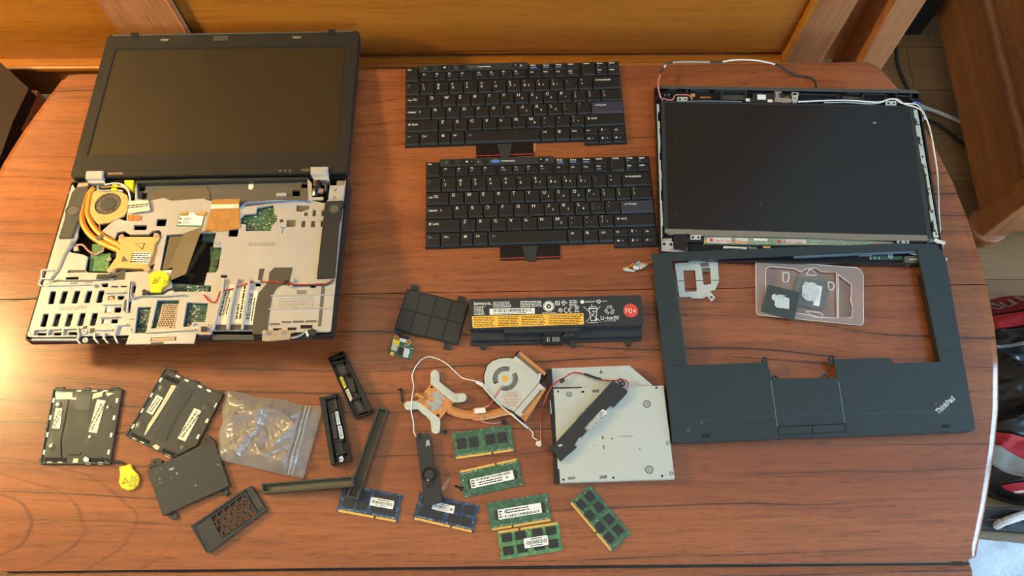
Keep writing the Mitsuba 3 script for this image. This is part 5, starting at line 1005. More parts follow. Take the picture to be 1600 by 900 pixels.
for i, (x, y) in enumerate(ww):
    if Polygon(fb).buffer(14).contains(Point(x, y)): zz[i] = 11.0
ls.part('wire', tube(p3(ww, list(zz)), .72, 7, 6), 'mat_white_wire', label='white wire looping to the plug')
ls.part('plug', ex([(27.5,148.6),(32.9,149.4),(33.2,144.0),(30.3,142.6),(26.7,145.1)], .2, 4), 'mat_paper_cream', label='cream two-pin plug')
bs = Thing('speaker', 'long black speaker bar with a red wire lying across the optical drive', 'speaker')
bo = [(115.0,215.8),(130.8,203.5),(130.2,200.7),(114.9,185.1),(110.8,187.1),(78.0,151.7),(75.5,152.0),(69.1,142.6),(71.9,140.2),(53.5,124.6),(43.9,138.5),(44.8,141.0)]
bs.part('body', cham(bo, 12.0, 17.0, .8), 'mat_soft_black')
for q, r_ in (([(123.7,215.2)], 3.2), ([(126.1,212.4)], 3.2), ([(43.7,139.1)], 3.6)): bs.part('lug', ring(*q[0], 12.2, 14.4, r_, 1.5, 16), 'mat_soft_black')
bl = [(101.7,182.6),(107.4,178.9),(85.8,156.8),(81.0,160.8)]
bs.part('label', cat(card(bl, 16.9, 17.15, (.60, .60, .54)), moved(words(-15, 15, -3.2, 3.0, 3, 5, 0), *np.mean(bl, 0), 17.16, 45)), 'mat_print_paper', label='printed paper label')
bs.part('lettering', text('DELTA', 5.2, *[(76.2,168.8)][0], 17.02, 46), 'mat_charcoal')
bs.part('silver_dot', ex([(50.7,142.3),(55.7,143.6),(56.1,141.5),(53.1,140.3),(51.5,140.7)], 17, 17.2), 'mat_steel')
rwp = [(130.9,206.0),(132.1,212.1),(128.0,216.4),(114.4,215.9),(102.5,216.9),(92.4,221.1),(82.3,224.8),(70.4,226.0),(60.0,219.9),(47.9,212.0),(41.8,203.4),(35.7,188.0),(33.0,169.4),(32.7,149.4)]
bs.part('wire', tube(p3(rwp, [14.5, 14.5, 14.5, 13.4, 12.6, 10, 9.5, 9.5, 11, 12.6, 12.6, 5, 1.2, 2]), .75, 7), 'mat_red_wire', label='thin red wire')
bs.part('wire_wrap', tube(p3([(101.7,217.6),(92.4,221.1),(83.1,224.6)], [12.4, 10, 9.6]), 1.45, 7), 'mat_soft_black'); bs.part('wire_tape', ex([(54.1,217.7),(59.8,219.5),(60.4,216.0),(55.7,213.4)], 9, 12.5), 'mat_soft_black')

# ------------------------------------------------------------------ optical drive
od = Thing('optical_drive', 'flat silver optical disc drive with a black bezel, under the long speaker bar', 'optical drive')
O = od.part
O('base_tray', ex(Polygon([(46.1,231.4),(135.6,235.0),(160.7,212.1),(159.7,209.0),(47.4,207.2)]).buffer(.3), .3, 7), 'mat_tin')
ot = [(47.1,206.7),(172.9,210.6),(178.6,106.7),(52.7,102.6)]
O('cover', cat(ex(Polygon(ot).buffer(.2), .2, 10.3), ex(Polygon(ot).buffer(-.5), 10.3, 11)), 'mat_tin', label='pale metal cover')
O('tray_ramp', ex([(136.6,232.7),(157.9,212.9),(147.6,212.0),(133.0,228.7)], 7, 8), 'mat_tin'); O('tray_edge', cat(ex(LineString([(46.0,230.6),(135.3,234.2),(159.5,211.7)]).buffer(.8, cap_style=2), 7, 8.2)), 'mat_steel_bright')
O('bezel', cat(ex([(39.5,229.9),(45.5,230.2),(47.0,207.5),(52.7,102.3),(46.5,102.1),(45.4,156.5)], .2, 11)), 'mat_black', label='black front bezel')
O('bezel_rail', cat(ex([(47.3,209.1),(79.8,209.6),(80.1,207.7),(47.3,206.5)], 6, 8.6), ex([(42.3,192.9),(43.5,192.9),(44.5,178.4),(43.1,178.4)], 11, 11.3)), 'mat_soft_black')
O('eject_button', ex([(42.7,193.4),(44.0,193.4),(45.0,178.0),(43.4,178.0)], 11, 11.6), 'mat_grey_wire', parent=None)
for g in ([(51.3,204.8),(53.7,204.8),(53.7,202.9),(51.5,202.7)], [(78.7,204.1),(82.4,204.4),(82.4,202.4),(78.8,202.2)], [(163.7,209.3),(166.2,209.3),(166.3,207.3),(163.7,207.1)], [(55.4,106.5),(57.7,106.6),(57.8,104.5),(55.5,104.4)], [(110.2,108.6),(112.5,108.7),(112.6,106.7),(110.3,106.5)], [(163.8,110.6),(166.1,110.7),(166.1,108.5),(163.8,108.3)]): O('square_hole', ex(g, 11, 11.12), 'mat_dark_void')
for g in ([(91.3,205.6),(99.2,206.2),(99.1,203.1),(91.4,202.5)], [(61.7,108.2),(69.2,108.7),(69.5,106.0),(61.8,105.3)], [(96.6,109.5),(104.2,110.0),(104.3,107.1),(96.7,106.5)]):
    O('slot', cat(ex(Polygon(g).difference(Polygon(g).buffer(-.8)), 11, 11.12), ex(Polygon(g).buffer(-1.1), 11, 11.1)), 'mat_grey_plastic')
for q, rr_ in (([(152.8,189.3)], 4.3), ([(151.3,116.2)], 4.5), ([(65.0,200.6)], 3.2), ([(173.6,145.6)], 2.2), ([(175.4,112.3)], 2.2)):
    O('rivet', cat(ring(*q[0], 11, 11.5, rr_, rr_ * .72, 22), ring(*q[0], 11, 11.3, rr_ * .42, rr_ * .25, 14)), 'mat_magnesium_dark')
O('warning_mark', cat(ex([(100.5,225.6),(104.9,225.6),(102.9,231.3)], 7, 7.1)), 'mat_magnesium_dark'); O('boss', ring(*[(97.6,212.3)][0], 7, 7.6, 3.8, 3.0, 20), 'mat_tin')
O('embossed_panel', ex([(48.7,170.8),(174.9,174.7),(176.3,153.3),(176.6,121.2),(50.5,117.1)], 11, 11.12), 'mat_tin')
sm_ = []
for i, g in enumerate(([(100.4,153.2),(102.1,153.2),(102.0,149.9),(100.6,149.9)], [(110.7,151.2),(112.8,150.6),(112.4,149.2),(110.9,149.7)], [(101.0,142.5),(102.7,143.3),(103.2,138.0),(101.9,138.7)], [(141.4,139.3),(143.0,139.0),(142.6,137.7),(141.3,138.0)], [(118.7,152.9),(137.1,153.6),(135.4,153.1),(122.1,152.4)], [(90.9,142.4),(92.6,142.9),(92.7,142.0),(91.4,141.6)])): sm_.append(ex(g, 11.1, 11.2))
O('scuff_mark', cat(*sm_), 'mat_grey_plastic', label='dark scuff marks')
# ------------------------------------------------------------------ stripped display lid at the right
sa = Thing('display_assembly', 'stripped laptop display lid with bare panel, steel rails and loose antenna wires', 'display')
S = sa.part
so = [(186.8,609.2),(190.0,612.6),(529.6,606.0),(532.8,602.6),(523.4,378.3),(516.1,359.9),(340.2,362.2),(247.7,365.5),(182.2,369.6),(179.4,374.7)]
S('back_shell', cat(ex(so, .3, 2), ex(Polygon(so).difference(Polygon(so).buffer(-2.0)), 2, 9.5)), 'mat_black_gloss', label='black lid shell')
S('shell_floor', ex(Polygon(so).buffer(-1.8), 2, 2.6), 'mat_dark_void')
S('top_rim', ex([(187.3,609.2),(190.0,612.6),(529.6,606.0),(532.9,603.1),(532.1,601.1),(189.7,608.7)], 9, 10.4), 'mat_grey_plastic', label='greyish worn top rim')
lc = [(198.9,587.6)]+[(517.0,581.6)]+[(508.5,399.2)]+[(191.6,408.2)]
S('panel_glass', ex(lc, 5, 8.0), 'mat_lcd', label='dark glossy panel')
fr1 = [(194.3,589.0),(199.0,590.5)]+[(522.1,582.6),(525.0,580.8)]+[(513.4,391.8),(507.2,392.2)]+[(188.4,400.4),(186.5,405.3)]
S('panel_frame', cat(ex(Polygon(fr1).difference(Polygon(lc).buffer(-.1)), 3, 8.4)), 'mat_charcoal')
bs_ = [(188.5,407.5)]+[(423.4,400.7),(508.2,399.0),(508.1,391.6),(422.2,392.4)]+[(360.0,395.4),(289.7,397.0),(219.4,398.6)]+[(216.5,401.1),(192.7,399.9),(187.0,403.5)]
S('bottom_strip', ex(bs_, 3, 8.8), 'mat_strip_tan', label='grey-tan metal strip under the panel')
S('clip_corner', ex([(508.0,393.7),(513.7,395.0),(516.7,389.9),(509.6,389.5)], 3, 9.2), 'mat_blue_grey')
pcb = [(235.5,397.6),(269.0,397.2),(312.9,395.9),(360.5,395.1)]+[(466.4,390.9),(466.9,386.5),(421.9,386.5)]+[(359.5,386.9),(289.2,387.8),(249.7,388.6),(234.8,388.6)]
k = S('driver_board', ex(pcb, 3, 6.5), 'mat_pcb_pale', label='pale green driver board with a red warning print')
rd = (.52, .06, .06)
o = []
for g in ([(239.4,396.4),(268.9,396.6),(268.3,389.5),(238.6,389.9)], [(274.2,396.3),(289.1,395.9),(288.5,389.6),(273.6,389.7)], [(334.8,394.4),(360.3,393.8),(359.7,388.8),(334.2,389.2)]): o.append(card(g, 6.5, 6.65, (.60, .54, .50)))
q = [(244.0,393.4),(248.3,392.4),(272.9,391.7),(327.0,391.7),(332.6,390.7)]
for i in (0, 3): o.append(tint(cyl(*q[i], 6.65, 6.72, 2.5, 16), rd))
o.append(tint(text("Don't Touch", 2.9, q[1][0], q[1][1] - 1.2, 6.65, -1.5, bold=True), rd)); o.append(tint(text('Warning', 2.9, q[2][0] + 1.5, q[2][1] - 1.6, 6.65, -1.5, bold=True), rd)); o.append(tint(text("Don't Touch", 2.9, q[4][0], q[4][1] - 1.2, 6.65, -1.5, bold=True), rd))
q = [(440.2,388.5),(432.4,388.8)]; o.append(tint(text('Warning', 2.7, q[0][0], q[0][1] - 1, 6.52, -1.5, bold=True), rd))
S('warning_print', cat(*o), 'mat_print_paper', parent=k, label='red warning print')
for g in ([(234.7,393.3),(238.2,393.4),(237.6,388.8),(234.6,388.8)], [(268.5,391.8),(270.1,391.8),(269.5,388.6),(268.0,388.6)], [(272.0,391.7),(273.7,391.7),(273.3,388.4),(271.5,388.4)], [(275.3,391.7),(276.8,391.7),(276.3,388.4),(274.8,388.4)], [(277.7,391.7),(279.4,391.7),(278.9,388.3),(277.1,388.3)]): S('gold_pad', ex(g, 6.5, 6.9), 'mat_gold', parent=k)
S('board_label', ex([(296.2,395.7),(313.1,395.3),(312.6,392.3),(295.9,392.6)], 6.5, 6.8), 'mat_paper', parent=k)
S('hinge_cover', ex([(198.1,396.3),(200.8,400.8),(204.4,401.4),(217.2,398.9),(234.9,399.5),(234.7,389.9),(215.4,390.5),(213.9,387.4),(212.1,378.5),(197.1,381.6)], 2.5, 7), 'mat_black')
for i, g in enumerate(([(217.9,398.6),(231.1,399.3),(230.6,392.9),(218.1,392.9)], [(216.1,595.9),(229.6,596.3),(228.7,589.6),(215.3,589.6)], [(487.6,589.8),(501.5,590.3),(500.4,583.7),(486.7,584.0)], [(470.0,391.8),(484.9,391.8),(483.8,388.0),(469.8,388.4)])):
    g = Polygon(g); c = np.array(g.centroid.coords[0])
    S('mounting_tab', ex(g.difference(Point(c + [-3.4, 0]).buffer(1.7)).difference(Point(c + [3.6, 0]).buffer(1.4)), 8, 9), 'mat_tin', label='bright tab with two holes')
k = S('hinge', cat(ex([(180.4,390.6),(196.8,390.6),(196.2,382.0),(193.2,381.4),(192.9,377.0),(179.6,378.2)], 4, 8.6)), 'mat_magnesium', label='bright hinge plate')
for q in ([(185.4,387.1)], [(193.8,386.7)]): S('hinge_hole', cyl(*q[0], 8.6, 8.75, 1.9, 14), 'mat_dark_void', parent=k)
S('hinge_arm', cat(ex([(193.7,382.3),(201.5,385.4),(213.6,385.4),(213.1,378.5),(193.3,377.4)], 3, 6.2)), 'mat_steel', parent=k)
S('hinge_tab', ex([(184.1,394.1),(195.3,394.8),(195.0,390.6),(183.9,390.6)], 5, 9), 'mat_steel_bright', parent=k)
for g, m in (([(258.7,385.9),(284.4,384.7),(280.7,382.7),(258.4,383.4)], 'mat_white_wire'), ([(280.4,382.3),(286.5,385.5),(286.7,381.3)], 'mat_paper_cream'), ([(307.1,385.9),(315.9,385.9),(315.5,382.3),(306.7,382.1)], 'mat_gold')): S('cable_end', ex(g, 3, 5.5), m)
S('cable_fan', cat(*[tube(p3([(288.5,385.3),(298.9,383.4)], 5) if j == 0 else [(x, y - 1.1 * j, 5) for x, y in [(288.6,385.9),(299.1,385.0)]], .45, 6, smooth=False) for j in range(4)]), 'mat_grey_wire', kind='stuff')
S('hinge_board', ex([(436.1,374.0),(459.0,375.3),(464.9,373.6),(475.9,373.6),(475.0,368.5),(434.6,368.9)], 2.6, 4), 'mat_pcb_teal', label='green strip board seen through the cut-out')
bpx = [(441.4,370.6)][0]
S('board_tab', ex([(422.5,374.4),(438.6,374.8),(438.3,373.3),(422.3,373.0)], 3, 5.2), 'mat_tin'); S('board_stud', ring(*[(460.7,373.0)][0], 3, 5.6, 3.0, 1.4, 18), 'mat_magnesium')
for i in (-5, 0, 5.5): S('board_pin', bx(bpx[0] + i - .6, bpx[0] + i + .6, bpx[1] - 1.6, bpx[1] + 1.6, 4, 4.8), 'mat_solder')
k = S('hinge', ex([(476.8,371.5),(481.5,371.9),(493.7,372.4),(491.6,360.7),(477.3,360.2),(475.9,363.6)], 3, 7.6), 'mat_magnesium_dark', label='dull hinge block at the right corner'); S('hinge_leaf', ex([(481.4,368.6),(492.7,368.9),(492.3,366.8),(481.4,366.5)], 7.6, 8.4), 'mat_tin', parent=k); S('hinge_leaf', ex([(483.3,375.3),(491.5,375.5),(491.1,373.2)], 6, 8.2), 'mat_blue_pale', parent=k); S('hinge_leaf', ex([(477.5,361.9),(491.5,362.1),(491.2,360.7),(477.7,360.4)], 7, 8.2), 'mat_steel', parent=k)
# specks and scratches on the glass
r = random.Random(31); o = []; gp = Polygon(lc).buffer(-8); x0, y0, x1, y1 = gp.bounds
for i in range(24):
    x, y = r.uniform(x0, x1), r.uniform(y0, y1); w_, h_ = r.choice([(.3, .3), (.25, .25), (.6, .2), (.2, .7), (.2, .2)])
    if gp.contains(Point(x, y)): o.append(bx(x - w_, x + w_, y - h_, y + h_, 8, 8.05))
o.append(ex([(466.6,559.2),(470.8,558.1),(470.0,556.6),(467.2,556.6)], 8, 8.3))
S('dust_speck', cat(*o), 'mat_paste', kind='stuff')
# steel side rails with their notches
def rail(p0, p1, w, n, seed, side):
    p0, p1 = np.array(p0), np.array(p1); d = p1 - p0; L = np.linalg.norm(d); d /= L; nn = np.array([-d[1], d[0]]) * side
    r = random.Random(seed); a = [p0]; t = 0.0; out = []
    while t < L:
        s = min(L - t, r.uniform(9, 17)); wd = w * r.choice([1, .62, .85, .5])
        out += [p0 + d * t + nn * wd, p0 + d * (t + s) + nn * wd]; t += s
    return Polygon([p0] + out + [p1]).buffer(0)
l0, l1 = [(187.2,585.4),(181.1,386.9)]; r0, r1 = [(526.8,577.0),(521.9,395.7)]
lr = rail(l0, l1, 4.4, 9, 4, 1); rrl = rail(r0, r1, 6.0, 9, 9, -1)
for i in range(6):
    p = np.array(r0) + (np.array(r1) - r0) * (.12 + .17 * i); rrl = rrl.difference(Point(p + [-2.2, 0]).buffer(1.5))
S('side_rail', ex(lr, 3, 8.9), 'mat_tin', label='left steel rail with notches'); S('side_rail', ex(rrl, 3, 8.9), 'mat_tin', label='right steel rail with notches')
for f in np.linspace(.1, .95, 7):
    p = np.array(r0) + (np.array(r1) - r0) * f; S('rail_rivet', cyl(p[0] - 3.6, p[1], 8.9, 9.3, 1.3, 10), 'mat_black')
# top compartment: ribs, camera board, leads
for g in ([(266.9,606.9),(307.1,605.5)], [(275.0,605.5),(274.1,592.3)], [(307.6,606.2),(306.2,596.0)], [(234.8,607.7),(258.6,605.8)], [(230.0,609.9),(230.1,603.2)], [(460.5,601.2),(488.7,600.5)], [(460.2,601.2),(459.1,591.7)], [(489.3,600.5),(489.3,592.5)], [(504.3,603.5),(503.7,592.5)], [(439.4,603.4),(456.7,601.2)], [(376.1,601.1),(424.9,599.0)], [(427.4,599.0),(426.6,593.1)], [(504.2,599.0),(522.2,597.6)], [(523.5,602.0),(522.1,593.2)], [(522.1,593.2),(530.7,592.5)], [(205.8,607.6),(216.6,608.4)], [(192.8,601.0),(187.2,592.2)]):
    S('shell_rib', ex(LineString(g).buffer(.7, cap_style=2), 2.6, 8.4), 'mat_soft_black')
S('shell_insert', ex([(276.3,602.2),(306.6,601.5),(305.9,594.9),(276.3,594.9)], 2.6, 4.2), 'mat_grey_plastic'); S('shell_insert', ex([(434.2,600.2),(460.6,599.5),(459.9,595.0),(433.5,595.3)], 2.6, 4.2), 'mat_grey_plastic'); S('antenna_foil', ex([(246.8,599.4),(261.3,599.1),(261.1,597.2),(246.6,597.2)], 2.6, 5), 'mat_copper')
S('light_pipe', tube(p3([(227.2,589.6),(254.9,590.5),(299.9,589.1)], 8.2), .9, 7), 'mat_blue_grey')
k = S('camera_board', ex([(316.4,603.9),(343.4,603.2),(369.6,601.0)]+[(367.2,605.4),(364.2,590.7)]+[(368.2,588.6),(341.8,589.0),(305.6,590.4),(306.7,595.8),(314.3,595.8)], 3, 6.2), 'mat_chip', label='webcam circuit board')
S('camera_label', ex([(322.1,601.7),(333.3,601.0),(332.3,593.6),(321.0,593.9)], 6.2, 6.6), 'mat_paper', parent=k)
S('camera_label', ex([(334.6,593.9),(341.3,593.6),(340.6,589.5),(334.1,589.8)], 6.2, 6.6), 'mat_paper', parent=k)
S('camera_shield', ex([(344.4,606.9),(355.3,607.6),(353.5,603.2),(349.6,602.5),(349.5,595.8),(368.7,592.9),(363.1,588.5),(342.1,589.3),(345.5,599.5)], 5, 8.2), 'mat_steel_bright', parent=k)
S('camera_chip', ex([(357.2,597.3),(363.5,597.3),(363.0,592.9),(356.7,592.9)], 6.2, 8), 'mat_tape_brown', parent=k)
S('shield_strip', ex([(351.9,592.9),(364.3,591.5),(364.0,588.5),(351.4,588.5)], 6, 7.6), 'mat_steel_bright', parent=k)
S('camera_clip', ex(poly([(366.6,603.3),(375.7,602.9),(374.5,598.2),(372.1,588.3),(366.4,588.3),(366.8,596.7)], [Point([(370.2,593.8)][0]).buffer(1.4)]), 6, 9), 'mat_tin'); S('clip_block', ex([(367.7,601.7),(372.7,601.7),(372.0,599.0),(367.4,599.0)], 8, 9.6), 'mat_black')
for q in ([(200.7,600.5)], [(205.8,600.8)]): S('solder_dot', cyl(*q[0], 3, 7, 1.1, 10), 'mat_steel_bright')
S('connector_block', ex([(306.4,595.2),(311.4,595.2),(311.0,590.8),(306.0,590.8)], 3, 7), 'mat_paper'); S('gold_contact', ex([(234.2,602.4),(240.1,602.4),(239.8,597.7),(235.1,598.0)], 3, 7), 'mat_gold')
W_ = [('pink_lead', 'mat_pink_wire', [(195.9,590.0),(197.1,593.4),(203.2,591.5),(209.5,591.9),(213.7,598.5),(222.5,599.1),(231.5,598.2),(235.2,591.5)], .75, 9.2),
      ('white_lead', 'mat_white_wire', [(373.0,588.5),(388.2,589.4),(415.9,590.6),(445.9,590.3),(463.2,588.6),(475.6,588.0),(482.0,588.6),(487.4,590.9),(495.2,593.0),(503.2,591.8),(508.1,587.4),(512.6,584.5),(524.4,580.5)]+[(532.0,573.1),(535.9,557.8),(537.5,538.9),(538.1,514.7),(538.0,489.0),(534.5,458.4),(530.9,431.9),(528.5,410.2),(523.0,393.1)], 1.0, None),
      ('white_lead', 'mat_grey_wire', [(406.9,587.9),(438.3,588.2),(463.0,586.2),(476.9,587.0),(485.5,589.7)], .9, 8.4),
      ('white_lead', 'mat_white_wire', [(501.3,591.8),(506.7,586.7),(517.8,585.6),(526.4,584.6),(531.0,578.8),(532.6,570.1),(533.6,561.5)], .9, 9.6),
      ('blue_lead', 'mat_blue_wire', [(521.9,587.5),(528.1,587.2),(532.4,583.1),(534.2,575.9),(532.4,567.2),(529.8,559.4)], 1.0, 10)]
for nm, m, pts_, r, z in W_:
    n = len(pts_)
    zz = [z] * n if z else list(np.linspace(9.4, 9.6, n - 9)) + [10.5, 10.5, 10, 8, 6, 5, 4, 4, 5]
    S(nm, tube(p3(pts_, zz), r, 7), m)
lp = [(194.3,593.1),(191.9,604.7),(191.8,616.1),(195.2,628.5),(200.7,639.4),(209.7,648.2),(236.4,649.8),(263.0,649.2),(276.3,649.5),(295.2,652.7),(313.8,653.0),(332.3,651.4),(353.1,646.7),(365.6,640.1),(378.1,634.2),(393.6,631.4),(399.5,625.5),(400.1,616.2),(398.7,609.1)]
zl = [9.6, 11, 12, 12, 11, 10, 10, 10, 10, 10, 10, 9, 7, 4, 2.4, 2, 4, 8, 10.2]
sp_ = spline(p3(lp, zl), 6)
for a, b, m, r in ((0, 19, 'mat_pink_wire', 1.1), (18, 25, 'mat_soft_black', 1.35), (24, 28, 'mat_white_wire', 1.1), (27, 32, 'mat_soft_black', 1.4), (31, 43, 'mat_grey_wire', 1.2), (42, 50, 'mat_soft_black', 1.5), (49, 72, 'mat_white_wire', 1.15), (71, len(sp_), 'mat_soft_black', 1.4)):
    S('antenna_lead', tube(sp_[a:b], r, 7, smooth=False), m, label={'mat_soft_black': 'taped black stretch of the looping lead'}.get(m))
S('lead_plug', ex([(515.0,392.7),(517.4,394.8),(525.7,391.0),(527.9,390.6),(527.3,387.2),(524.8,386.3),(515.1,391.0)], 7, 9.6), 'mat_paper_cream'); S('lead_plug', ex([(524.0,390.3),(528.1,390.6),(527.3,386.9),(524.5,386.6)], 7, 10.2), 'mat_blue_pale')
S('loose_lead', tube(p3([(526.6,387.6),(524.0,382.1),(520.5,377.8),(520.1,371.1),(520.8,368.6)], [9, 7, 5, 4, 4]), .8, 6), 'mat_grey_wire')
S('foil_plug', crumple([(521.8,366.9),(524.4,370.3),(528.1,371.1),(529.6,369.0),(527.4,365.2),(522.9,361.9)], 3, 3, 4, 5, 1.2, .6), 'mat_steel_bright', label='crumpled silver plug')
cc_ = [(170.1,365.2),(163.8,363.8),(160.1,362.2)]
S('flex_lead', tube(p3(cc_, [5, 4, 4]), .8, 6), 'mat_copper'); S('foil_plug', crumple([(146.5,359.9),(153.6,367.2),(157.6,364.7),(163.8,364.4),(166.8,363.3),(160.4,358.3),(157.1,356.3),(149.8,354.9),(146.8,356.6)], 1.5, 4, 5, 8, 1.2, .5), 'mat_foil', label='silver foil plug at the left')
S('flex_end', cat(ex([(134.9,357.8),(139.3,358.4),(149.5,355.0),(148.9,353.4),(138.6,354.8),(135.3,355.3)], .6, 2)), 'mat_blue_pale'); S('flex_pins', cat(ex([(134.6,358.9),(137.2,358.4),(137.3,355.6),(135.0,355.6)], .5, 2.2), tube(p3([(134.6,358.5),(140.9,359.2),(147.6,364.2)], 2.4), .6, 6)), 'mat_gold')

# ------------------------------------------------------------------ palm rest frame
pr_ = Thing('palm_rest', 'charcoal laptop palm rest with touchpad and open keyboard cut-out', 'palm rest')
R = pr_.part
outer = [(168.4,372.6),(232.0,376.0),(340.8,381.1),(473.4,386.2),(515.5,385.0),(522.3,365.4),(518.0,162.5),(514.4,158.9),(413.7,154.6),(299.2,150.9),(184.9,145.5),(178.6,146.6),(177.4,182.4)]
inner = [(192.1,363.4),(254.2,365.6),(339.5,369.8),(373.7,371.9),(489.7,377.2),(491.3,324.4),(493.0,238.0),(439.1,236.4),(435.3,242.9),(370.6,240.9),(371.3,219.8),(296.5,216.8),(293.6,237.6),(199.9,234.0)]
top = Polygon(outer).difference(Polygon(inner))
fl = [(143.6,171.6),(300.5,175.3),(369.3,178.9),(533.5,182.7),(522.0,125.8),(141.2,125.5)]
R('top_plate', cat(ex(top.difference(Polygon(fl).buffer(0)), 11.4, 14), ex(top.intersection(Polygon(fl)), 9, 13.7)), 'mat_palm')
sk = Polygon(outer).difference(Polygon(outer).buffer(-1.6)).difference(Polygon([(147.4,386.0),(544.9,394.8),(529.3,353.0),(164.4,344.5)]))
R('skirt', ex(sk, .3, 11.6), 'mat_palm')
fe = [(176.6,159.4),(300.7,163.8),(415.7,167.4),(519.1,171.8)]
nz = lambda P_, dz: [(x, y, dz) for x, y in P_]
a_, b_ = [(177.6,171.8),(237.4,173.6),(300.9,175.5),(369.7,179.1),(447.1,180.7),(518.5,182.9)], [(180.1,146.5),(236.9,149.0),(301.8,151.5),(369.0,154.5),(446.4,157.4),(521.2,160.7)]
fv = [(x, y, 14.02) for x, y in a_] + [(x, y, 12.0) for x, y in [(.45 * p[0] + .55 * q[0], .45 * p[1] + .55 * q[1]) for p, q in zip(a_, b_)]] + [(x, y, 6.0) for x, y in b_]
ff = []
for l in (0, 1):
    for i in range(5): o_ = l * 6; ff += [(o_ + i, o_ + i + 6, o_ + i + 7), (o_ + i, o_ + i + 7, o_ + i + 1)]
R('front_bevel', raw(fv, ff), 'mat_palm')
R('inner_wall', ex(LineString([(193.5,348.2),(200.5,233.9)]).buffer(1.4, cap_style=2), 3, 13.6), 'mat_palm_gloss', label='glossy inner edge of the left side, window light put into its tone')
R('inner_wall', ex(LineString([(491.1,346.7),(491.8,324.7),(493.3,238.6)]).buffer(1.0, cap_style=2), 3, 13.8), 'mat_black')
R('rear_bar_lip', ex(LineString([(340.5,369.8),(374.8,371.5),(418.5,374.0),(488.8,377.0)]).buffer(1.6, cap_style=2), 8, 12), 'mat_blue_grey')
tp = [(296.8,218.4),(371.4,219.9),(373.2,167.7),(297.3,164.7)]
R('touchpad', ex(tp, 10.2, 12.4), 'mat_touchpad', label='speckled touchpad')
for g in ([(295.3,215.9),(296.8,163.5)], [(372.3,215.3),(372.7,168.3)]): R('touchpad_edge', ex(LineString(g).buffer(.5), 12, 14.3), 'mat_blue_grey')
R('button_well', ex([(297.1,163.5),(373.4,167.3),(373.1,157.3),(296.5,153.3)], 10, 14.05), 'mat_dark_void')
for g in ([(298.4,162.3),(335.3,164.0),(334.0,155.9),(297.7,154.2)], [(336.5,164.3),(372.3,165.7),(371.7,158.1),(335.7,156.2)]): R('touchpad_button', cham(g, 12, 14.6, .6), 'mat_palm')
q = [(478.6,177.8),(500.3,194.7)]
ang = math.degrees(math.atan2(q[1][1] - q[0][1], q[1][0] - q[0][0])); L_ = math.hypot(q[1][0] - q[0][0], q[1][1] - q[0][1])
tm = text('ThinkPad', 1, 0, 0, 14.02, 0, bold=True); w_ = np.ptp(tm.vertices[:, 0])
R('lettering', text('ThinkPad', 5.6, *[(479.4,177.2)][0], 14.02, ang, bold=True, sx=L_ / (w_ * 5.6)), 'mat_steel_bright', label='silver ThinkPad lettering')
R('red_dot', cyl(*[(478.9,190.1)][0], 14, 14.1, .9, 12), 'mat_red_print')
for g in ([(212.4,154.5),(221.5,155.1),(221.2,151.4),(212.1,151.1)], [(481.5,165.5),(490.3,165.9),(489.3,162.5),(480.6,161.7)]): R('latch_slot', ex(g, 10, 14.1), 'mat_dark_void')
for g in ([(444.3,158.7),(457.9,160.0),(473.4,160.9),(471.8,159.2),(452.4,157.4)],): R('front_notch', ex(g, 5, 8), 'mat_dark_void')
for q, d in (([(291.4,241.3)], 0), ([(368.8,243.2)], 0), ([(300.9,219.8)], 0), ([(358.5,221.4)], 0)): R('tab_loop', cat(ring(*q[0], 9.5, 12.5, 3.4, 1.7, 18), bx(q[0][0] - 3, q[0][0] + 3, q[0][1] - 8, q[0][1] - 2, 9.5, 12)), 'mat_palm')
R('seam', cat(ex(LineString([(176.4,233.6),(200.0,234.7)]).buffer(.35), 14, 14.06), ex(LineString([(499.6,249.8),(515.3,250.5)]).buffer(.3), 14, 14.06)), 'mat_dark_void')
o = []
r = random.Random(12); pg = Polygon(tp).buffer(-2); x0, y0, x1, y1 = pg.bounds
for i in range(90):
    x, y = r.uniform(x0, x1), r.uniform(y0, y1); s = r.choice([.15, .2, .3])
    if pg.contains(Point(x, y)): o.append(bx(x - s * 1.6, x + s * 1.6, y - s * .6, y + s * .6, 12.4, 12.44))
R('dust', cat(*o), 'mat_paste', kind='stuff')
for g in ([(210.8,169.5),(214.8,169.5),(214.3,166.8),(210.3,166.4)], [(195.4,161.0),(199.4,161.0),(199.0,156.4),(194.8,156.6)]): R('sticker_trace', ex(g, 14, 14.05), 'mat_grey_plastic')

# ------------------------------------------------------------------ metal bracket in the cut-out
mb = Thing('metal_bracket', 'white-painted metal bracket with two rectangular openings, in the palm rest cut-out', 'bracket')
bo = [(197.7,363.9),(214.1,365.2),(215.6,367.1),(249.3,367.3),(250.1,342.1),(244.3,329.8),(238.5,329.2),(238.3,326.1),(232.7,321.2),(227.9,319.0),(215.3,319.4),(214.3,321.2),(200.5,321.0)]
h1, h2 = [(207.5,355.2),(222.1,355.5),(222.3,328.0),(207.8,327.3)], [(229.9,358.3),(240.2,358.9),(240.3,337.2),(230.7,336.2)]
mb.part('plate', ex(poly(bo, [Polygon(h1).buffer(-.8).buffer(.8), Polygon(h2).buffer(-.8).buffer(.8)]), 1.2, 3.2), 'mat_tin')
for g in ([(228.5,363.9),(239.2,365.4),(239.3,360.1),(229.0,359.2)], [(229.8,357.2),(239.4,358.0),(239.4,353.0),(230.5,352.2)]):
    c = Polygon(g).centroid; mb.part('mesh_patch', ex(g, 3.2, 3.4), 'mat_magnesium_dark', label='grey mesh print')
mb.part('bend_line', ex(LineString([(199.5,341.2),(250.0,342.1)]).buffer(.5).difference(Polygon(h1)).difference(Polygon(h2)), 3.2, 3.35), 'mat_magnesium_dark')
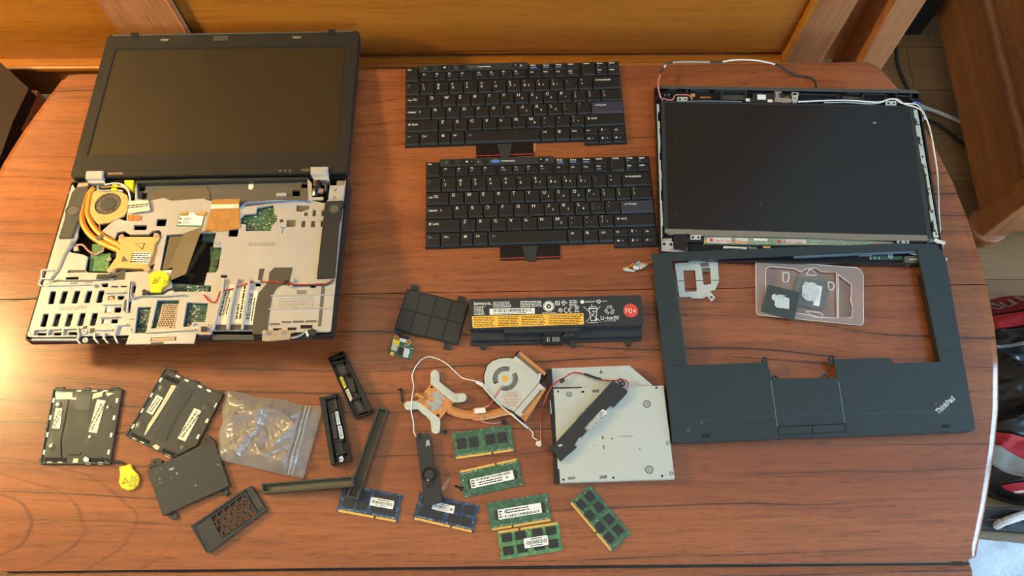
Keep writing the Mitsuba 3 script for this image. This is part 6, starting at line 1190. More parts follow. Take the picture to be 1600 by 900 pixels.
ear = [(232.9,323.4),(238.3,326.7),(243.1,319.4),(238.5,314.9)]
mb.part('ear', ex(poly(ear, [Point([(238.6,320.3)][0]).buffer(1.6)]), 1.6, 4.4), 'mat_tin')
mb.part('foot', cat(ex([(198.4,364.3),(199.6,364.3),(200.3,328.2),(199.2,328.2)], .2, 1.3), ex([(249.9,366.8),(250.8,366.8),(250.2,343.7),(249.3,343.7)], .2, 1.3)), 'mat_tin')

# ------------------------------------------------------------------ clear blister tray with two processors
tr = Thing('plastic_tray', 'clear plastic blister tray lying in the palm rest cut-out', 'tray')
to = [(295.4,364.3),(302.1,366.7),(416.5,357.7),(421.7,354.7),(423.5,348.1),(415.2,288.4),(412.5,285.0),(407.6,284.8),(294.2,297.0),(289.3,297.5)]
ro = Polygon(to).buffer(-3).buffer(3); 
cav = [[(306.5,355.8),(311.9,358.8),(341.8,355.9),(348.0,351.7),(356.4,355.9),(366.6,357.1),(373.8,352.3),(391.5,351.1),(384.8,294.2),(377.1,293.6),(364.1,294.7),(343.8,298.7),(301.7,305.7)], [(393.4,348.7),(407.2,335.6),(403.7,315.0),(404.4,304.6),(401.3,294.2),(385.8,293.6)]]
fl_ = ro
for g in cav: fl_ = fl_.difference(Polygon(g))
def sheet(p, z):
    m = ex(p, 0, 1); keep = np.abs(m.triangles_center[:, 2] - 1) < 1e-6; return raw(m.vertices * [1, 1, 0] + [0, 0, z], m.faces[keep])
def band(p, z0, z1, inset=0.0):
    g = Polygon(p); q = np.array(g.exterior.coords)[:-1]; c = q.mean(0); n = len(q); w = c + (q - c) * (1 - inset)
    v = np.vstack([np.c_[q, np.full(n, z1)], np.c_[w, np.full(n, z0)]]); return raw(v, [f for i in range(n) for f in ((i, (i + 1) % n, n + (i + 1) % n), (i, n + (i + 1) % n, n + i))])
tr.part('flange', cat(sheet(fl_, 6.0)), 'mat_tray', label='frosted clear flange')
for g in cav:
    ins = .03; q = np.array(g); c = q.mean(0)
    tr.part('pocket_wall', band(g, .6, 6.0, ins), 'mat_tray_clear'); tr.part('pocket_floor', sheet(Polygon(c + (q - c) * (1 - ins)), .6), 'mat_tray')
edge = [tube([(x, y, 6.0) for x, y in list(ro.exterior.coords)], .45, 6, smooth=False)] + [tube([(x, y, 6.0) for x, y in g + g[:1]], .55, 6, smooth=False) for g in cav]
tr.part('rim', cat(edge[0]), 'mat_tray_rim'); tr.part('pocket_rim', edge[1], 'mat_tray_rim'); tr.part('pocket_rim', edge[2], 'mat_tray_rim')
for g in ([(327.2,350.9),(333.9,350.9),(332.0,340.2),(326.5,340.2)], [(354.8,348.5),(361.2,355.7),(366.9,347.9)], [(380.2,339.0),(386.2,337.8),(385.8,330.7),(380.1,329.6)], [(349.1,302.7),(355.9,295.8),(364.4,294.1),(367.2,299.3)]): tr.part('boss', tube([(x, y, 5.6) for x, y in g + g[:1]], .6, 6, 3), 'mat_tray_rim')
def processor(o, z, paste, blobs, label, thick=1.2, m='mat_cpu'):
    t = Thing('processor', label, 'processor chip')
    t.part('substrate', ex(o, z, z + thick), m, label='dark green-grey chip carrier')
    t.part('solder_edge', ex(Polygon(o).buffer(-.6), z - .5, z), 'mat_gold')
    t.part('thermal_paste', crumple(Polygon(paste).buffer(1).buffer(-.6), z + thick, 1.5, 1.3, 4, .8, .3), 'mat_paste_light', smooth=60, label='pale smeared thermal paste')
    for g in blobs: t.part('paste_smear', crumple(Polygon(g), z + thick, .6, 1.2, 6, 1.0, .3), 'mat_paste_light', smooth=60)
    return t
c2 = processor([(346.0,347.6),(374.4,342.9),(379.2,341.1),(380.3,336.9),(372.4,306.4),(369.4,304.6),(340.3,309.8),(338.8,329.8)], 1.3, [(349.9,335.5),(354.8,339.1),(364.7,338.5),(368.1,334.4),(368.5,328.5),(366.3,320.2),(360.7,315.5),(352.0,316.7),(347.2,322.5)], [[(351.4,339.1),(355.0,340.9),(353.4,336.7)]], 'processor chip greyed by painted plastic haze, with round pale paste inside the clear tray', m='mat_cpu_hazed')
c2.part('label', ex([(367.2,336.1),(373.6,334.3),(366.5,309.1),(359.5,310.8),(361.2,315.5),(367.1,322.5)], 2.5, 2.65), 'mat_paper', label='white label patch')
c1 = processor([(307.0,334.7),(343.1,324.7),(332.6,289.6),(294.6,301.4)], 7.4, [(313.9,320.2),(318.4,321.4),(329.4,316.2),(327.4,304.0),(313.4,305.7),(311.5,308.6)], [[(309.6,321.4),(313.7,323.1),(314.3,319.1),(311.5,313.2),(308.6,317.3)], [(316.3,322.0),(326.1,320.8),(321.6,320.0)]], 'dark square processor chip lying tilted over the left end of the clear tray')
# ------------------------------------------------------------------ two lined memory doors
def door(outline, label, tabs, labels_, darks, lines, glares, hooks, foil, seed, ang):
    t = Thing('memory_cover', label, 'cover', 'lined memory covers')
    t.part('plate', cat(ex(outline, .4, 1.8), ex(Polygon(outline).difference(Polygon(outline).buffer(-1.3)), 1.8, 3.8)), 'mat_soft_black')
    t.part('lining', crumple(Polygon(outline).buffer(-1.6), 1.9, .9, 22, seed, 2.5, .2), 'mat_lining', smooth=60, label='glossy grey film lining')
    for g in tabs: t.part('spring_tab', ex(g, 2.0, 3.6), 'mat_paper_cream', label='cream foam tab')
    for g, wd in labels_:
        c = np.mean(g, 0); L_ = math.hypot(g[0][0] - g[3][0], g[0][1] - g[3][1])
        t.part('label', cat(card(Polygon(g).buffer(.5), 3.0, 3.35, (.68, .62, .50)), *[moved(m, c[0], c[1], 3.36, ang) for m in (words(-L_ * .44, L_ * .44, -wd, wd, 2, seed, 0, (.16, .14, .11), .95),)]), 'mat_print_paper', label='cream printed label')
    for g in darks: t.part('slot', ex(g, 2.4, 3.3), 'mat_dark_void')
    for g, w in lines: t.part('channel', ex(LineString(g).buffer(w / 2), 2.6, 3.25), 'mat_black_gloss')
    for g in glares: t.part('film_glare', ex(g, 2.2, 3.45), 'mat_film_glare', label='glare painted on the crinkled film')  # pale plates painted as glare on the dark film
    for g in hooks: t.part('hook', ex(g, .4, 2.8), 'mat_soft_black')
    for q, r_ in foil: t.part('dimple', cat(cyl(*q, 2.4, 2.95, r_, 24, r_ * .45)), 'mat_lining', smooth=40)
    return t
def sq(z, *cs):      # little quads around the given centres
    return [[(x - w, y - h), (x + w, y - h), (x + w, y + h), (x - w, y + h)] for x, y, w, h in cs]
d1 = [(-527.0,208.0),(-448.0,208.0),(-447.5,123.0),(-525.4,123.0)]
tb = [(x, y, 1.3, 2.6) for x, y in [(-524.4,194.9),(-524.3,175.0),(-524.0,155.6),(-523.8,136.1),(-451.7,194.7),(-451.7,174.9),(-451.5,155.3),(-451.2,136.2)]] + [(x, y, 2.6, 1.2) for x, y in [(-497.1,206.4),(-479.6,206.3),(-466.9,206.3),(-501.3,197.0),(-515.1,124.3),(-503.4,124.3),(-472.1,123.9),(-458.1,123.9)]]
door(d1, 'lined black memory cover with silvery glare painted on its film, touching the loose yellow coin cell', sq(3, *tb), [([(-519.8,185.6),(-513.0,185.3),(-511.3,162.9),(-519.4,163.4)], 2.9), ([(-474.2,195.4),(-465.2,194.3),(-468.7,157.9),(-477.3,159.1)], 3.6)],
     [[(-521.5,130.1),(-497.8,129.9),(-497.3,125.4),(-521.0,125.7)], [(-471.3,130.2),(-455.1,129.6),(-455.0,125.1),(-471.0,125.7)]], [([(-507.1,194.9),(-507.2,169.8),(-507.4,148.5),(-503.0,130.4)], 1.1), ([(-498.0,133.4),(-483.6,133.1),(-482.3,135.7)], .7)],
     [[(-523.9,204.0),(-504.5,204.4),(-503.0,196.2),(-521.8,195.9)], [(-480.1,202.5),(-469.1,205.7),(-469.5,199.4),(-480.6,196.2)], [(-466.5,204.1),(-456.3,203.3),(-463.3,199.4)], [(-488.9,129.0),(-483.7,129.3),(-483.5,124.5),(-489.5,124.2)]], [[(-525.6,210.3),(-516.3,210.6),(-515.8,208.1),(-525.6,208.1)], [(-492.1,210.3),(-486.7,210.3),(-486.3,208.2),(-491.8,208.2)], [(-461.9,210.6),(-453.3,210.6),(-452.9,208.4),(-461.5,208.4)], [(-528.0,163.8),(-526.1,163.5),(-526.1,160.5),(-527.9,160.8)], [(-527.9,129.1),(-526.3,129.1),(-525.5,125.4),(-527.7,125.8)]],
     [([(-516.7,189.6)][0], 5.5), ([(-459.3,186.5)][0], 4.5), ([(-473.5,152.3)][0], 5), ([(-515.5,141.7)][0], 5)], 21, 72)
d2 = [(-402.6,231.8),(-391.2,227.7),(-331.0,201.7),(-353.5,143.9),(-379.5,129.4),(-435.7,154.1)]
dx_ = np.array([(-402.6,231.8),(-435.7,154.1),(-331.0,201.7)]); ux = (dx_[2] - dx_[0]) / np.linalg.norm(dx_[2] - dx_[0]); uy = (dx_[1] - dx_[0]) / np.linalg.norm(dx_[1] - dx_[0])
def rq(cs, w, h): return [[tuple(np.array(c) + ux * a * w + uy * b * h) for a, b in ((-1, -1), (1, -1), (1, 1), (-1, 1))] for c in cs]
tb2 = rq([(-405.7,219.0),(-413.7,201.2),(-421.5,183.4),(-429.2,165.2),(-337.8,189.1),(-345.6,171.5),(-353.5,153.5)], 1.3, 2.6) + rq([(-386.3,223.0),(-375.4,218.3),(-359.1,211.0),(-348.2,206.3),(-425.5,150.6),(-415.7,146.5),(-384.4,132.1)], 2.6, 1.2)
door(d2, 'lined black memory cover lying at an angle, its corner under the plain drive cover', tb2, [([(-406.9,201.0),(-400.1,197.6),(-409.0,178.6),(-415.7,181.9)], 3.0), ([(-362.0,185.6),(-354.2,182.6),(-367.6,148.6),(-375.8,151.9)], 3.8)],
     [[(-429.0,158.3),(-407.3,149.0),(-408.0,145.1),(-430.0,154.7)], [(-390.8,140.7),(-373.2,133.8),(-377.1,130.0),(-392.4,137.6)], [(-400.7,225.0),(-382.6,218.3),(-385.1,213.0),(-401.9,220.3)]], [([(-367.8,201.6),(-378.1,181.9),(-385.8,163.7),(-388.9,149.6)], .8)],
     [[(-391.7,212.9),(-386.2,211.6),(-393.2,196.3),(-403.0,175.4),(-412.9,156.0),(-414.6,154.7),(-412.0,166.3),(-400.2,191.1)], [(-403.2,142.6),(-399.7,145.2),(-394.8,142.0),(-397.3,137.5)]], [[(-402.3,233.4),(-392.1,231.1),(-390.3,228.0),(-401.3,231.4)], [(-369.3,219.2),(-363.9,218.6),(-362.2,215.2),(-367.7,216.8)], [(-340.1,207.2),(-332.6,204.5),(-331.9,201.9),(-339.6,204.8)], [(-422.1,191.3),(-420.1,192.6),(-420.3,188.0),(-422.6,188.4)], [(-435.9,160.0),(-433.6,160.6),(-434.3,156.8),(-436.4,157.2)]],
     [([(-401.0,209.6)][0], 6), ([(-420.2,165.6)][0], 6.5), ([(-348.3,187.2)][0], 5.5), ([(-367.8,140.7)][0], 5)], 22, 59)
dpn = ex([(-380.2,215.0),(-364.7,207.6),(-390.3,146.4),(-404.4,150.9)], 2.2, 3.2)
emit(uniq('memory_cover_001__film_fold'), dpn, 'mat_film_blue'); 
dpn = ex([(-500.9,201.7),(-482.2,200.9),(-481.4,183.7),(-499.4,185.3)], 2.2, 3.1)
emit(uniq('memory_cover__film_fold'), dpn, 'mat_film_blue')

# ------------------------------------------------------------------ loose coin cell
y_ = Thing('coin_cell', 'loose yellow-sleeved coin cell with short black lead beside a lined memory cover', 'battery')
yc = [(-436.3,119.7),(-424.4,122.9),(-421.8,117.8),(-415.2,112.3),(-412.6,107.0),(-413.1,100.9),(-417.9,95.8),(-423.7,94.8),(-430.1,97.2),(-434.2,103.5),(-433.9,111.1)]
y_.part('sleeve', cham(Polygon(yc).buffer(1.5).buffer(-1.5), .3, 4.2, .6), 'mat_yellow')
q = np.array([(-425.5,104.5)][0])
y_.part('sleeve_print', cat(moved(ex(Polygon([(-4, -2.6), (4, -2.6), (0, 3.6)]).difference(Polygon([(-2.9, -1.9), (2.9, -1.9), (0, 2.5)])), 0, .08), q[0] - 1.5, q[1], 4.2, 12), text('!', 2.6, q[0] - 2, q[1] - 1.8, 4.2, 12, bold=True), *[moved(words(-7, 6.5, 0, 1.6, 1, i, 0), q[0] + 5.6 + 2.0 * i, q[1] - 0, 4.2, 82) for i in range(4)]), 'mat_black')
y_.part('lead', tube(p3([(-431.9,121.6),(-436.9,124.5),(-444.4,124.8),(-450.9,127.2),(-457.4,130.2)], [3, 2.5, 2.2, 4.6, 4.8]), .9, 7), 'mat_soft_black')
y_.part('lead', tube(p3([(-432.7,122.3),(-436.4,126.3),(-444.7,126.3),(-452.7,129.0)], [3, 3.2, 3, 4.8]), .7, 7), 'mat_soft_black')
y_.part('plug', crumple([(-477.2,128.1),(-475.2,131.1),(-471.0,128.8),(-471.2,125.6),(-475.3,125.1)], 3.6, 2, 3, 4, 1, .8), 'mat_white_wire', label='small white plug')

# ------------------------------------------------------------------ plain black cover
pc = Thing('drive_cover', 'plain dark grey drive cover with four lugs and scuffs, overlapping the angled memory cover', 'cover')
po = [(-404.3,115.8),(-334.2,149.3),(-311.0,99.1),(-379.4,67.3)]
pc.part('plate', cham(po, 4.2, 6.2, .6), 'mat_cover')
pc.part('skirt', ex(Polygon(po).buffer(-.6).difference(Polygon(po).buffer(-2.2)).difference(sbox(-9999, [(-412.4,122.9)][0][1], 9999, 9999)), .2, 4.3), 'mat_soft_black')
for g, h in (([(-403.4,119.1),(-404.3,122.6),(-401.5,123.7),(-402.0,127.3),(-396.4,129.6),(-392.4,126.7),(-390.0,126.7),(-390.8,123.7)], [(-397.5,124.9)]), ([(-347.4,151.3),(-341.8,154.3),(-339.5,150.7),(-337.2,151.3),(-336.3,148.9),(-344.3,146.5)], [(-344.2,150.3)]), ([(-322.0,96.0),(-315.2,98.3),(-313.3,94.3),(-312.1,92.0),(-314.1,89.1),(-317.7,89.7),(-320.4,93.1)], [(-317.6,93.7)]), ([(-373.7,67.6),(-367.7,70.9),(-364.3,67.0),(-365.2,65.3),(-369.6,63.7),(-372.8,65.9)], [(-370.0,68.6)])):
    pc.part('lug', ex(Polygon(g).buffer(1).buffer(-.6), .3 if h[0][1] < 170 else 3.8, 3.2 if h[0][1] < 170 else 6), 'mat_soft_black'); pc.part('lug_hole', cyl(*h[0], .4 if h[0][1] < 170 else 3.9, 3.35 if h[0][1] < 170 else 6.15, 1.5, 14), 'mat_dark_void')
o = []
for g in ([(-380.5,116.7),(-375.9,119.0),(-373.6,118.3),(-377.1,115.5)], [(-371.6,114.0),(-369.3,112.9),(-369.4,110.9),(-370.7,111.7)], [(-389.5,107.7),(-387.6,106.7),(-388.3,105.6)], [(-388.6,103.3),(-386.4,102.5),(-387.4,101.3)], [(-349.1,100.2),(-346.7,99.9),(-347.7,98.5)], [(-390.0,118.7),(-388.4,117.5),(-389.5,116.9)], [(-328.5,123.4),(-324.2,121.9),(-324.7,121.0)], [(-394.2,115.2),(-392.8,114.0),(-393.3,113.2)], [(-376.7,108.6),(-374.8,108.6),(-375.6,107.7)]): o.append(ex(g, 6.2, 6.26))
pc.part('scuff', cat(*o), 'mat_paste', kind='stuff')

# ------------------------------------------------------------------ honeycomb card blank
vg = Thing('card_slot_blank', 'black plastic card-slot blank with a honeycomb opening', 'cover')
vo = [(-348.2,56.2),(-294.0,95.4),(-287.2,99.8),(-267.6,74.1),(-325.3,29.4),(-327.6,29.4)]
a0 = np.array([(-326.8,65.6),(-294.3,90.0),(-277.6,70.1),(-313.6,45.6)])
hexs = []
e1 = a0[1] - a0[0]; e2 = a0[3] - a0[0]; L1, L2 = np.linalg.norm(e1), np.linalg.norm(e2); e1, e2 = e1 / L1, e2 / L2
win = Polygon([tuple(p) for p in a0])
pt = L1 / 5.0
for i in range(-1, 8):
    for j in range(-1, 6):
        c = a0[0] + e1 * (pt * (i + .5 * (j % 2) + .25)) + e2 * (j * pt * .86 + pt * .25)
        h = Polygon([tuple(c + pt * .44 * (e1 * math.sin(k * math.pi / 3) + e2 * math.cos(k * math.pi / 3))) for k in range(6)])
        h = h.intersection(win)
        if h.area > 4: hexs.append(h)
vg.part('frame', ex(poly(vo).difference(shapely.union_all(hexs)), 2.2, 4.2), 'mat_cover')
vg.part('side_rail', ex(Polygon([(-348.0,56.6),(-294.1,95.9),(-293.0,94.5),(-345.0,56.2)]), .3, 5.6), 'mat_cover'); vg.part('side_rail', ex([(-325.5,30.4),(-275.4,70.5),(-268.4,75.0),(-267.5,73.7),(-325.0,29.0)], .3, 5.6), 'mat_cover')
vg.part('end_cap', cat(ex([(-291.5,94.6),(-286.6,98.8),(-268.5,74.7),(-274.9,70.4)], .3, 5.4)), 'mat_cover'); vg.part('end_groove', ex([(-293.9,94.5),(-291.9,95.2),(-275.7,73.7),(-277.4,70.5)], 4.2, 4.4), 'mat_dark_void')
vg.part('lettering', text('TOP', 6.2, *[(-286.1,88.0)][0], 5.42, -58), 'mat_grey_plastic')
vg.part('toothed_edge', cat(*[ex([tuple(p + 0), tuple(p + np.array([2.2, -.8])), tuple(p + np.array([4.6, 2.8])), tuple(p + np.array([1.2, -3.2]))], 4.2, 4.4) for p in [np.array([(-344.4,55.3)][0]) * (1 - t) + np.array([(-328.5,32.4)][0]) * t for t in np.linspace(0, 1, 13)]]), 'mat_dark_void', kind='stuff')
vg.part('window_lip', ex(win.buffer(1.2).difference(win.buffer(.2)), 4.2, 4.9), 'mat_soft_black')

# ------------------------------------------------------------------ clear zip bag
bg = Thing('plastic_bag', 'empty clear zip bag with crinkled reflections', 'bag')
A_, B_, C_, D_ = [np.array(p) for p in [(-328.8,206.1),(-215.5,187.0),(-231.3,106.5),(-330.6,129.2)]]
def bagp(u, v):
    lft = A_ + (D_ - A_) * v; rgt = B_ + (C_ - B_) * v
    wob = np.array([0, 1.2 * math.sin(u * 14) * (1 - v)]) + np.array([1.0 * math.sin(v * 17) * (1 - u), 0])
    return lft + (rgt - lft) * u + wob
def bagz(u, v, s=0.0):
    u, v = np.asarray(u, float), np.asarray(v, float)
    e = np.minimum(1, 6 * np.minimum(np.minimum(u, 1 - u), np.minimum(v, 1 - v)))
    P_ = np.stack([u * 2.6, v * 2.2, np.full_like(u, 1.3)], -1)
    n1 = meshkit.fbm(P_, 2, 3)
    rid = 1 - np.abs(2 * meshkit.noise(np.stack([u * 3.4 + v * 2.2, v * 2.6 - u * 1.5, np.full_like(u, 4.2)], -1), 8) - 1)
    rid2 = 1 - np.abs(2 * meshkit.noise(np.stack([u * 6 + v * 5, v * 5 - u * 4, np.full_like(u, 3.0)], -1), 5) - 1)
    rid3 = 1 - np.abs(2 * meshkit.noise(np.stack([u * 16 - v * 7, v * 15 + u * 6, np.full_like(u, 7.0)], -1), 9) - 1)
    zp = 1.2 * np.exp(-((u - .835) / .010) ** 2) + 1.0 * np.exp(-((u - .875) / .009) ** 2)
    zone = np.where(u > .8, .4, 1.0)
    return 2.2 + e * zone * (13.0 * n1 + 8.0 * rid ** 4 + 4.2 * rid2 ** 4 + 1.2 * rid3 ** 3) + zp
def bagm(s, dz):
    us, vs = np.linspace(0, 1, 120), np.linspace(0, 1, 90)
    Z = np.maximum(1.0, bagz(*np.meshgrid(us, vs, indexing='ij'))) + dz
    m = grid(lambda u, v: (*bagp(u, v), 0.0), us, vs); m.vertices[:, 2] = Z.ravel(); return m
bg.part('top_film', bagm(0.0, .3), 'mat_bag', smooth=True)
bg.part('bottom_film', grid(lambda u, v: (*bagp(u, v), .5 + .5 * math.sin(9 * u) ** 2 * math.sin(8 * v) ** 2), np.linspace(0, 1, 30), np.linspace(0, 1, 24)), 'mat_bag_back', smooth=True)
for u0, u1, v0, v1 in ((0, .03, 0, 1), (.3, 1, .965, 1)):
    bg.part('sealed_edge', grid(lambda u, v: (*bagp(u0 + (u1 - u0) * u, v0 + (v1 - v0) * v), 3.6 + .5 * math.sin(60 * u + 40 * v)), np.linspace(0, 1, 40), np.linspace(0, 1, 40)), 'mat_bag', smooth=True)
for u in (.835, .875): bg.part('zip_ridge', tube([(*bagp(u, v), float(bagz(u, v)) + .9) for v in np.linspace(.02, .98, 30)], .7, 6, smooth=False), 'mat_bag_ridge')

# ------------------------------------------------------------------ two drive-bay bumpers with stickers
def bumper(outline, wall, floor, ribs, stickers, blocks, label, extra=()):
    t = Thing('bay_bumper', label, 'plastic part')
    t.part('shell', cat(ex(outline, .3, 1.5), ex(Polygon(outline).difference(Polygon(outline).buffer(-1.3)), 1.5, 9)), 'mat_black_gloss')
    t.part('side_wall', ex(wall, .3, 11), 'mat_black')
    t.part('inner_floor', ex(floor, 1.5, 5.0), 'mat_grey_dark')
    for g in ribs: t.part('rib', ex(LineString(g).buffer(1.1, cap_style=2), 1.5, 9), 'mat_black')
    for g in blocks: t.part('block', ex(g, 1.5, 8), 'mat_charcoal')
    for g, m, l in stickers:
        c = np.mean(g, 0); L_ = math.dist(g[0], g[3]); a = math.degrees(math.atan2(g[3][1] - g[0][1], g[3][0] - g[0][0]))
        t.part('sticker', cat(card(g, 7.8, 8.15, m), moved(words(-L_ * .42, L_ * .42, -1.4, 1.4, 2, int(c[0]), 0, fill=.9), c[0], c[1], 8.16, a)), 'mat_print_paper', label=l)
    for e in extra: t.part(*e)
    return t
bumper([(-213.0,242.9),(-196.3,252.0),(-159.4,183.8),(-160.7,179.0),(-177.7,173.3)], [(-196.4,250.7),(-194.8,251.5),(-158.2,183.2),(-163.1,180.0)], [(-206.6,240.1),(-197.6,241.8),(-168.2,183.4),(-173.8,181.0)], [[(-206.5,236.7),(-194.4,240.1)], [(-196.4,222.4),(-187.7,226.6)], [(-182.2,194.2),(-172.7,198.4)], [(-174.7,178.7),(-163.7,182.8)]],
       [([(-198.2,220.5),(-195.4,222.5),(-189.3,209.7),(-191.9,207.5)], (.80, .56, .03), 'yellow sticker'), ([(-190.3,205.5),(-187.5,208.0),(-181.3,195.2),(-183.9,192.9)], (.66, .62, .50), 'cream sticker')], [[(-189.6,219.1),(-183.1,219.9),(-178.0,205.0),(-182.8,203.3)]],
       'black bay bumper with one yellow and one cream sticker', [('latch', ex([(-211.5,242.7),(-203.5,246.4),(-194.6,247.8),(-193.9,245.0),(-208.0,240.4)], 1, 10), 'mat_black_gloss')])
bumper([(-213.2,197.7),(-200.0,202.2),(-197.5,201.0),(-178.5,126.7),(-199.4,120.9),(-201.6,127.9)], [(-218.9,197.1),(-212.8,197.6),(-195.8,122.9),(-199.6,121.0)], [(-211.1,193.2),(-200.9,197.3),(-187.2,131.4),(-195.0,129.8)], [[(-211.5,195.9),(-199.6,199.2)], [(-207.8,180.3),(-198.4,183.6)], [(-199.6,146.7),(-187.9,149.9)], [(-195.4,132.5),(-185.3,135.6)], [(-204.8,162.6),(-202.4,162.6)]],
       [([(-200.4,181.0),(-196.9,181.5),(-192.9,166.9),(-197.0,166.0)], (.55, .64, .70), 'bluish white sticker'), ([(-196.3,164.8),(-191.9,165.6),(-188.0,151.0),(-192.0,149.7)], (.55, .64, .70), 'bluish white sticker')], [[(-206.9,178.7),(-201.4,180.4),(-195.2,151.4),(-199.9,149.8)]],
       'black bay bumper with two bluish white stickers, beside the clear zip bag', [('foil_scrap', crumple([(-191.5,129.1),(-188.6,131.4),(-185.9,127.5),(-188.1,124.4),(-190.4,124.7)], 8, 3, 3, 7, 1, .4), 'mat_steel_bright')])

# ------------------------------------------------------------------ two channel-shaped drive rails
def channel(o, i, z, label, marks, dz=None):
    t = Thing('drive_rail', label, 'rail')
    f = lambda m: m
    if dz is not None:
        def f(m):
            v = np.array(m.vertices); v[:, 2] += dz(v[:, :2]); return raw(v, m.faces)
    g = Polygon(o)
    t.part('channel', f(cat(ex(g, z, z + 1.6), ex(g.difference(Polygon(i)), z + 1.6, z + 7.5))), 'mat_rail')
    t.part('channel_floor', f(ex(Polygon(i).buffer(.1), z + 1.6, z + 2.2)), 'mat_rail_in')
    for m_ in marks: t.part('molded_outline', f(ex(LineString(m_).buffer(.4), z + 2.2, z + 2.7)), 'mat_soft_black')
    return t
qa, qb = np.array([(-147.3,185.2)][0]), np.array([(-174.8,85.2)][0]); dv = qb - qa
def tilt(xy): return np.clip(((xy - qa) @ dv) / (dv @ dv), 0, 1) ** 3 * 3.6
channel([(-152.1,185.8),(-149.7,187.0),(-140.8,184.1),(-168.0,83.9),(-180.5,87.1)], [(-150.6,184.3),(-142.8,182.6),(-169.6,86.4),(-177.8,88.4)], .3, 'upright charcoal drive rail resting on a blue memory module', [[(-153.2,176.9),(-153.5,168.9),(-146.9,167.4)], [(-163.9,128.1),(-159.5,125.3)]], tilt)
hz0, hz1 = [(-275.8,101.6),(-172.7,107.2)]
def tilt2(xy):
    t = np.clip((xy[:, 0] - hz0[0]) / (hz1[0] - hz0[0]), 0, 1); return 9.6 * t ** 1.5
channel([(-275.2,101.4),(-173.2,108.8),(-171.4,97.3),(-273.6,91.1)], [(-273.4,100.0),(-174.9,107.0),(-173.9,99.0),(-271.9,92.9)], .3, 'level olive-grey drive rail lying across the foot of the upright rail', [[(-265.5,100.1),(-264.5,93.5),(-254.8,94.4)], [(-254.7,94.0),(-254.6,100.2)], [(-191.5,105.0),(-191.0,98.1),(-181.8,98.5)], [(-216.1,103.6),(-215.8,100.2)]], tilt2)
# ------------------------------------------------------------------ things on the floor at the right
def cable(name, label, pts, z, r, m):
    t = Thing(name, label, 'cable'); t.whole(tube(p3(pts, z), r, 8), m)
cable('black_cable', 'black power cable running over the oak floor towards the chest', [(944.4,1235.7),(940.2,1197.5),(941.6,1169.2),(946.8,1141.2),(954.1,1113.4),(964.8,1072.3),(979.8,1035.4),(1005.9,1018.4),(1025.8,1000.7),(1044.8,978.7),(1068.4,961.2),(1095.6,943.8)], HZ + 4, 4.0, 'mat_black')
cable('white_cable', 'white cable crossing the oak floor behind the stripped display', [(942.8,1081.4),(980.1,1059.6),(1014.4,1044.4),(1065.5,1016.2),(1099.2,1000.7)], HZ + 12, 4.2, 'mat_white_wire')
cr = Thing('storage_box', 'black box wrapped in dark crinkled plastic on the floor by the chest', 'box')
bx0_, by0_ = [(995.5,1276.5)][0]
m = trimesh.creation.box(bounds=[[bx0_ - 60, by0_, HZ], [bx0_ + 50, by0_ + 260, HZ + 130]]); v, f = trimesh.remesh.subdivide_to_size(m.vertices, m.faces, 22)
v = np.array(v); n_ = meshkit.fbm(v / 45.0, 3, 4) - .5; up = v[:, 2] > HZ + 3; v[up, 1] += 22 * n_[up]; v[up, 2] += 18 * n_[up]; v[:, 0] = np.minimum(v[:, 0], 1012)
cr.whole(raw(v, f), 'mat_bag_black', smooth=50)

# sports bag: black nylon body with red ends and grey piping
bag = Thing('sports_bag', 'black and red nylon sports bag lying on the floor beside the table', 'bag')
cx_, cy_, rx_, ry_, rz_ = 1075, 352, 210, 212, 215
def bagsurf(x, y, lift=0.0):
    x, y = np.asarray(x, float), np.asarray(y, float)
    d = np.abs((x - cx_) / rx_) ** 2.6 + np.abs((y - cy_) / ry_) ** 2.6
    e = np.maximum(0.0, 1 - d) ** .45
    w = meshkit.fbm(np.stack([x / 52.0, y / 40.0, np.ones_like(x)], -1), 3, 6) - .5
    fold = (1 - np.abs(2 * meshkit.noise(np.stack([x / 70 + y / 120, y / 60 - x / 90, np.full_like(x, 2.0)], -1), 4) - 1)) ** 3
    return HZ + 2 + e * (rz_ + 70 * w + 45 * fold + lift)
def drape(g, lift, step=9):
    g = poly(g)
    m = ex(g, 0, 1); v, f = trimesh.remesh.subdivide_to_size(m.vertices, m.faces, step)
    v = np.array(v); top = v[:, 2] > .5
    v[:, 2] = bagsurf(v[:, 0], v[:, 1]) + np.where(top, lift, -6)
    return raw(v, f)
th_ = np.linspace(0, 2 * np.pi, 72, endpoint=False)
sup = lambda k: Polygon([(cx_ + k * rx_ * np.sign(math.cos(a)) * abs(math.cos(a)) ** (2 / 2.6), cy_ + k * ry_ * np.sign(math.sin(a)) * abs(math.sin(a)) ** (2 / 2.6)) for a in th_])
m = ex(sup(.995), 0, 1); v, f = trimesh.remesh.subdivide_to_size(m.vertices, m.faces, 13); v = np.array(v)
v[:, 2] = np.where(v[:, 2] > .5, bagsurf(v[:, 0], v[:, 1]), HZ + 1)
bag.part('body', raw(v, f), 'mat_nylon', smooth=60, label='crumpled black nylon body')
def zone(y0, y1, x0=900, x1=1400, k=.97): return sup(k).intersection(Polygon([(x0, y0), (x1, y0 + 20), (x1, y1 + 20), (x0, y1)]))
bag.part('red_panel', drape(zone(496, 640), 5), 'mat_nylon_crimson', label='dark red rear panel')
bag.part('red_stripe', drape(zone(458, 490), 6), 'mat_nylon_red', label='bright red stripe')
bag.part('strap', drape(zone(424, 452), 9), 'mat_nylon'); bag.part('strap_edge', drape(zone(417, 423), 10), 'mat_grey_wire')
bag.part('red_panel', drape(sup(.97).intersection(Polygon([(850, 165), (1300, 215), (1300, 100), (850, 100)])), 6), 'mat_nylon_red', label='bright red front panel')
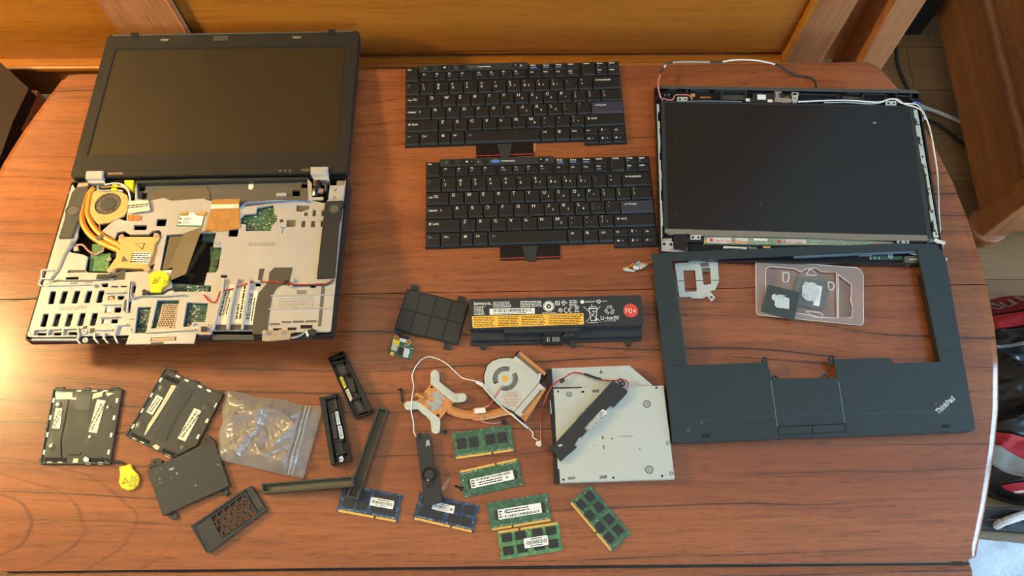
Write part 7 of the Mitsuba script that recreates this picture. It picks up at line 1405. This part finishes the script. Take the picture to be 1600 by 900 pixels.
bag.part('red_panel', drape(sup(.97).intersection(Polygon([(880, 262), (896, 270), (1200, 160), (1190, 120), (1000, 180)])), 7), 'mat_nylon_red', label='red flap edge')
bag.part('piping', drape(sup(.97).intersection(Polygon([(866, 250), (880, 262), (1000, 184), (1190, 116), (1180, 96), (990, 160)])), 9), 'mat_grey_wire')
bag.part('white_stripe', drape(sup(.97).intersection(Polygon([(930, 150), (1300, 176), (1300, 168), (930, 145)])), 8), 'mat_paper'); bag.part('white_stripe', drape(sup(.97).intersection(Polygon([(940, 162), (1300, 192), (1300, 185), (940, 158)])), 8), 'mat_paper')
tm = text('dur', 24, 962, 508, 0, 12, bold=False, d=1); v, f = trimesh.remesh.subdivide_to_size(tm.vertices, tm.faces, 6); v = np.array(v); v[:, 2] = bagsurf(v[:, 0], v[:, 1]) + 8 + v[:, 2]
bag.part('lettering', raw(v, f), 'mat_grey_wire', label='pale script lettering on the dark red panel')

# pale blue-white towel and a sandal on the floor at the lower right
tw = Thing('towel', 'pale bluish white towel on the floor next to the black sandal', 'towel')
tw_o = Polygon([(870, -160), (1260, -160), (1270, 36), (1100, 58), (960, 74), (890, 80), (872, 0)])
m = ex(tw_o, 0, 1); v, f = trimesh.remesh.subdivide_to_size(m.vertices, m.faces, 14); v = np.array(v)
n_ = meshkit.fbm(np.c_[v[:, :2] / 60, np.ones(len(v))], 3, 9)
v[:, 2] = np.where(v[:, 2] > .5, HZ + 14 + 16 * n_, HZ + .5)
tw.whole(raw(v, f), 'mat_towel', smooth=50)
sd = Thing('sandal', 'black sandal with a white strap on the floor above the pale towel', 'sandal')
so_ = [(905, 102), (960, 98), (1040, 92), (1180, 90), (1225, 98), (1230, 122), (1180, 134), (1060, 126), (960, 132), (915, 128)]
sd.part('sole', cham(Polygon(so_).buffer(8).buffer(-4), HZ, HZ + 28, 6), 'mat_soft_black')
sd.part('footbed', ex(Polygon(so_).buffer(-14), HZ + 28, HZ + 30), 'mat_strip_tan')
sd.part('strap', tube([(946, 104, HZ + 26), (952, 112, HZ + 60), (1020, 130, HZ + 74), (1110, 126, HZ + 72), (1190, 116, HZ + 56), (1212, 106, HZ + 26)], 8, 10), 'mat_paper', label='white strap')
sd.part('toe_post', tube([(960, 108, HZ + 26), (975, 120, HZ + 50), (1005, 118, HZ + 30)], 10, 10), 'mat_soft_black')
